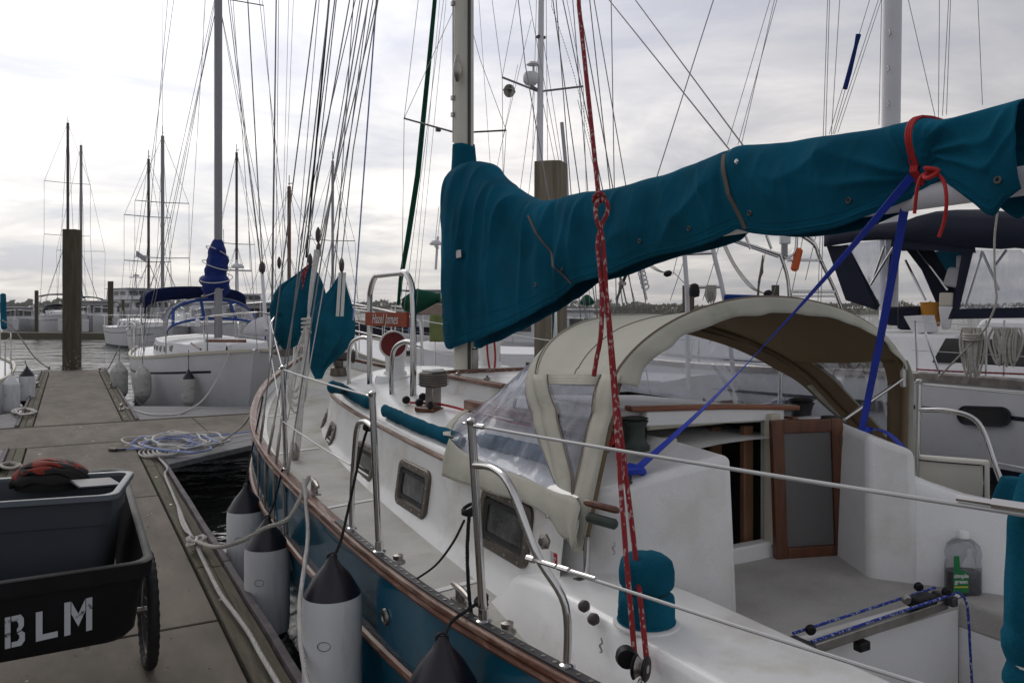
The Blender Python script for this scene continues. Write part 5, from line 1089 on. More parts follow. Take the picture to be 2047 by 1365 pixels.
lp = bq - FW * .042 - RT * .024; MB().hexa([lp + RT * a + UP * b_ for a, b_ in ((-.036, .015), (.022, .015), (.022, .085), (-.010, .10), (-.014, .15), (-.034, .15))], [lp + RT * a + UP * b_ - FW * .001 for a, b_ in ((-.036, .015), (.022, .015), (.022, .085), (-.010, .10), (-.014, .15), (-.034, .15))]).build('label', 'label_green', r, smooth=False)
text_mesh('simple\ngreen', .021, lp - RT * .007 + UP * .066 - FW * .002, RT, UP, 'label_text', 'label_white', r, bold=.0005); MB().box(lp - RT*.007 + UP * .036 - FW * .002, (.05, .001, .005), (0, 0, -YAW)).build('label_line', 'label_yellow', r)
jq = PZ(1872, 1150, ZS); r = thing('water_jug', jq, 'translucent gallon jug standing behind the clear bottle in the cockpit', 'jug')
MB().loft(sq_prof(jq, [(.062, .06, 0), (.072, .07, .01), (.074, .072, .12), (.066, .064, .16), (.04, .04, .195), (.02, .02, .215), (.02, .02, .228)], p=2.8)).build('jug_body', 'jug_plastic', r, angle=60)
MB().lathe([(.022, .226), (.022, .243), (.001, .244)], jq, 18).build('cap', 'webbing_white', r)
m = MB(); rings = []
rc = thing('rolled_canvas', P(2052, 1365, 1.35), 'teal canvas roll lashed upright at the right edge of the photo', 'canvas')
for i in range(40):
    t_ = i / 39; y = 950 + 520 * t_; c_ = P(2068 - 10 * math.sin(t_ * 2.2) - (6 if .6 < t_ < .8 else 0), y, 1.45); rr = .040 * (.55 + .45 * min(1, t_ * 6)) * (1 - (.22 * math.exp(-((t_ - .72) / .03) ** 2)))
    rings.append([c_ + RT * math.cos(a) * rr * (1 + .12 * nz(a * 1.3, t_ * 6)) + FW * math.sin(a) * rr for a in [2*math.pi*j/30 for j in range(30)]])
m.loft(rings).build('roll', 'canvas_teal_fade', rc, angle=180)
MB().tube([P(2062, 1325, 1.45) + (RT * math.cos(a) + FW * math.sin(a)) * .036 for a in [2*math.pi*i/24 for i in range(25)]], .004, 6).build('lashing', 'rope_white', rc)
m = MB(); rings = []
for i in range(16):
    t_ = i / 15; c_ = P(2025 + 20 * t_, 955 + 180 * t_, 3.6); rr = .10 * math.sin(.5 + t_ * 2.2); rings.append([c_ + RT * math.cos(a) * rr * (1 + .2 * nz(a, t_ * 4)) + FW * math.sin(a) * rr for a in [2*math.pi*j/20 for j in range(20)]])
m.loft(rings).build('bunched_canvas', 'canvas_teal_fade', label='bunched teal canvas beyond the coaming at the far right', cat='canvas', angle=180)

# ================================================================ fenders
def fender(p_top, r, L_, label, capm='fender_cap', body='fender_white', group='white cylindrical fenders with dark caps', lean=(0, 0), rope=None, ribs=0):
    p = Vector(p_top); t = thing('boat_fender', p - UP * L_, label, 'fender', group); a = Vector((lean[0], lean[1], -1)).normalized()
    ch = r * 1.15
    MB().lathe([(.012, -.02), (.022, 0), (r * .30, r * .18), (r * .62, r * .55), (r * .88, ch * .86), (r * .965, ch)], p, 32, a).build('cap_top', capm, t)
    prof = [(r * .965, ch + .001), (r, ch + .05)] 
    n_ = 14
    for k in range(1, n_): prof.append((r * (1 + (.03 if ribs and k % 2 else 0)), ch + .05 + (L_ - 2 * ch - .1) * k / n_))
    prof += [(r, L_ - ch - .05), (r * .965, L_ - ch)]
    if ribs:
        rings = []
        o__ = p; u_ = a.orthogonal().normalized(); v_ = a.cross(u_)
        for rr, h in prof: rings.append([o__ + a * h + (u_ * math.cos(2*math.pi*j/40) + v_ * math.sin(2*math.pi*j/40)) * rr * (1 + (.035 if j % 2 else 0)) for j in range(40)])
        MB().loft(rings).build('body', body, t)
    else: MB().lathe(prof, p, 36, a).build('body', body, t)
    MB().lathe([(r * .965, L_ - ch + .001), (r * .8, L_ - ch * .7), (r * .5, L_ - ch * .35), (.02, L_)], p, 28, a).build('cap_bottom', capm if not ribs else body, t)
    MB().tube([p + RT * math.cos(b_) * .018 + a * (.0 + .018 * math.sin(b_) - .01) for b_ in [2*math.pi*i/12 for i in range(13)]], .006, 6).build('eye', capm, t)
    if not ribs and r > .1:
        c_ = p + a * (ch + .17) - FW * (r + .001) - RT * r * .05
        MB().tube([c_ + RT * math.cos(b_) * .026 + UP * math.sin(b_) * .018 + FW * .003 * abs(math.cos(b_)) for b_ in [2*math.pi*i/24 for i in range(25)]], .0016, 5).build('moulded_mark', 'panel_grey', t)
    if rope:
        MB().strands(smooth_path([p - a * .01] + rope, 5), .0065, .03, 4, 3).build('lanyard', 'rope_black', t)
    return t
def gy(px): return gun(y_for(px), -1, .02, .0)
fender(P(492, 975, 5.35), .125, .74, 'white fender with navy cap, farthest forward along the teal hull', rope=[P(497, 930, 5.55), P(508, 880, 5.8), gun(5.7, -1, .3)])
fender(P(534, 1040, 4.55), .125, .76, 'white fender with dark cap, second from the bow, behind the thick dock line', rope=[P(548, 1005, 4.65), gy(575)])
fender(P(664, 1118, 3.32), .122, .80, 'largest looking white fender with dark cap and teal smudge, middle of the near hull', rope=[P(680, 1085, 3.36), P(700, 1000, 3.42), P(722, 900, 3.5), P(736, 852, 3.52)])
fender(P(884, 1282, 2.55), .115, .76, 'fender of which only the dark cap shows, at the bottom edge', rope=[P(892, 1262, 2.6), P(905, 1240, 2.66), P(930, 1222, 2.72), P(962, 1200, 2.78)])
# black lashings
m = MB(); 
for c_, rr in ((P(737, 852, 3.5), .020), (P(938, 1020, 2.77), .022), (P(962, 1202, 2.77), .020), (P(575, 968, 4.95), .022), (P(518, 885, 5.7), .02)):
    for k in range(3): MB().tube(smooth_path([c_ + (RT * math.cos(b_) + UP * .5 * math.sin(b_ + k) - FW * math.sin(b_)) * rr + UP * (k - 1) * .010 for b_ in [2*math.pi*i/8 for i in range(9)]], 3), .0065, 8).build('lashing', 'rope_black', boat)
MB().strands(smooth_path([P(938, 1025, 2.75), P(934, 1100, 2.75), P(937, 1180, 2.76), P(942, 1225, 2.77)], 5), .007, .03, 4).build('lashing', 'rope_black', boat)
MB().tube(smooth_path([P(928, 1040, 2.8), P(905, 1085, 2.9), P(870, 1130, 3.0), P(827, 1160, 3.1)], 5), .0045, 6).build('lashing', 'rope_black', boat)
# black tails of the fender knot and small hook of it
MB().strands(smooth_path([P(962, 1200, 2.77), P(972, 1192, 2.75), P(970, 1206, 2.74), P(955, 1210, 2.75)], 5), .007, .03, 4).build('lashing', 'rope_black', boat)

# ================================================================ dock lines and coil
def lay(pts, r, name, mt, label, pitch=.045, cat_='rope', group=None, k=6): return MB().strands(smooth_path(pts, k), r, pitch).build(name, mt, label=label, cat=cat_, group=group)
zd = ZD + .035
kx = PZ(393, 1090, zd + .02)
lay([PZ(300, 895, zd), PZ(318, 915, zd), PZ(335, 935, zd), PZ(330, 948, zd), PZ(345, 985, zd + .01), PZ(360, 1020, zd + .01), PZ(372, 1050, zd + .01), kx], .011, 'dock_line', 'rope_white', 'white laid rope running along the dock edge from the coil to the knotted cleat')
lay([kx, PZ(412, 1130, zd + .012), PZ(440, 1185, zd + .012), PZ(472, 1228, zd + .012), PZ(500, 1268, zd + .012), PZ(520, 1305, zd + .012), PZ(548, 1352, zd + .012), PZ(580, 1410, zd + .01)], .0115, 'dock_line', 'rope_white', 'white rope along the near dock edge, from the knot to the photo bottom')
lay([PZ(355, 1010, zd), PZ(362, 1040, zd), PZ(372, 1060, zd + .01), PZ(380, 1065, zd + .01)], .010, 'rope_tail', 'rope_white', 'short rope tail lying above the knot on the dock edge')
cl_ = gun(y_for(618), -1, .055)
lay([kx + UP*.03, P(430, 1093, 4.2), P(480, 1082, 4.15), P(530, 1055, 4.15), P(580, 1032, 4.15), cl_ + Vector((0, 0, .03))], .0115, 'dock_line', 'rope_grey', 'thick grey dock line sweeping from the dock knot up to the boat rail')
lay([cl_ + Vector((-.03, 0, .02)), P(616, 1060, 4.05), P(609, 1130, 3.75), P(600, 1200, 3.5), P(600, 1270, 3.3), P(610, 1340, 3.15), P(625, 1400, 3.0)], .011, 'dock_line', 'rope_white', 'white laid rope hanging down the hull from the rail cleat in front of the fenders')
kt = thing('cleat_knot', kx, 'round knot of white rope wound on the dock cleat', 'rope')
for k in range(7):
    a0 = k * .9; MB().strands([kx + Vector((math.cos(b_ + a0) * (.045 + .006 * (k % 3)), math.sin(b_ + a0) * (.04 + .004 * k), .01 + .010 * k * .6 + .012 * math.sin(b_ * 2 + k))) for b_ in [2*math.pi*i/14 for i in range(13)]], .0105, .04, 4).build('turn', 'rope_white', kt)
cleat(kx - UP * .02, R(75), .9, label='steel cleat under the white knot on the dock edge')
# coiled hose and lines on the corner gusset
hs_ = thing('rope_coil', PZ(370, 885, ZD), 'loose heap of white and blue rope on the grey corner boards', 'rope')
rnd = random.Random(5)
for k in range(9):
    cx_, cy_ = 350 + rnd.uniform(-18, 22), 885 + rnd.uniform(-6, 6); pts = []
    for i in range(13):
        a = 2*math.pi*i/12 + k; pts.append(PZ(cx_ + math.cos(a) * (62 + rnd.uniform(-18, 22)) + 8 * k - 30, cy_ + math.sin(a) * (15 + rnd.uniform(-5, 4)), ZD + .03 + .012 * k))
    MB().tube(smooth_path(pts, 5), .0105, 8).build('rope_turn', 'rope_blue' if k % 3 == 0 else 'rope_white', hs_)
for k in range(5):
    a_ = 300 + 9 * k; pts = [PZ(a_ + math.cos(b_) * 22, 905 + math.sin(b_) * 8 - k, ZD + .03 + .015 * k) for b_ in [2*math.pi*i/10 + k for i in range(11)]]
    MB().strands(smooth_path(pts, 4), .011, .045, 4).build('rope_turn', 'rope_white', hs_)
MB().tube(smooth_path([PZ(220, 898, ZD + .02), PZ(260, 897, ZD + .02), PZ(300, 893, ZD + .03), PZ(340, 872, ZD + .06), PZ(430, 870, ZD + .06), PZ(500, 862, ZD + .05)], 5), .011, 8).build('hose', 'rope_blue', hs_)
MB().tube([PZ(219, 898, ZD + .02), PZ(233, 899, ZD + .02)], .02, 10).build('hose_end', 'bronze', hs_); MB().tube([PZ(233, 899, ZD + .02), PZ(252, 898, ZD + .02)], .012, 10).build('hose_end', 'black_rubber', hs_)
lay([PZ(305, 905, zd + .02), PZ(360, 908, zd), PZ(410, 900, .58), P(450, 878, 9.0), P(490, 845, 8.8), gun(7.4, -1, .0)], .011, 'dock_line', 'rope_grey', 'grey bow line running from the rope heap up to the bow of the near boat')
# ropes piled on the far finger
def heap(px, py, n, w_, label, mt='rope_white', z=ZD):
    r = thing('rope_heap', PZ(px, py, z), label, 'rope', 'rope heaps on the docks'); rnd = random.Random(px)
    for k in range(n):
        pts = [PZ(px + math.cos(b_) * w_ * rnd.uniform(.6, 1.1), py + math.sin(b_) * w_ * .28 * rnd.uniform(.6, 1.1), z + .02 + .01 * k) for b_ in [2*math.pi*i/9 + k for i in range(10)]]
        MB().tube(smooth_path(pts, 4), .011, 6).build('rope_turn', mt, r)
    return r
heap(48, 822, 7, 24, 'heap of white rope on the left edge of the finger dock', z=ZD)
heap(20, 930, 6, 22, 'dark tangled rope beside the grey bin at the left edge', 'rope_grey')
for px, py, lab in ((243, 818, 'cleat on the right edge of the finger dock, nearest the walkway'), (222, 774, 'cleat halfway along the right edge of the finger dock'), (200, 741, 'cleat at the far right end of the finger dock'), (75, 772, 'cleat on the left edge of the finger dock'), (98, 738, 'cleat at the far left end of the finger dock with black rope')):
    cleat(PZ(px, py, ZD + .02), R(80), 1.3, label=lab)

# ================================================================ dock cart, bin, helmet
ct = thing('dock_cart', (-.15, 3.8, ZD), 'black plastic dock cart with stencilled letters and a knobbly wheel', 'cart')
ZR = lambda y: 1.175 + (y - 3.25) * .115
def cring(z_off, x0, x1, y0, y1, rc=.05, n=5):
    out_ = []
    for cx_, cy_, a0 in ((x1 - rc, y1 - rc, 0), (x0 + rc, y1 - rc, 90), (x0 + rc, y0 + rc, 180), (x1 - rc, y0 + rc, 270)):
        for i in range(n + 1):
            a = R(a0 + 90 * i / n); y = cy_ + rc * math.sin(a); x = cx_ + rc * math.cos(a)
            dip = .03 * max(0, 1 - abs((x - .02) / .10)) if False else 0
            out_.append(Vector((x, y, ZR(y) + z_off - dip)))
    return out_
CX0, CX1, CY0, CY1 = -.62, .265, 3.22, 4.42
rg = [cring(-.30, CX0 + .06, CX1 - .075, CY0 + .06, CY1 - .07, .08), cring(-.27, CX0 + .045, CX1 - .055, CY0 + .04, CY1 - .05, .07), cring(-.06, CX0 + .03, CX1 - .03, CY0 + .02, CY1 - .03), cring(-.055, CX0 + .005, CX1 - .005, CY0 - .005, CY1), cring(0, CX0, CX1, CY0 - .01, CY1 + .01), cring(.006, CX0 + .012, CX1 - .012, CY0 + .0, CY1), cring(0, CX0 + .03, CX1 - .03, CY0 + .02, CY1 - .02), cring(-.26, CX0 + .07, CX1 - .08, CY0 + .08, CY1 - .08, .08)]
MB().loft(rg).build('tub', 'black_plastic', ct, angle=50)
yl = CY0 + .031
def facep(x, z): return Vector((x, yl - .018 + (1.115 - z) * .10, z))
def stencil(x0, x1, yt, yb, pieces):
    a_ = PY(x0, yt, yl); c_ = PY(x1, yb, yl)
    for pc in pieces:
        fr_ = [facep(a_.x + (c_.x - a_.x) * u, c_.z + (a_.z - c_.z) * v + .06 * (a_.x + (c_.x - a_.x) * u)) for u, v in pc]
        MB().hexa(fr_, [p + Vector((0, -.0012, 0)) for p in fr_]).build('stencil_letter', 'stencil_paint', ct, smooth=False)
stencil(64, 108, 1219, 1272, [[(0, 0), (1, 0), (1, .2), (.3, .2), (.3, 1), (0, 1)]])
stencil(121, 177, 1203, 1262, [[(0, 0), (.22, 0), (.22, 1), (0, 1)], [(.25, 1), (.25, .62), (.5, .2), (.75, .62), (.75, 1), (.5, .58)], [(.78, 0), (1, 0), (1, 1), (.78, 1)]])
stencil(2, 42, 1226, 1284, [[(0, 0), (.28, 0), (.28, 1), (0, 1)], [(.33, .82), (.6, .82), (.68, .72), (.68, .62), (.6, .56), (.6, .46), (.82, .5), (.95, .62), (.95, .86), (.8, 1), (.33, 1)], [(.33, 0), (.82, 0), (1, .14), (1, .38), (.84, .47), (.62, .42), (.72, .34), (.72, .24), (.62, .17), (.33, .17)]])
def wheel(c_, r, name='wheel'):
    w_ = MB().lathe([(r * .55, 0)], c_, 8) if False else None
    m = MB(); rings = []; n_ = 96
    for i in range(n_):
        a = 2*math.pi*i/n_; kb = 1 + (.022 if i % 3 == 0 else 0); e_ = Vector((0, math.cos(a), math.sin(a))); rr = r * kb; ring = []
        for j in range(10):
            b_ = 2*math.pi*j/10; ring.append(c_ + e_ * (r * .92 + math.cos(b_) * (rr - r * .92)) + Vector((math.sin(b_) * .024 * (1 + (.12 if i % 3 == 0 else 0)), 0, 0)))
        rings.append(ring)
    rings.append(rings[0]); w_ = m.loft(rings, True, False).build(name, 'black_rubber', ct)
    MB().tube([c_ + Vector((0, math.cos(a), math.sin(a))) * r * .83 for a in [2*math.pi*i/48 for i in range(49)]], .010, 8).build('rim', 'mast_dark', w_)
    m = MB()
    for i in range(18):
        a = 2*math.pi*i/18; m.tube([c_ + Vector(((-1) ** i * .022, math.cos(a + .2) * .02, math.sin(a + .2) * .02)), c_ + Vector((0, math.cos(a), math.sin(a))) * r * .83], .002, 4)
    m.build('spokes', 'mast_dark', w_); MB().tube([c_ - Vector((.05, 0, 0)), c_ + Vector((.045, 0, 0))], .014, 10).build('hub', 'steel_dull', w_)
wheel(Vector((.315, 3.93, ZD + .255)), .255); wheel(Vector((-.67, 3.93, ZD + .255)), .255)
MB().tube([(-.67, 3.93, ZD + .255), (.315, 3.93, ZD + .255)], .009, 8).build('axle', 'steel_dull', ct)
for x in (-.5, .1): MB().bar([(x, 3.93, ZD + .33), (x, 3.93, ZD + .26)], .03, .02).build('axle_bracket', 'steel_dull', ct) if False else MB().box((x, 3.93, ZD + .29), (.04, .04, .09)).build('axle_bracket', 'steel_dull', ct)
MB().tube([(-.5, 3.4, .83), (-.5, 3.3, .52)], .012, 8).build('rest_leg', 'steel_dull', ct); MB().tube([(.05, 3.35, .85), (.05, 3.42, .84)], .012, 8).build('rest_leg', 'steel_dull', ct)
ct.rotation_euler = (0, 0, R(1.2))
bn = thing('storage_bin', (-.15, 3.75, 1.02), 'grey blue plastic storage bin sitting in the black cart', 'bin')
def bring(z, ins, grow=0, rc=.05):
    x0, x1, y0, y1 = -.47 + ins - grow, .215 - ins + grow, 3.52 + ins * .6 - grow, 3.98 - ins * .6 + grow; out_ = []
    for cx_, cy_, a0 in ((x1 - rc, y1 - rc, 0), (x0 + rc, y1 - rc, 90), (x0 + rc, y0 + rc, 180), (x1 - rc, y0 + rc, 270)):
        for i in range(6):
            a = R(a0 + 18 * i); out_.append(Vector((cx_ + rc * math.cos(a), cy_ + rc * math.sin(a), z)))
    return out_
MB().loft([bring(.98, .06), bring(1.0, .055), bring(1.25, .028), bring(1.253, .018), bring(1.36, .008), bring(1.36, .014), bring(1.25, .03), bring(1.0, .065)]).build('body', 'bin_plastic', bn, angle=40)
MB().loft([bring(1.352, .0, .004), bring(1.352, .0, .014), bring(1.372, .0, .014), bring(1.375, .0, .008), bring(1.372, .012, 0), bring(1.352, .012, 0)], True, False).build('rim', 'bin_rim', bn, angle=40)
for x in (-.47, .215): MB().box((x, 3.75, 1.358), (.03, .16, .02)).build('handle', 'bin_rim', bn, bevel=.005)
bn.rotation_euler = (0, 0, R(-11)); bn.location = (-.16, 3.74, 1.035)
MB().box((.10, 3.76, 1.375), (.16, .18, .012), (0, .06, .2)).build('tablet_case', 'stripe_navy', label='flat dark case lying in the grey bin beside the helmet', cat='case', bevel=.006)
# helmet
hc_ = P(97, 972, 3.45); hm = thing('bike_helmet', hc_, 'black and red bicycle helmet lying on the grey bin', 'helmet')
hl, hw_, hh_ = .155, .115, .115
dirx = (RT + FW * .15).normalized(); diry = UP.cross(dirx)
def hel(th, ph, s=1.0): # th around, ph up
    return hc_ + dirx * math.cos(th) * math.cos(ph) * hl * s * (1 + .12 * math.cos(th)) + diry * math.sin(th) * math.cos(ph) * hw_ * s + UP * (math.sin(ph) * hh_ * s * (1 + .1 * math.cos(th)) - .0)
MB().grid(lambda u, v: hel(2*math.pi*u, v * math.pi/2, .95), 40, 14).build('liner', 'helmet_black', hm, angle=180)
for k, off in enumerate((-1.15, -.75, -.38, 0, .38, .75, 1.15)):
    m = MB(); rings = []
    for i in range(22):
        t_ = -1.35 + 2.7 * i / 21            # front to back over the top
        base_ = Vector((math.sin(t_), math.sin(off) * math.cos(t_), math.cos(off) * math.cos(t_))); base_.normalize()
        def ep(v, s): return hc_ + dirx * (v.x * hl * (1.08 if v.x > 0 else .95) * s) + diry * v.y * hw_ * s + UP * max(v.z, -.1) * hh_ * s
        w_ = .145 + .05 * math.sin(i * 1.1 + k * 2)
        sidev = Vector((0, math.cos(off), -math.sin(off))); a_ = (base_ + sidev * w_).normalized(); b2_ = (base_ - sidev * w_).normalized()
        rings.append([ep(a_, .93), ep(a_, 1.03), ep(base_, 1.07), ep(b2_, 1.03), ep(b2_, .93)])
    m.loft(rings).build('shell_rib', 'helmet_red' if k in (1, 2, 3, 4, 5) else 'helmet_black', hm, angle=50)

# ---- droppings, dried splashes and grit on the slabs
m = MB(); rnd = random.Random(31)
for i in range(70):
    y_ = rnd.uniform(2.6, 14); x_ = rnd.uniform(-.4, .66) if rnd.random() < .7 or not 10.9 < y_ < 12.5 else rnd.uniform(-4, 4); r_ = rnd.choice((.004, .006, .006, .009, .016)) * rnd.uniform(.7, 1.3); k_ = 7
    ring = [Vector((x_ + math.cos(2*math.pi*j/k_) * r_ * rnd.uniform(.5, 1.4), y_ + math.sin(2*math.pi*j/k_) * r_ * rnd.uniform(.6, 1.6), ZD + .0012)) for j in range(k_)]
    if any(abs(y_ - q_) < .05 for q_ in (1.2, 4.34, 7.5, 10.8, 12.7)): continue
    m.hexa([p - UP * .001 for p in ring], ring)
m.build('droppings', 'cream_paint', kind='stuff')
m = MB()
for i in range(260):
    y_ = rnd.uniform(2.6, 11); x_ = rnd.uniform(-.4, .66); r_ = rnd.uniform(.002, .005)
    m.lathe([(r_, 0), (r_ * .6, r_ * .8)], (x_, y_, ZD), 5)
m.build('grit', 'mast_dark', kind='stuff')
# ================================================================ other boats, each built in its own frame (bow towards +y) and set where it lies
def gen_boat(label, loc, ang, L=9, B=3, fb=1.05, fbb=1.4, hull='white_paint', stripe='stripe_navy', mast=11, my=.12, mmat='mast_alu', mr=.07, spread=(.45, .72), sw=.95, boom=None, boomh=1.2, cab=.42, ports=4, bimini=None, dodger=None, rails=True, stays=True, detail=True, backs=True, transom=.75, top='white_paint', name='sailboat', group='sailboats in the marina', wires='wire', sr=.004, furl=None, radar=False, boot='hull_bottom', vent=True, tip=True):
    r = thing(name, (0, 0, 0), label, 'sailboat' if name == 'sailboat' else 'boat', group)
    hb = lambda t_: B / 2 * interp([(0, transom), (.2, .93), (.45, 1), (.65, .93), (.82, .66), (.93, .33), (1, .02)], t_)
    sz = lambda t_: interp([(0, fb * 1.02), (.3, fb * .96), (.6, fb * 1.04), (1, fbb)], t_)
    yy = lambda t_: -L/2 + L * t_
    def hp(t_, s, sd, out=0): bw = max(0, (t_ - .6) / .4); return Vector((sd * (hb(t_) * (1 - (.14 + .6 * bw) * s * s) + out), yy(t_) - bw ** 2 * s * .10 * L + (s * .04 * L if t_ < .001 else 0), sz(t_) * (1 - s) + s * -.35))
    nt_ = 36 if detail else 16; ns = 10
    m = MB(); rings = [[hp(i / nt_, s / ns, -1) for s in range(ns + 1)] + [hp(i / nt_, s / ns, 1) for s in range(ns, -1, -1)] for i in range(nt_ + 1)]
    m.loft(rings, closed=False); m.add(rings[0], [tuple(range(len(rings[0])))]); m.add(rings[-1], [tuple(range(len(rings[-1])))]); m.build('hull', hull, r)
    s_b = lambda t_: sz(t_) / (sz(t_) + .35)
    m = MB()
    for sd in (-1, 1):
        m.loft([[hp(t_, s_b(t_) * k, sd, .004) for k in (.90, .96, 1.03, 1.1)] for t_ in [i / nt_ for i in range(nt_)]], closed=False)
    m.build('boot_stripe', boot, r)
    if stripe:
        m = MB()
        for sd in (-1, 1): m.loft([[hp(t_, k, sd, .004) for k in (.19, .215)] for t_ in [.06 + .88 * i / nt_ for i in range(nt_)]], closed=False)
        m.build('cove_stripe', stripe, r)
    m = MB(); m.grid(lambda u, v: Vector(((2 * v - 1) * hb(u) * .97, yy(u), sz(u) - .04 + .06 * (1 - (2*v-1)**2))), nt_, 6); m.build('deck', top, r)
    for sd in (-1, 1):
        pts = [hp(i / 24 * .995, 0, sd, .0) + UP * .02 for i in range(25)]; MB().bar(pts, .05, .05).build('toe_rail', 'cream_paint' if detail else 'white_far', r)
    # cabin
    c0, c1 = .22, .70
    cw = lambda t_: hb(t_) * .62 * min(1, ((c1 - t_) / .06 + .05)) ** .4 if t_ < c1 else .02
    m = MB(); rings = []
    for i in range(25):
        t_ = c0 + (c1 - c0) * i / 24; w_ = cw(t_); z0 = sz(t_) - .02; hh = cab * (1 - .25 * i / 24) * (1 if i < 22 else (.92, .7, .4)[i - 22] if i - 22 < 3 else .3); 
        rings.append([Vector((-w_ - .05, yy(t_), z0)), Vector((-w_, yy(t_), z0 + hh)), Vector((-w_ * .6, yy(t_), z0 + hh + .06)), Vector((0, yy(t_), z0 + hh + .09)), Vector((w_ * .6, yy(t_), z0 + hh + .06)), Vector((w_, yy(t_), z0 + hh)), Vector((w_ + .05, yy(t_), z0))])
    m.loft(rings, closed=False); m.add(rings[0], [tuple(range(7))]); m.build('cabin', top, r, angle=50)
    for sd in (-1, 1):
        for k in range(ports):
            t_ = c0 + .06 + (c1 - c0 - .14) * k / max(1, ports - 1); z = sz(t_) + cab * .45; w_ = cw(t_) + .03
            f = MB().box((sd * w_, yy(t_), z), (.03, .30 if ports < 5 else .24, .14), (0, 0, 0)).build('window', 'steel_dull', r, bevel=.02); MB().box((sd * (w_ + .012), yy(t_), z), (.02, .25 if ports < 5 else .19, .10)).build('pane', 'glass_dark', f, bevel=.015)
    yM = L * my; zM = sz(.6) + cab * .8
    if mast:
        ms = MB().tube([(0, yM, zM - .1), (0, yM, mast)], mr, 14 if detail else 8).build('mast', mmat, r)
        if tip:
            MB().tube([(0, yM, mast), (0, yM, mast + .5)], .008 if detail else .02, 5).build('antenna', 'mast_dark', ms); MB().box((0, yM + .1, mast + .12), (.03, .35, .03)).build('wind_vane', 'mast_dark', ms)
        for f in spread:
            z = zM + (mast - zM) * f; MB().tube([(-sw, yM - .12, z + .05), (0, yM, z), (sw, yM - .12, z + .05)], .014 if detail else .022, 6).build('spreader', mmat, ms)
        if stays:
            for sd in (-1, 1):
                tp = [(sd * B/2 * .97, yM - .2, fb)] + [(sd * sw, yM - .12, zM + (mast - zM) * f) for f in spread] + [(0, yM, mast)]
                T(tp, sr, 'shroud', wires, r, 5)
                T([(sd * B/2 * .94, yM + .25, fb), (0, yM, zM + (mast - zM) * (spread[0] if spread else .5))], sr, 'shroud', wires, r, 5)
                T([(sd * B/2 * .94, yM - .5, fb), (0, yM, zM + (mast - zM) * (spread[0] if spread else .5))], sr, 'shroud', wires, r, 5)
            T([(0, L/2 + .1, fbb), (0, yM, mast)], sr if not furl else .045, 'forestay', furl or wires, r, 6)
            if backs: T([(0, -L/2, fb), (0, yM, mast)], sr, 'backstay', wires, r, 5)
        if boom:
            zb = zM + boomh; ye = -L * .30
            MB().tube([(0, yM, zb), (0, ye, zb + .05)], .05, 10).build('boom', 'mast_alu', r)
            m = MB(); rings = []
            for i in range(40):
                t_ = i / 39; y = yM + .12 - (yM - ye) * t_; hh = (.75 * math.exp(-t_ * 7) + .28) * (1 - .45 * t_); ww = .13 * (1 - .4 * t_)
                rings.append([Vector((math.sin(a) * ww * (1 + .18 * nz(t_ * 14, a)), y, zb + hh * .42 + math.cos(a) * hh * .55 * (1 + .12 * nz(t_ * 10, a, 3)))) for a in [2*math.pi*j/16 for j in range(16)]])
            m.loft(rings).build('boom_cover', boom, r, angle=180)
    if bimini:
        z1 = fb + 1.95; ya, yb = -L * .42, -L * .12
        MB().grid(lambda u, v: Vector(((2*v - 1) * B * .40, ya + (yb - ya) * u, z1 - .22 * abs(2*v - 1) ** 2.5 - .10 * (2*u - 1) ** 2)), 12, 16).build('bimini', bimini, r, solid=.03)
        for x in (-1, 1):
            for y in (ya, (ya+yb)/2, yb): MB().tube([(x * B * .40, (ya+yb)/2, fb), (x * B * .39, y, z1 - .25)], .014, 6).build('bimini_frame', 'steel', r)
    if dodger:
        z0 = sz(.3) + cab * .8; y0_ = yy(c0) + .1
        dp = lambda u, v: Vector((math.sin((v - .5) * math.pi) * B * .32, y0_ + .75 * u + .25 * u * u, z0 + (.70 - .40 * u ** 3) * math.cos((v - .5) * math.pi) ** .45 if 0 < v < 1 else z0 - .1))
        MB().grid(dp, 10, 24).build('dodger_top', dodger, r, solid=.02)
        MB().grid(lambda u, v: dp(1, v).lerp(Vector((dp(1, v).x, y0_ + 1.35, z0 - .05)), u), 5, 24).build('dodger_window', 'vinyl_clear', r)
    if rails:
        for sd in (-1, 1):
            tops_ = []
            for k in range(7):
                t_ = .06 + .14 * k; b_ = hp(t_, 0, sd, -.04); tops_.append(b_ + UP * .62); MB().tube([b_, b_ + UP * .62], .012, 6).build('stanchion', 'steel', r)
            T(tops_ + [hp(.97, 0, sd) + UP * .6], .004, 'lifeline', 'wire_light', r, 5); T([p - UP * .3 for p in tops_], .004, 'lifeline', 'wire_light', r, 5)
        pts = smooth_path([hp(.90, 0, -1), hp(.90, 0, -1) + UP * .55, hp(.93, 0, -1) + UP * .62, Vector((-.08, L/2 + .05, fbb + .62)), Vector((.08, L/2 + .05, fbb + .62)), hp(.93, 0, 1) + UP * .62, hp(.90, 0, 1) + UP * .55, hp(.90, 0, 1)], 5)
        MB().tube(pts, .014, 8).build('pulpit', 'steel', r)
        MB().tube(smooth_path([hp(.08, 0, -1), hp(.07, 0, -1) + UP * .6, hp(0, 0, -1) + UP * .62, hp(0, 0, 1) + UP * .62, hp(.07, 0, 1) + UP * .6, hp(.08, 0, 1)], 4), .014, 8).build('pushpit', 'steel', r)
    r.location = (loc[0], loc[1], loc[2] if len(loc) > 2 else 0); r.rotation_euler = (0, 0, R(ang)); OFF[r.name] = Vector((0, 0, 0))
    return r, hp, sz, yy, hb
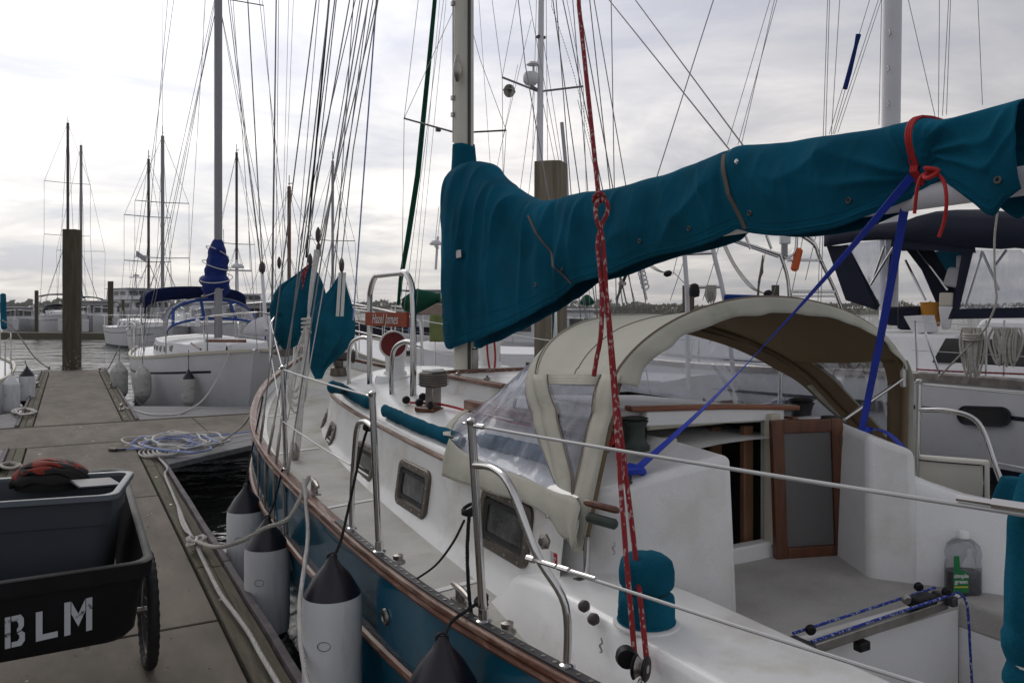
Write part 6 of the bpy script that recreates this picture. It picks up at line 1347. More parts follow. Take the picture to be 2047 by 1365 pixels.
# ---- white sloop with its bow over the walkway
b2, hp2, sz2, yy2, hb2 = gen_boat('white sloop with blue sail bundle, navy bimini and blue dodger, left of the teal boat', (2.74, 18.45), 180, L=9.4, B=3.1, fb=1.10, fbb=1.42, mast=13, my=.09, mmat='mast_alu', mr=.082, spread=(.62,), boom=None, cab=.36, ports=5, bimini=None, dodger=None, sr=.0055, backs=True, top='white_paint')
b2.name = 'sailboat.001' if False else b2.name
# blue mainsail bundle on the mast and boom (boat frame: y points to its bow, which faces us)
zM = 2.6; yM = 9.4 * .09
m = MB(); rings = []
for i in range(50):
    t_ = i / 49; z = 3.56 - 1.22 * t_; rr = interp([(0, .13), (.06, .20), (.3, .33), (.55, .36), (.75, .46), (.9, .40), (1, .22)], t_) * (1 + .18 * nz(t_ * 9, 2)); yo = interp([(0, -.05), (.4, -.15), (.7, -.30), (1, -.35)], t_)
    rings.append([Vector((math.cos(a) * rr * .62 * (1 + .3 * nz(math.cos(a)*2, math.sin(a)*2, z * 4)), yM + yo + math.sin(a) * rr * (1 + .25 * nz(a, z * 5)), z)) for a in [2*math.pi*j/22 for j in range(22)]])
m.loft(rings).build('sail_bundle', 'canvas_royal', b2, angle=180)
for k in range(4):
    z = 3.3 - .27 * k; rr = interp([(0, .20), (.3, .34), (.7, .46), (1, .30)], (3.56 - z) / 1.22); MB().tube([(math.cos(a) * rr * .72, yM - .12 - .08*k + math.sin(a) * rr * 1.12, z + .12 * math.cos(a + k)) for a in [2*math.pi*j/20 for j in range(21)]], .009, 6).build('sail_tie', 'rope_white', b2)
m = MB(); rings = []
for i in range(40):
    t_ = i / 39; y = yM - .2 - 2.4 * t_; rings.append([Vector((math.cos(a) * .20 * (1 - .35 * t_) * (1 + .25 * nz(a, y * 3)) - .1 * t_, y, 2.66 + .12 * t_ + math.sin(a) * .22 * (1 - .4 * t_) * (1 + .2 * nz(a, y * 2.3, 4)))) for a in [2*math.pi*j/18 for j in range(18)]])
m.loft(rings).build('boom_bundle', 'canvas_blue', b2, angle=180)
MB().tube([(0, yM, 2.40), (-.1, yM - 2.9, 2.55)], .05, 10).build('boom', 'mast_alu', b2)
def arc(xw, z0, h, n=24, p=.5):
    return [Vector((math.sin((i/n - .5) * math.pi) * xw, 0, z0 + h * max(0, math.cos((i/n - .5) * math.pi)) ** p)) for i in range(n + 1)]
# dodger: windscreen panel facing the bow with blue frames; bimini behind and higher
def at_y(ps, y, dz=0): return [p + Vector((0, y, dz)) for p in ps]
A_ = at_y(arc(.90, 1.55, .78), .0); B_ = at_y(arc(1.0, 1.42, .45), .75)
MB().loft([A_, B_], closed=False).build('dodger_window', 'vinyl_clear', b2)
MB().loft([at_y(arc(.90, 1.55, .79), .02), [p.lerp(q_, .14) for p, q_ in zip(at_y(arc(.90, 1.55, .80), .02), B_)]], closed=False).build('dodger_trim', 'canvas_blue', b2, solid=.012)
MB().loft([at_y(arc(.90, 1.55, .81), -.9), at_y(arc(.90, 1.55, .81), .02)], closed=False).build('dodger_top', 'canvas_grey', b2, solid=.012)
for f in (.16, .38, .62, .84):
    k = int(f * 24); d = Vector((.03, 0, 0)); a, b_ = A_[k], B_[k]; MB().hexa([a - d + UP*.012, a + d + UP*.012, b_ + d + UP*.012, b_ - d + UP*.012], [a - d + UP*.03, a + d + UP*.03, b_ + d + UP*.03, b_ - d + UP*.03]).build('dodger_trim', 'canvas_blue', b2)
MB().loft([[p.lerp(q_, .90) + UP * .012 for p, q_ in zip(A_, B_)], [p + UP * .012 for p in B_]], closed=False).build('dodger_trim', 'canvas_blue', b2, solid=.01)
MB().loft([[p + Vector((.22, 0, 0)) for p in q_] for q_ in (at_y(arc(1.04, 2.22, .36), -2.4), at_y(arc(1.08, 2.24, .38), -1.6), at_y(arc(1.05, 2.24, .36), -.7), at_y(arc(1.07, 2.0, .33), -.60))], closed=False).build('bimini', 'canvas_bimini', b2, solid=.03)
for x in (-1, 1):
    for y in (-2.3, -.7): MB().tube([(.22 + x * 1.02, -1.6, 1.15), (.22 + x * 1.03, y, 2.24)], .014, 8).build('bimini_frame', 'steel', b2)
# covered dinghy on the foredeck, deck gear
m = MB(); rings = []
for i in range(20):
    t_ = i / 19; w_ = .42 * math.sin(math.pi * (.10 + .85 * t_)) ** .5; rings.append([Vector((-.55 + math.cos(a) * w_, 2.2 + 1.75 * t_, 1.62 + max(0, math.sin(a)) * .34 * math.sin(math.pi * (.15 + .7 * t_)) * (1 + .12 * nz(a * 2, t_ * 5)))) for a in [math.pi * j / 14 for j in range(15)]])
m.loft(rings).build('dinghy_cover', 'canvas_grey', b2, angle=180)
MB().tube([(.72, 3.6, 1.40), (.72, 2.4, 1.46)], .02, 6).build('boathook', 'varnish', b2)
MB().tube([(-.1, 3.3, 1.52), (.6, 3.35, 1.54)], .03, 8).build('anchor_stock', 'varnish', b2)
MB().lathe([(.05, 0), (.05, .13), (.02, .15)], (.45, 1.2, 1.75), 12).build('deck_light', 'white_paint', b2)
bl = thing('deck_flag', (0, 0, 0), None, None) if False else None
# its fenders
def w2(bo, p): return bo.matrix_world @ Vector(p)
bpy.context.view_layer.update()
fender(P(285, 730, 14.9), .145, .72, 'ribbed old white fender hanging on the white sloop, left one of two', capm='fender_old', body='fender_old', group='old fenders', ribs=1, rope=[P(284, 705, 14.95)])
fender(P(377, 742, 14.0), .115, .66, 'slimmer ribbed white fender with dark top, right one of two on the white sloop', capm='fender_cap', body='fender_old', group='old fenders', ribs=1, rope=[P(377, 700, 14.1)])
fender(P(238, 722, 16.6), .17, .85, 'stained white cylinder fender at the left corner of the white sloop', capm='fender_old', body='fender_old', group='old fenders', rope=[P(240, 700, 16.7)])
fender(P(22, 750, 13.2), .13, .72, 'white fender on the boat at the left edge, beside the frame', group='fenders on the boat at the left edge', capm='fender_white', rope=[P(25, 735, 13.3)])
fender(P(54, 735, 14.6), .13, .74, 'shaded white fender with navy cap on the boat at the left edge', group='fenders on the boat at the left edge', rope=[P(50, 720, 14.7)])
MB().strands(smooth_path([P(462, 690, 13.6), P(455, 715, 13.5), P(430, 765, 13.3), P(400, 805, 13.0), PZ(360, 827, ZD + .02)], 5), .014, .06, 4).build('dock_line', 'rope_white', label='white bow line curving from the white sloop down to the walkway', cat='rope')
MB().tube(smooth_path([PZ(243, 818, ZD + .05), P(252, 815, 12.9), PZ(300, 828, ZD + .02), PZ(355, 828, ZD + .02)], 5), .013, 6).build('dock_line', 'rope_white', label='loose white line lying along the far side of the walkway', cat='rope')
MB().tube(smooth_path([PZ(100, 738, ZD + .05), P(70, 715, 19), P(30, 660, 15), P(5, 640, 14)], 5), .012, 6).build('dock_line', 'rope_grey', label='line from the far left cleat up to the boat at the left edge', cat='rope')
MB().tube(smooth_path([PZ(200, 741, ZD + .05), P(215, 738, 19.5), P(240, 690, 18.2)], 5), .012, 6).build('dock_line', 'rope_grey', label='line from the far right cleat up to the stern of the white sloop', cat='rope')

# ---- boat at the left edge
gen_boat('white sailboat cut off by the left edge, moored left of the finger dock', (-2.42, 18.2), 0, L=9, B=3.0, fb=.95, fbb=1.15, mast=0, cab=.4, ports=3, stripe=None)
MB().tube([P(6, 590, 15), P(8, 655, 14.5)], .05, 14).build('furled_canvas', 'canvas_teal', label='teal canvas roll at the extreme left edge', cat='canvas', smooth=True)
# ---- boats at the far dock
g = P(132, 668, 63); gen_boat('white cruising sloop with dark bimini at the far dock behind the tall piling', (g.x, g.y + 5), 180 + 8, L=11, B=4.2, fb=1.5, fbb=1.7, mast=17.6, my=.08, mmat='mast_dark', mr=.11, spread=(.40, .68), sw=1.7, dodger='canvas_navy', bimini='canvas_navy', cab=.5, sr=.014, wires='wire', detail=False)
g = P(165, 668, 70); gen_boat('white sailboat with a teal sail cover and pale mast, second at the far dock', (g.x, g.y + 6), 175, L=11, B=4, fb=1.4, fbb=1.6, mast=17.4, my=.05, mmat='mast_alu', mr=.12, spread=(.36,), sw=2.0, boom='canvas_teal', bimini='canvas_navy', cab=.6, sr=.014, detail=False)
def motor(label, loc, ang, L, B, levels, hull='white_far', name='motor_yacht', win='glass_dark', fb=1.4, flare=1.0, mastk=True, cat='motorboat', trim=None):
    r = thing(name, (0, 0, 0), label, cat); m = MB(); rings = []
    hb = lambda t_: B / 2 * interp([(0, .9), (.5, 1), (.8, .72), (1, .03)], t_); n_ = 18
    for i in range(n_ + 1):
        t_ = i / n_; z = fb * (1 + .35 * t_ ** 2); y = -L/2 + L * t_; w_ = hb(t_); rings.append([Vector((-w_, y, z)), Vector((-w_ * .96, y, z * .6)), Vector((-w_ * .85, y - .08 * L * t_ ** 3, .05)), Vector((-w_ * .5, y - .1 * L * t_ ** 3, -.4)), Vector((w_ * .5, y - .1 * L * t_ ** 3, -.4)), Vector((w_ * .85, y - .08 * L * t_ ** 3, .05)), Vector((w_ * .96, y, z * .6)), Vector((w_, y, z))])
    m.loft(rings, closed=True); m.build('hull', hull, r)
    MB().loft([[Vector((sd * (hb(i / n_) + .02), -L/2 + L * i / n_, fb * (1 + .35 * (i / n_) ** 2) + dz)) for dz in (-.08, .06)] for i in range(n_) for sd in (1,)], closed=False).build('rub_rail', trim or 'white_far', r)
    z = fb * 1.05
    for (y0, y1, w_, h, nw) in levels:
        hs_ = MB().hexa([Vector((x * B/2 * w_, y, z - .05)) for x, y in ((-1, y0 * L), (1, y0 * L), (1, y1 * L), (-1, y1 * L))], [Vector((x * B/2 * w_ * .93, y, z + h)) for x, y in ((-1, y0 * L + .05), (1, y0 * L + .05), (1, y1 * L - .5 * h), (-1, y1 * L - .5 * h))]).build('deckhouse', 'white_far', r, bevel=.08)
        for sd in (-1, 1):
            for k in range(nw):
                yy_ = y0 * L + (y1 - y0) * L * (k + .5) / nw * .88 + .2; fr = MB().box((sd * B/2 * w_ * .975, yy_, z + h * .58), (.05, (y1 - y0) * L / nw * .72, h * .45)).build('window', trim or 'white_far', r, bevel=.03); MB().box((sd * (B/2 * w_ * .975 + .02), yy_, z + h * .58), (.05, (y1 - y0) * L / nw * .6, h * .36)).build('pane', win, fr)
        for yv, off in ((y1 * L - .25 * h, 1), (y0 * L, -1)):
            for k in (-1, 0, 1): MB().box((k * B/2 * w_ * .58, yv - .12 * off * 0 + .06 * off, z + h * .58), (B/2 * w_ * .48, .06, h * .4), (.45 if off > 0 else 0, 0, 0)).build('windscreen_pane', win, r)
        MB().box((0, (y0 + y1) / 2 * L, z + h + .03), (B * w_ * 1.02, (y1 - y0) * L * 1.04, .07)).build('roof', 'white_far', r, bevel=.03)
        z += h + .05
    if mastk:
        MB().tube([(0, 0, z), (0, -.1, z + 1.6)], .06, 8).build('radar_mast', 'white_far', r); MB().box((0, -.05, z + 1.1), (1.3, .12, .08)).build('radar_arm', 'white_far', r)
        MB().lathe([(.28, 0), (.3, .08), (.2, .2), (.02, .22)], (0, 0, z + 1.2), 14).build('radome', 'white_far', r)
        for x in (-.6, .6): MB().tube([(x, 0, z + 1.1), (x, -.2, z + 3.0)], .015, 5).build('antenna', 'white_far', r)
    for sd in (-1, 1):
        tp = [Vector((sd * hb(t_) * .96, -L/2 + L * t_, fb * (1 + .35 * t_ ** 2) + .7)) for t_ in (.35, .5, .65, .8, .92, .99)]; T(tp, .02, 'rail', 'steel', r, 6)
        for p in tp: MB().tube([p, p - UP * .7], .015, 5).build('rail_post', 'steel', r)
    r.location = (loc[0], loc[1], 0); r.rotation_euler = (0, 0, R(ang)); return r
g = P(280, 664, 76); motor('tall white motor yacht with stacked decks, behind the white sloop on the left', (g.x, g.y + 5), 200, 15, 4.6, [(-.28, .25, .82, 1.25, 4), (-.22, .12, .7, 1.05, 3)], fb=1.7)
g = P(510, 650, 34); motor('white cruiser with a railed flybridge, between the blue bimini and the teal bags', (g.x, g.y + 4), 190, 10, 3.6, [(-.25, .22, .8, 1.0, 4), (-.2, .05, .6, .35, 1)], fb=1.3)
g = P(196, 668, 66); motor('white trawler cabin behind the dark rail, right of the tall piling', (g.x, g.y + 4), 175, 11, 4.2, [(-.3, .2, .8, 1.5, 3)], fb=1.2, mastk=False)
g = P(35, 660, 70); motor('small white motorboat with dark cover at the far left dock', (g.x, g.y + 3), 180, 8, 3, [(-.3, .1, .8, 1.2, 2)], fb=1.0, mastk=False)
g = P(775, 668, 36); tr_ = motor('small trawler with white pilothouse and wood doors, dark hull, seen beyond the name board', (g.x + 3, g.y + 1.5), 62, 9.5, 3.4, [(-.1, .16, .74, 1.75, 2), (-.42, -.12, .66, .95, 3)], hull='stripe_navy', fb=1.15, trim='wood_orange')
# masts of far sailboats (their hulls lie behind the nearer ones)
for (px, ytop, yb, d, mt_, spr, lab, r_, cvr) in (
    (297, 318, 640, 45, 'mast_dark', (.36, .64), 'far sailboat with a thin dark mast and small burgee, left of centre', .075, None), (325, 272, 640, 40, 'mast_alu', (.34, .64), 'far sailboat with grey mast and radar reflector, beside the dark mast', .085, None),
    (473, 305, 640, 48, 'mast_dark', (.45,), 'far sailboat with dark mast just right of the blue bundle', .08, None), (578, 373, 640, 36, 'mast_wood', (), 'far sailboat with a brown wooden mast behind the rigging', .085, None),
    (665, 322, 640, 42, 'mast_alu', (.5,), 'far sailboat with pale mast behind the teal bags', .075, None)):
    b_ = P(px, yb, d); h = EYE + (HZ - ytop) / F * d
    gen_boat(lab, (b_.x, b_.y), 180 + (px % 5) * 6, L=9.5, B=3.1, fb=1.1, fbb=1.35, mast=h, my=0, mmat=mt_, mr=r_, spread=spr, sw=1.25, boom=cvr, cab=.45, sr=.010, detail=False)
fl = P(290, 522, 44.5); MB().grid(lambda u, v: fl + RT * (-.5 + .55 * u) + UP * (.32 * v - .28 * u + .25 + .04 * math.sin(u * 7)) - FW * .06 * math.sin(u * 6), 8, 4).build('burgee', 'canvas_grey', label='small pale flag flying from the dark far mast', cat='flag', solid=.01)
# ---- white boat with green sail cover behind the name board
g = P(940, 740, 15.6)
b3, *_q = gen_boat('white plank sided sloop with green sail cover and brown awning, beyond the name board', (g.x + .4, g.y + .3), 20, L=9.5, B=3, fb=.98, fbb=1.5, mast=13, my=-.0, mmat='mast_wood', mr=.06, spread=(.3,), sw=1.1, boom=None, cab=.4, ports=3, stripe='stripe_navy', sr=.005, mast_=None) if False else gen_boat('white plank sided sloop with green sail cover and brown awning, beyond the name board', (g.x + .4, g.y + .3), 20, L=9.5, B=3, fb=.98, fbb=1.5, mast=0, boom=None, cab=.4, ports=3, stripe='stripe_navy')
def slab_cloth(name, mt_, c00, c10, c11, c01, label=None, cat=None, parent=None, wav=.03, n=14):
    c = [Vector(v) for v in (c00, c10, c11, c01)]; nn = (c[1] - c[0]).cross(c[3] - c[0]).normalized()
    return MB().grid(lambda u, v: c[0].lerp(c[1], u).lerp(c[3].lerp(c[2], u), v) + nn * wav * nz(u * 5, v * 1.6, 2), n, n).build(name, mt_, parent, solid=.008, label=label, cat=cat, angle=180)
slab_cloth('towel', 'towel_olive', P(860, 629, 14.6), P(897, 630, 14.4), P(896, 684, 14.3), P(858, 683, 14.5), 'olive green towel hung over the rail beyond the name board', 'towel')
slab_cloth('towel', 'towel_blue', P(816, 625, 15.6), P(832, 625, 15.5), P(833, 668, 15.4), P(815, 668, 15.5), 'light blue cloth hung on the rail, left of the olive towel', 'towel')
m = MB(); rings = []
for i in range(24):
    t_ = i / 23; c_ = P(805 + 75 * t_, 607 - 12 * t_, 16.2); hh = (.10 + .12 * math.sin(math.pi * min(1, t_ * 1.1)) ) * (1.2 - .2 * t_); rings.append([c_ + UP * math.sin(a) * hh * (1 + .2 * nz(a, t_ * 6)) + FW * math.cos(a) * .15 for a in [2*math.pi*j/14 for j in range(14)]])
m.loft(rings).build('boom_cover', 'canvas_green', label='green furled sail cover on the boom beyond the name board', cat='sail cover', angle=180)
m = MB()
for tt in (0, 1): pass
a0, a1, a2, a3 = P(832, 628, 15.6), P(873, 606, 15.4), P(897, 612, 15.2), P(900, 632, 15.0)
MB().hexa([p for p in (a0, a1, a2, a3)], [p + FW * 1.8 for p in (a0, a1, a2, a3)]).build('awning', 'canvas_brown', label='brown awning tent under the green sail cover', cat='awning', bevel=.02)
MB().tube([P(886, -200, 12.3), P(868, 14, 12.6), P(857, 130, 12.8), P(835, 350, 13.2), P(815, 480, 13.5), P(801, 560, 13.7), P(796, 610, 13.8)], [.03, .034, .038, .045, .045, .038, .026], 12).build('furled_jib', 'canvas_green', label='dark green furled sail on a forestay left of the cream mast', cat='sail')
# boat with the spreaders whose lower part is behind the cream mast
gs = 12.5; sp1 = P(808, 237, gs); sp2 = P(905, 264, gs - .8); sp3 = P(1012, 261, gs - .4)
g = P(930, 640, 13.0); r = thing('rigging', (g.x, g.y, 0), 'dark spreader bar and thin wires on the mast standing behind the cream mast', 'mast')
MB().tube([g - UP * 1, Vector((g.x, g.y, 12))], .055, 10).build('mast', 'mast_alu', r); MB().tube([sp1, sp2, P(930, 268, 12)], .014, 6).build('spreader', 'mast_dark', r); MB().tube([P(935, 265, 12), sp3], .014, 6).build('spreader', 'mast_dark', r)
MB().box(P(876, 260, 12.3), (.07, .05, .05)).build('spreader_light', 'mast_dark', r)
for a, b_, mt_ in (((808, 237), (835, 10), 'wire'), ((808, 237), (905, 25), 'wire'), ((808, 237), (803, 600), 'wire'), ((1012, 261), (960, 120), 'wire'), ((960, 120), (944, 60), 'wire'), ((1012, 261), (1006, 360), 'wire')):
    T(LN(a, b_, gs, None, False), .0048, 'shroud', mt_, r, 5)
# ---- mast with radome
g = P(1080, 640, 17.5); zz_ = lambda y, d: EYE + (HZ - y) / F * d
r = thing('radar_mast', (g.x, g.y, 0), 'pale mast with white radome, round reflector and wide spreaders behind the piling', 'mast')
D = 17.5
MB().tube([P(1077, 640, D), P(1079, 300, D), P(1083, -120, D)], [.075, .072, .06], 14).build('mast', 'mast_white', r)
MB().tube([P(1078, 184, D), P(1004, 155, D + .3)], .024, 8).build('spreader', 'mast_alu', r); MB().tube([P(1082, 183, D), P(1166, 173, D - .2)], .024, 8).build('spreader', 'mast_alu', r)
MB().lathe([(.04, -.14), (.12, -.12), (.165, -.06), (.17, .06), (.14, .13), (.02, .16)], P(1061, 158, D - .1), 22).build('radome', 'white_paint', r)
MB().tube([P(1061, 172, D - .1), P(1075, 180, D)], .03, 8).build('radome_bracket', 'mast_alu', r)
MB().lathe([(.02, -.02), (.14, .0), (.10, .05), (.02, .06)], P(1065, 130, D - .1), 18).build('antenna_dish', 'white_paint', r); MB().tube([P(1066, 133, D - .1), P(1066, 146, D - .1)], .02, 6).build('dish_post', 'mast_alu', r)
for ax_ in (Vector((1, .3, 0)), Vector((.2, 0, 1)), Vector((0, 1, .2))): MB().lathe([(.001, -.004), (.145, -.004), (.145, .004), (.001, .004)], P(1018, 182, D + .2), 20, ax_.normalized()).build('radar_reflector', 'steel_dull', r)
MB().box(P(1081, 75, D), (.2, .1, .05)).build('mast_fitting', 'mast_dark', r)
for a, b_ in (((985, 10), (1004, 155)), ((1030, 14), (1004, 155)), ((1166, 173), (1135, 10)), ((1004, 155), (1008, 620)), ((1166, 173), (1172, 380)), ((1083, 60), (1135, 400)), ((1083, 60), (1040, 380)), ((1078, 184), (1035, 600)), ((1081, 184), (1125, 400)), ((1092, 14), (1097, 600)), ((1072, 14), (1065, 300))):
    T(LN(a, b_, D), .0065, 'shroud', 'wire', r, 5)
m = MB()
for i in range(46):
    t_ = i / 45; p = P(1103 + 76 * t_ + 6 * math.sin(t_ * 3), 14 + 270 * t_, D - .3); m.lathe([(.004, -.014), (.012, 0), (.004, .014)], p, 5)
m.tube([P(1096, -200, D - .3)] + [P(1103 + 76 * t_ / 10 + 6 * math.sin(t_ * .3), 14 + 27 * t_, D - .3) for t_ in range(11)], .004, 4); m.build('string_lights', 'mast_dark', r)
MB().tube([P(1123, 245, 19), P(1131, 330, 19), P(1134, 400, 19)], .045, 8).build('furled_sail', 'canvas_grey', r)
# ---- tall mast right with cleats, blue flag sleeve
g = P(1780, 640, 13.5); D = 13.5
r = thing('tall_mast', (g.x, g.y, 0), 'thick white mast with folding steps on the right, above the sail cover', 'mast')
MB().tube([P(1776, 640, D), P(1784, 14, D), P(1788, -300, D)], .148, 24).build('mast', 'mast_white', r)
for py in (66, 138, 208): q_ = P(1774 if py > 100 else 1777, py, D - .15); MB().tube(smooth_path([q_ + UP * .05, q_ - FW * .04 + UP * .03, q_ - FW * .06 - UP * .03, q_ - UP * .04], 4), .014, 6).build('mast_step', 'steel_dull', r)
for a, b_ in (((1762, 20), (1757, 250)), ((1818, 10), (1872, 245)), ((1900, 5), (1892, 230)), ((1896, 5), (1884, 232)), ((1878, 5), (1876, 235)), ((1955, 5), (1964, 210)), ((1759, 8), (1675, 265))):
    T(LN(a, b_, D), .0055, 'shroud', 'wire', r, 5)
r = thing('flag_halyards', (P(1700, 600, 12).x, P(1700, 600, 12).y, 0), 'thin wires with a narrow dark blue cloth sleeve left of the thick white mast', 'rigging')
for a, b_ in (((1735, 12), (1716, 75)), ((1684, 178), (1658, 268)), ((1690, 178), (1665, 268)), ((1752, 12), (1690, 200)), ((1690, 200), (1668, 268)), ((1658, 10), (1640, 640)), ((1654, 10), (1634, 640)), ((1678, 10), (1662, 270)), ((1536, 12), (1454, 290)), ((1550, 12), (1475, 290)), ((1546, 10), (1482, 290)), ((1422, 14), (1316, 345))):
    T(LN(a, b_, 12), .0052 if a[0] != 1422 else .009, 'halyard', 'wire', r, 5)
MB().tube([P(1716, 70, 12), P(1711, 92, 12), P(1698, 145, 12), P(1689, 178, 12)], [.04, .028, .036, .036], 10).build('sleeve', 'canvas_royal', r)
# lines in the sky between the boats
r = thing('distant_halyards', (P(560, 600, 20).x, P(560, 600, 20).y, 0), 'fan of thin grey wires between the left mast and the cream mast', 'rigging')
for a, b_, d, rr in (((324, 12), (325, 270), 18, .004), ((346, 10), (292, 400), 18, .006), ((408, 12), (405, 140), 18, .004), ((426, 12), (340, 400), 18, .006), ((428, 12), (320, 620), 18, .006), ((458, 14), (520, 520), 14, .008), ((462, 14), (535, 640), 14, .006), ((496, 14), (524, 520), 14, .011), ((520, 12), (575, 500), 16, .006), ((552, 12), (543, 600), 12, .010), ((557, 12), (550, 640), 16, .006), ((577, 12), (560, 640), 18, .005), ((586, 12), (562, 620), 18, .005), ((637, 12), (595, 500), 12, .006), ((706, 12), (672, 520), 12, .008), ((885, 14), (815, 560), 14, .005), ((878, 14), (835, 500), 14, .004), ((890, 20), (845, 480), 14, .004), ((958, 10), (985, 400), 14, .004), ((1060, 14), (1128, 380), 15, .006), ((1128, 14), (1205, 380), 11, .008), ((1146, 14), (1175, 380), 11, .007), ((1190, 14), (1250, 365), 9, .006), ((1222, 14), (1228, 370), 9, .006), ((1155, 200), (1250, 600), 11, .004), ((1035, 130), (960, 500), 15, .004), ((1062, 40), (1000, 300), 15, .005)):
    T(LN(a, b_, d), rr, 'halyard', 'wire', r, 5)
q_ = P(524, 535, 14); MB().lathe([(.01, -.10), (.05, -.07), (.055, 0), (.045, .06), (.02, .1)], q_, 12).build('furler_fitting', 'black_rubber', r); MB().tube([P(524, 545, 14), P(532, 660, 13.4)], .03, 8).build('furled_stay', 'mast_white', r)
for i in range(34):
    pass
# ---- big sloop on the right
rb_ = thing('cruising_yacht', (0, 0, 0), 'big white yacht with navy cockpit enclosure and dark hull windows at the right edge', 'yacht')
HX = 9.5
def hullr(y, s):      # port side of the hull, facing us
    zt = interp([(-4, 1.30), (4, 1.26), (7, 1.25), (10.4, 1.14), (14, 1.18), (18, 1.35)], y); bw = max(0, (y - 12) / 6)
    return Vector((HX + .55 * s * s + 2.0 * bw ** 2 * (1 + .3 * s), y, zt * (1 - s) + s * -.4))
m = MB(); rings = []
for y in ypts(-4, 18, 44): L_ = [hullr(y, s / 10) for s in range(11)]; rings.append(L_ + [Vector((2 * (HX + 2.05) - p.x, p.y, p.z)) for p in reversed(L_)])
m.loft(rings, closed=False); m.add(rings[0], [tuple(range(22))]); m.build('hull', 'white_paint', rb_)
m = MB(); m.loft([[hullr(y, s) - Vector((.006, 0, 0)) for s in (.64, .70, .76, .82)] for y in ypts(-4, 17.5, 40)], closed=False); m.build('boot_stripe', 'stripe_navy', rb_)
m = MB(); m.loft([[hullr(y, s) - Vector((.006, 0, 0)) for s in (.235, .265)] for y in ypts(-4, 17.5, 40)], closed=False); m.build('cove_stripe', 'stripe_navy', rb_)
MB().loft([[hullr(y, 0) + Vector((-.02, 0, .02)), hullr(y, 0) + Vector((-.02, 0, -.07)), hullr(y, 0) + Vector((.03, 0, -.07)), hullr(y, 0) + Vector((.03, 0, .05))] for y in ypts(-4, 17.8, 40)]).build('toe_rail', 'steel_dull', rb_, smooth=False)
MB().grid(lambda u, v: Vector((hullr(-4 + 21.8 * u, 0).x + (2 * (HX + 2.05) - 2 * hullr(-4 + 21.8 * u, 0).x) * v, -4 + 21.8 * u, hullr(-4 + 21.8 * u, 0).z - .01 + .08 * math.sin(math.pi * v))), 30, 8).build('deck', 'white_paint', rb_)
def oval(px0, px1, py0, py1, name='window'):
    a = PX(px0, (py0 + py1) / 2 - .5 * (px1 - px0) * .04, HX + .02); b_ = PX(px1, (py0 + py1) / 2 + .5 * (px1 - px0) * .04, HX + .02); h = (py1 - py0) / F * ((a - O).dot(FW)) / 2
    u_ = (b_ - a); W_ = u_.length / 2; u_ = u_.normalized(); c_ = (a + b_) / 2
    def rg(k, dx_): return [c_ + u_ * (math.copysign(max(0, W_ - h), math.cos(t_)) + math.cos(t_) * h * k) + UP * math.sin(t_) * h * k + Vector((dx_, 0, 0)) for t_ in [2*math.pi*(i + .5)/36 for i in range(36)]]
    fr = MB().loft([rg(1.0, .0), rg(1.0, -.03), rg(.86, -.03), rg(.84, -.012)], True, False).build('window', 'stripe_navy', rb_); q_ = rg(.86, -.014); MB().add(q_, [tuple(range(36))]).build('pane', 'glass_dark', fr, smooth=False)
oval(1915, 2022, 812, 850)
for px in (1545, 1420, 1700): oval(px, px + 70, 800, 822)
# superstructure: trunk with dark windows
def tr(y0, y1, x0, x1, z0, z1, sl=.12, mt_='white_paint', name='cabin', bev=.06):
    return MB().hexa([Vector(p) for p in ((x0, y0, z0), (x1, y0, z0), (x1, y1, z0), (x0, y1, z0))], [Vector(p) for p in ((x0 + sl, y0 + sl * .2, z1), (x1 - sl, y0 + sl * .2, z1), (x1 - sl, y1 - sl * 2.5, z1), (x0 + sl, y1 - sl * 2.5, z1))]).build(name, mt_, rb_, bevel=bev, bseg=3)
tr(.5, 6.6, 10.3, 12.9, 1.25, 1.98, .16)
def quad_on_x(pxs, X_, name, mt_, par, t_=.012):
    v = [PX(a, b_, X_) for a, b_ in pxs]; return MB().hexa(v, [p - Vector((t_, 0, 0)) for p in v]).build(name, mt_, par, smooth=False)
quad_on_x([(1893, 676), (2100, 680), (2100, 738), (1866, 724)], 10.36, 'window', 'glass_dark', rb_, .03)
tr(6.5, 12.5, 10.3, 12.7, 1.2, 1.75, .2); quad_on_x([(1512, 690), (1570, 690), (1574, 708), (1510, 708)], 10.4, 'window', 'glass_dark', rb_, .03)
# navy enclosure
XE = 10.9
def EP(px, py, X_=XE): return PX(px, py, X_)
def panel(pts, name, mt_, X_=XE, t_=.02, off=0): v = [PX(a, b_, X_) - Vector((off, 0, 0)) for a, b_ in pts]; return MB().hexa(v, [p + Vector((t_, 0, 0)) for p in v]).build(name, mt_, rb_, smooth=False, bevel=.004)
topL = [(1646, 470), (1660, 463), (1720, 458), (1790, 450), (1830, 434), (1870, 431), (1940, 437), (2000, 436), (2060, 440), (2140, 445)]
botL = [(1648, 493), (1660, 491), (1720, 481), (1790, 478), (1830, 482), (1870, 486), (1940, 494), (2000, 498), (2060, 492), (2140, 492)]
rings = []
for (a, b_), (c_, d_) in zip(topL, botL):
    p = PX(a, b_, XE); q_ = PX(c_, d_, XE - .05); w_ = 2.2 if a > 1650 else 1.9
    rings.append([q_, p + Vector((.03, 0, 0)), p + Vector((.5, 0, .10)), p + Vector((w_ / 2, 0, .14)), p + Vector((w_ - .5, 0, .10)), p + Vector((w_, 0, 0)), q_ + Vector((w_ + .1, 0, 0))])
MB().loft(rings, closed=False).build('bimini_top', 'canvas_navy', rb_, solid=.03, angle=70)
panel([(1652, 492), (1694, 490), (1758, 610), (1752, 620), (1690, 600)], 'enclosure_curtain', 'canvas_navy')
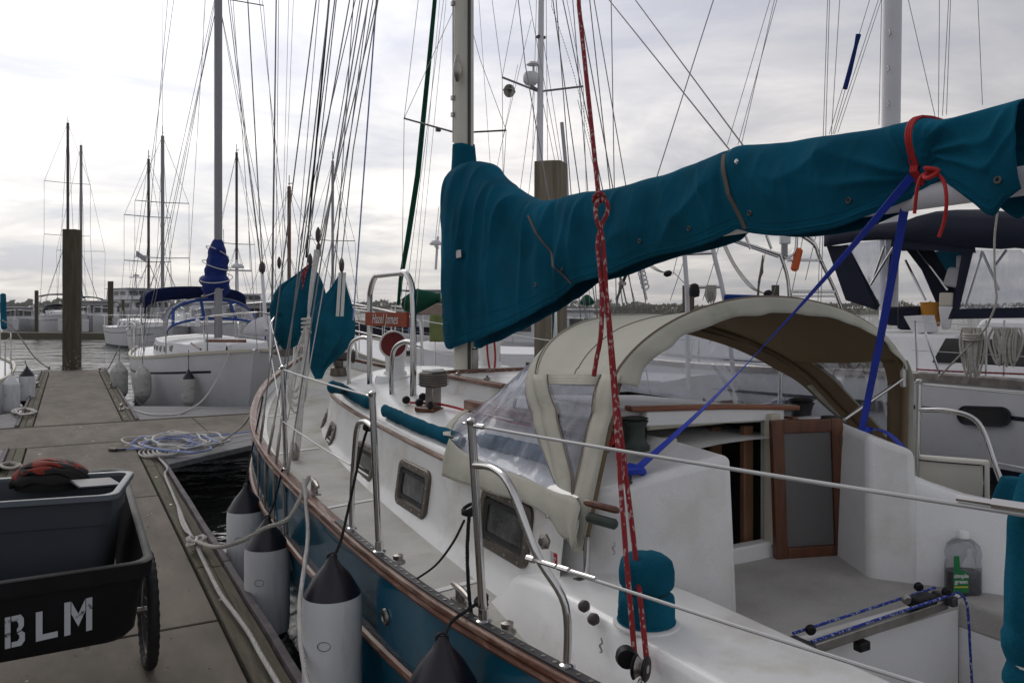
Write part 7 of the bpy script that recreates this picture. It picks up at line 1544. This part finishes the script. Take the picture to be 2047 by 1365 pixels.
panel([(1694, 488), (1788, 477), (1784, 520), (1770, 622), (1752, 618)], 'enclosure_window', 'vinyl_clear', t_=.006, off=-.005)
panel([(1686, 490), (1696, 489), (1752, 612), (1744, 612)], 'enclosure_trim', 'canvas_navy', off=.02)
panel([(1784, 478), (1800, 479), (1780, 620), (1768, 620)], 'enclosure_trim', 'canvas_navy', off=.02)
panel([(1800, 485), (1860, 490), (1910, 575), (1900, 650), (1886, 640), (1842, 540)], 'enclosure_curtain', 'canvas_navy', X_=XE + .5)
panel([(1946, 500), (2040, 500), (2060, 520), (2060, 612), (1915, 618)], 'enclosure_window', 'vinyl_clear', t_=.006)
panel([(1926, 495), (1948, 495), (1918, 618), (1904, 622)], 'enclosure_trim', 'canvas_navy', off=.02)
panel([(1904, 618), (2120, 612), (2120, 634), (1896, 638)], 'enclosure_trim', 'canvas_navy', off=.02)
panel([(1790, 474), (1950, 488), (1952, 506), (1796, 498)], 'enclosure_trim', 'canvas_navy', off=.03)
panel([(1862, 503), (1940, 498), (1930, 545), (1875, 545)], 'enclosure_window', 'canvas_teal', X_=XE + 2.0, t_=.01)
for a, b_, X_ in (((1740, 570), (1786, 494), XE - .05), ((1768, 492), (1745, 560), XE - .04), ((1930, 610), (1964, 502), XE + .1), ((1964, 505), (1998, 580), XE + .1), ((2012, 500), (1990, 530), XE + .1), ((1810, 520), (1850, 600), XE + .4), ((1835, 500), (1895, 580), XE + .4)):
    MB().tube([PX(a[0], a[1], X_), PX(b_[0], b_[1], X_)], .018, 8).build('frame_tube', 'steel', rb_)
# cockpit contents
y_ = thing('outboard_motor', EP(1895, 650, 11.2), 'grey outboard motor stowed under the navy enclosure', 'motor')
MB().hexa([EP(a, b_, 11.2) for a, b_ in ((1884, 570), (1896, 534), (1934, 536), (1932, 560), (1912, 576))], [EP(a, b_, 11.45) for a, b_ in ((1884, 570), (1896, 534), (1934, 536), (1932, 560), (1912, 576))]).build('cowling', 'canvas_grey', y_, bevel=.03)
MB().hexa([EP(a, b_, 11.2) for a, b_ in ((1912, 510), (1938, 510), (1936, 535), (1911, 535))], [EP(a, b_, 11.4) for a, b_ in ((1912, 510), (1938, 510), (1936, 535), (1911, 535))]).build('upper_case', 'canvas_grey', y_, bevel=.02)
MB().hexa([EP(a, b_, 11.1) for a, b_ in ((1878, 585), (1906, 585), (1904, 612), (1877, 612))], [EP(a, b_, 11.3) for a, b_ in ((1878, 585), (1906, 585), (1904, 612), (1877, 612))]).build('bracket', 'cream_paint', y_, bevel=.02)
MB().hexa([EP(a, b_, 11.1) for a, b_ in ((1876, 612), (1908, 612), (1900, 658), (1882, 658))], [EP(a, b_, 11.3) for a, b_ in ((1876, 612), (1908, 612), (1900, 658), (1882, 658))]).build('leg', 'white_paint', y_, bevel=.02)
q_ = EP(1861, 652, 11.3); MB().lathe([(.12, 0), (.145, .34), (.15, .34), (.15, .36)], q_ - UP * .0, 24).build('bucket', 'yellow_plastic', label='orange yellow bucket in the cockpit of the big right yacht', cat='bucket')
MB().box(EP(1824, 636, 11.3), (.3, .35, .36)).build('seat_back', 'canvas_navy', rb_, bevel=.05); MB().box(EP(1800, 632, 11.6), (.3, .35, .3)).build('seat_back', 'canvas_navy', rb_, bevel=.05)
panel([(1806, 632), (1842, 630), (1850, 664), (1826, 668)], 'coaming', 'white_paint', X_=10.6, t_=.3)
for px0, px1, nm in ((1830, 1834, 'stanchion'), (1972, 1971, 'stanchion'), (2008, 2007, 'stanchion')):
    MB().tube([PX(px0, 640, HX + .1), PX(px1, 752, HX + .08)], .013, 8).build('stanchion', 'steel', rb_)
T([PX(1822, 642, HX + .1), PX(2100, 660, HX + .1)], .005, 'lifeline', 'wire_light', rb_, 5); T([PX(1822, 700, HX + .1), PX(2100, 716, HX + .1)], .005, 'lifeline', 'wire_light', rb_, 5)
MB().strands([PX(1832, 738, HX + .0), PX(1900, 742, HX), PX(1980, 745, HX), PX(2100, 750, HX)], .012, .05, 4).build('deck_rope', 'rope_red', rb_)
MB().tube(smooth_path([PX(1850, 664, HX), PX(1880, 752, HX)], 2), .016, 8).build('brace', 'steel', rb_)
MB().tube(smooth_path([PX(1994, 425, 9.3), PX(1988, 480, 9.3), PX(1989, 560, 9.3), PX(1992, 600, 9.3), PX(1978, 640, 9.3), PX(1960, 668, 9.3), PX(1875, 755, 9.4)], 5), .012, 8).build('mooring_line', 'rope_grey', label='grey line looping down past the navy enclosure to the rail', cat='rope')
def hank(px, py, w_, h, n, label, mt_='rope_grey', X_=9.4, tie=True):
    r = thing('hanging_rope', PX(px, py + h, X_), label, 'rope', 'rope hanks on the lifelines'); rnd = random.Random(px + py)
    for k in range(n):
        f = (k + .5) / n - .5; x = px + f * w_; pts = [PX(x + rnd.uniform(-3, 3), py, X_), PX(x + f * w_ * .4 + rnd.uniform(-3, 3), py + h * .35, X_ - .03 * rnd.random()), PX(x * .6 + px * .4 + rnd.uniform(-5, 5), py + h * rnd.uniform(.85, 1.0), X_ - .05), PX(x * .5 + px * .5 + rnd.uniform(-8, 8), py + h * .4, X_ - .07), PX(x + rnd.uniform(-4, 4), py, X_ - .05)]
        MB().tube(smooth_path(pts, 6), .013, 6).build('rope_loop', mt_, r)
    if tie:
        for k in range(3): MB().tube([PX(px + math.cos(a) * w_ * .42, py + 12 + 5 * k + math.sin(a) * 3, X_ - .08 * math.sin(a) - .04) for a in [2*math.pi*i/12 for i in range(13)]], .013, 6).build('wrap', mt_, r)
hank(1942, 655, 40, 100, 10, 'speckled grey rope hank hanging on the yacht rail, left of two'); hank(2012, 655, 52, 78, 12, 'thick coil of pale grey rope hanging on the yacht rail, right of two', tie=False)
rb_.location = (0, 0, 0)
# ---- stern arch with ladder behind the dodger
ar = thing('stern_arch', (P(1500, 600, 12.5).x, P(1500, 600, 12.5).y, 0), 'stainless steel stern arch with ladder rungs and davit frame behind the tan dodger', 'arch')
D = 12.5
def tb_(pts, r_=.03, mt_='white_paint', nm='arch_tube', par=ar, d=D): return MB().tube(smooth_path([P(a, b_, d) for a, b_ in pts], 4), r_, 10).build(nm, mt_, par)
tb_([(1366, 480), (1372, 560), (1374, 610), (1376, 780)], .036); tb_([(1416, 455), (1430, 520), (1448, 600), (1470, 780)], .036)
for y, x0, x1 in ((508, 1366, 1424), (575, 1372, 1440)): tb_([(x0, y), (x1, y - 2)], .026, 'steel')
tb_([(1358, 490), (1378, 462), (1440, 455), (1600, 460)], .03, 'steel'); tb_([(1440, 470), (1500, 490), (1560, 510), (1572, 516), (1590, 500), (1592, 460)], .026, 'steel'); tb_([(1440, 474), (1500, 494), (1556, 514)], .02, 'steel')
tb_([(1600, 470), (1628, 490), (1640, 520), (1668, 580), (1690, 640)], .03, 'steel'); tb_([(1560, 510), (1575, 560), (1580, 640)], .028, 'steel'); tb_([(1572, 520), (1640, 520)], .026, 'steel')
tb_([(1600, 466), (1622, 478), (1632, 495)], .026, 'steel')
for x in (1490, 1532): tb_([(x, 470), (x + 10, 498)], .022, 'steel')
tb_([(1580, 583), (1670, 583)], .03, 'steel'); tb_([(1582, 592), (1670, 592)], .02, 'steel')
MB().box(P(1569, 478, D), (.16, .1, .16), (0, 0, -YAW)).build('light_box', 'white_paint', ar, bevel=.02); MB().tube([P(1568, 488, D), P(1568, 512, D)], .05, 8).build('light_post', 'mast_alu', ar)
for k in range(3):
    MB().tube(smooth_path([P(1440 + 3*k, 478, D), P(1465 + 3*k, 530, D), P(1500 + 4*k, 575, D), P(1535, 588, D)], 5), .008, 5).build('tackle_line', 'rope_grey', ar); MB().tube(smooth_path([P(1285 + 4*k, 522, D), P(1310 + 4*k, 540, D), P(1335, 547, D)], 5), .007, 5).build('tackle_line', 'rope_grey', ar)
for px, py in ((1535, 586), (1335, 547), (1443, 480), (1357, 492)): MB().lathe([(.01, -.07), (.045, -.04), (.05, 0), (.045, .04), (.01, .07)], P(px, py, D), 10, (RT + UP * .3)).build('tackle_block', 'black_plastic', ar)
for a, b_ in (((1347, 545), (1372, 570)), ((1357, 500), (1345, 550)), ((1605, 475), (1580, 600)), ((1531, 500), (1525, 530)), ((1525, 530), (1515, 590)), ((1570, 515), (1545, 590)), ((1636, 450), (1610, 560)), ((1250, 530), (1270, 605)), ((1385, 470), (1340, 600)), ((1450, 450), (1405, 600))): T([P(a[0], a[1], D), P(b_[0], b_[1], D)], .006, 'wire', 'wire', ar, 5)
MB().tube([P(1525, 510, D), P(1522, 545, D), P(1517, 560, D), P(1515, 595, D)], [.01, .03, .014, .02], 8).build('rigging_screw', 'bronze', ar)
ol = thing('rescue_light', P(1590, 540, D), 'long orange rescue light hanging from the stern arch', 'light'); MB().tube([P(1598, 496, D), P(1597, 500, D), P(1588, 538, D), P(1587, 542, D)], [.03, .062, .062, .03], 14).build('case', 'orange_plastic', ol)
for px, py, d in ((1422, 570, 12.2),):
    hk = thing('hanging_rope', P(px, 605, d), 'grey rope hank hanging on the lower ladder rung of the arch', 'rope', 'rope hanks on the lifelines')
    for k in range(8): MB().tube(smooth_path([P(px - 9 + 2.5*k, 570, d), P(px - 12 + 3*k, 590, d), P(px - 5 + 1.5*k, 606 - (k % 3) * 4, d), P(px - 8 + 2*k, 585, d - .05), P(px - 7 + 2*k, 570, d - .05)], 5), .010, 6).build('rope_loop', 'rope_grey', hk)
MB().hexa([P(a, b_, 12.3) for a, b_ in ((1448, 588), (1520, 590), (1530, 604), (1446, 606))], [P(a, b_, 12.9) for a, b_ in ((1448, 588), (1520, 590), (1530, 604), (1446, 606))]).build('outboard_cover', 'canvas_blue', label='blue cover peeking over the dodger under the stern arch', cat='cover', bevel=.03)
MB().lathe([(.01, -.1), (.075, -.08), (.085, 0), (.06, .1), (.02, .12)], P(1388, 582, 12.2), 14).build('stern_light', 'black_plastic', label='dark round lamp on the stern arch below the lower rung', cat='lamp')
# bits showing under the boom: rod holder, whipstaff, small flags
wt = thing('wind_turbine_frame', P(1285, 600, 11), 'openwork white carved paddle and dark rod standing behind the dodger', 'fishing gear')
MB().tube([P(1280, 528, 11), P(1284, 560, 11), P(1292, 600, 11)], .02, 8).build('pole', 'white_paint', wt)
m = MB(); 
for k in range(6):
    c_ = P(1279 + k * 2.2, 530 + k * 8.5, 11); m.tube([c_ + RT * math.cos(a) * .048 + UP * math.sin(a) * .042 for a in [2*math.pi*i/12 for i in range(13)]], .012, 6)
m.build('openwork', 'white_paint', wt)
MB().tube([P(1262, 525, 11), P(1246, 562, 11)], .022, 8).build('rod', 'black_rubber', wt); MB().lathe([(.03, -.03), (.055, -.02), (.055, .02), (.03, .03)], P(1244, 567, 11), 14).build('reel', 'steel_dull', wt); MB().tube([P(1244, 570, 11), P(1232, 600, 11)], .018, 8).build('handle', 'bronze', wt)
T([P(1235, 505, 11), P(1240, 560, 11), P(1234, 605, 11)], .01, 'pole', 'wire', wt)
g = P(1180, 640, 24); motor('white boat with a green cover low behind the dodger', (g.x, g.y), 70, 8, 2.8, [(-.2, .1, .7, .7, 3)], fb=1.0, mastk=False)
m = MB(); rings = []
for i in range(16): t_ = i / 15; c_ = P(1160 + 26 * t_, 604 - 4 * math.sin(t_ * 3), 22); rings.append([c_ + UP * math.sin(a) * .16 * math.sin(.3 + 2.5 * t_) + FW * math.cos(a) * .2 for a in [2*math.pi*j/12 for j in range(12)]])
m.loft(rings).build('boom_cover', 'canvas_green', label='small green cover showing between the piling and the red lines', cat='sail cover', angle=180)
m = MB(); rings = []
for i in range(14): t_ = i / 13; c_ = P(1080 + 70 * t_, 560 + 2 * t_, 14); rings.append([c_ + UP * math.sin(a) * .10 + FW * math.cos(a) * .1 for a in [2*math.pi*j/12 for j in range(12)]])
m.loft(rings).build('boom_cover', 'canvas_green', label='dark green bundle under the middle of the teal sail cover', cat='sail cover', angle=180)
# boat low between mast and dodger
g = P(1040, 720, 20); motor('white motorboat with blue cover between the cream mast and the dodger', (g.x + 1, g.y + 2), 100, 8, 3, [(-.25, .2, .8, .9, 3)], fb=1.1, mastk=False)
slab_cloth('cover_panel', 'canvas_royal', P(940, 665, 13.2), P(988, 655, 13.2), P(990, 700, 13.2), P(965, 690, 13.2), 'royal blue cover edge showing below the teal sail cover', 'cover')
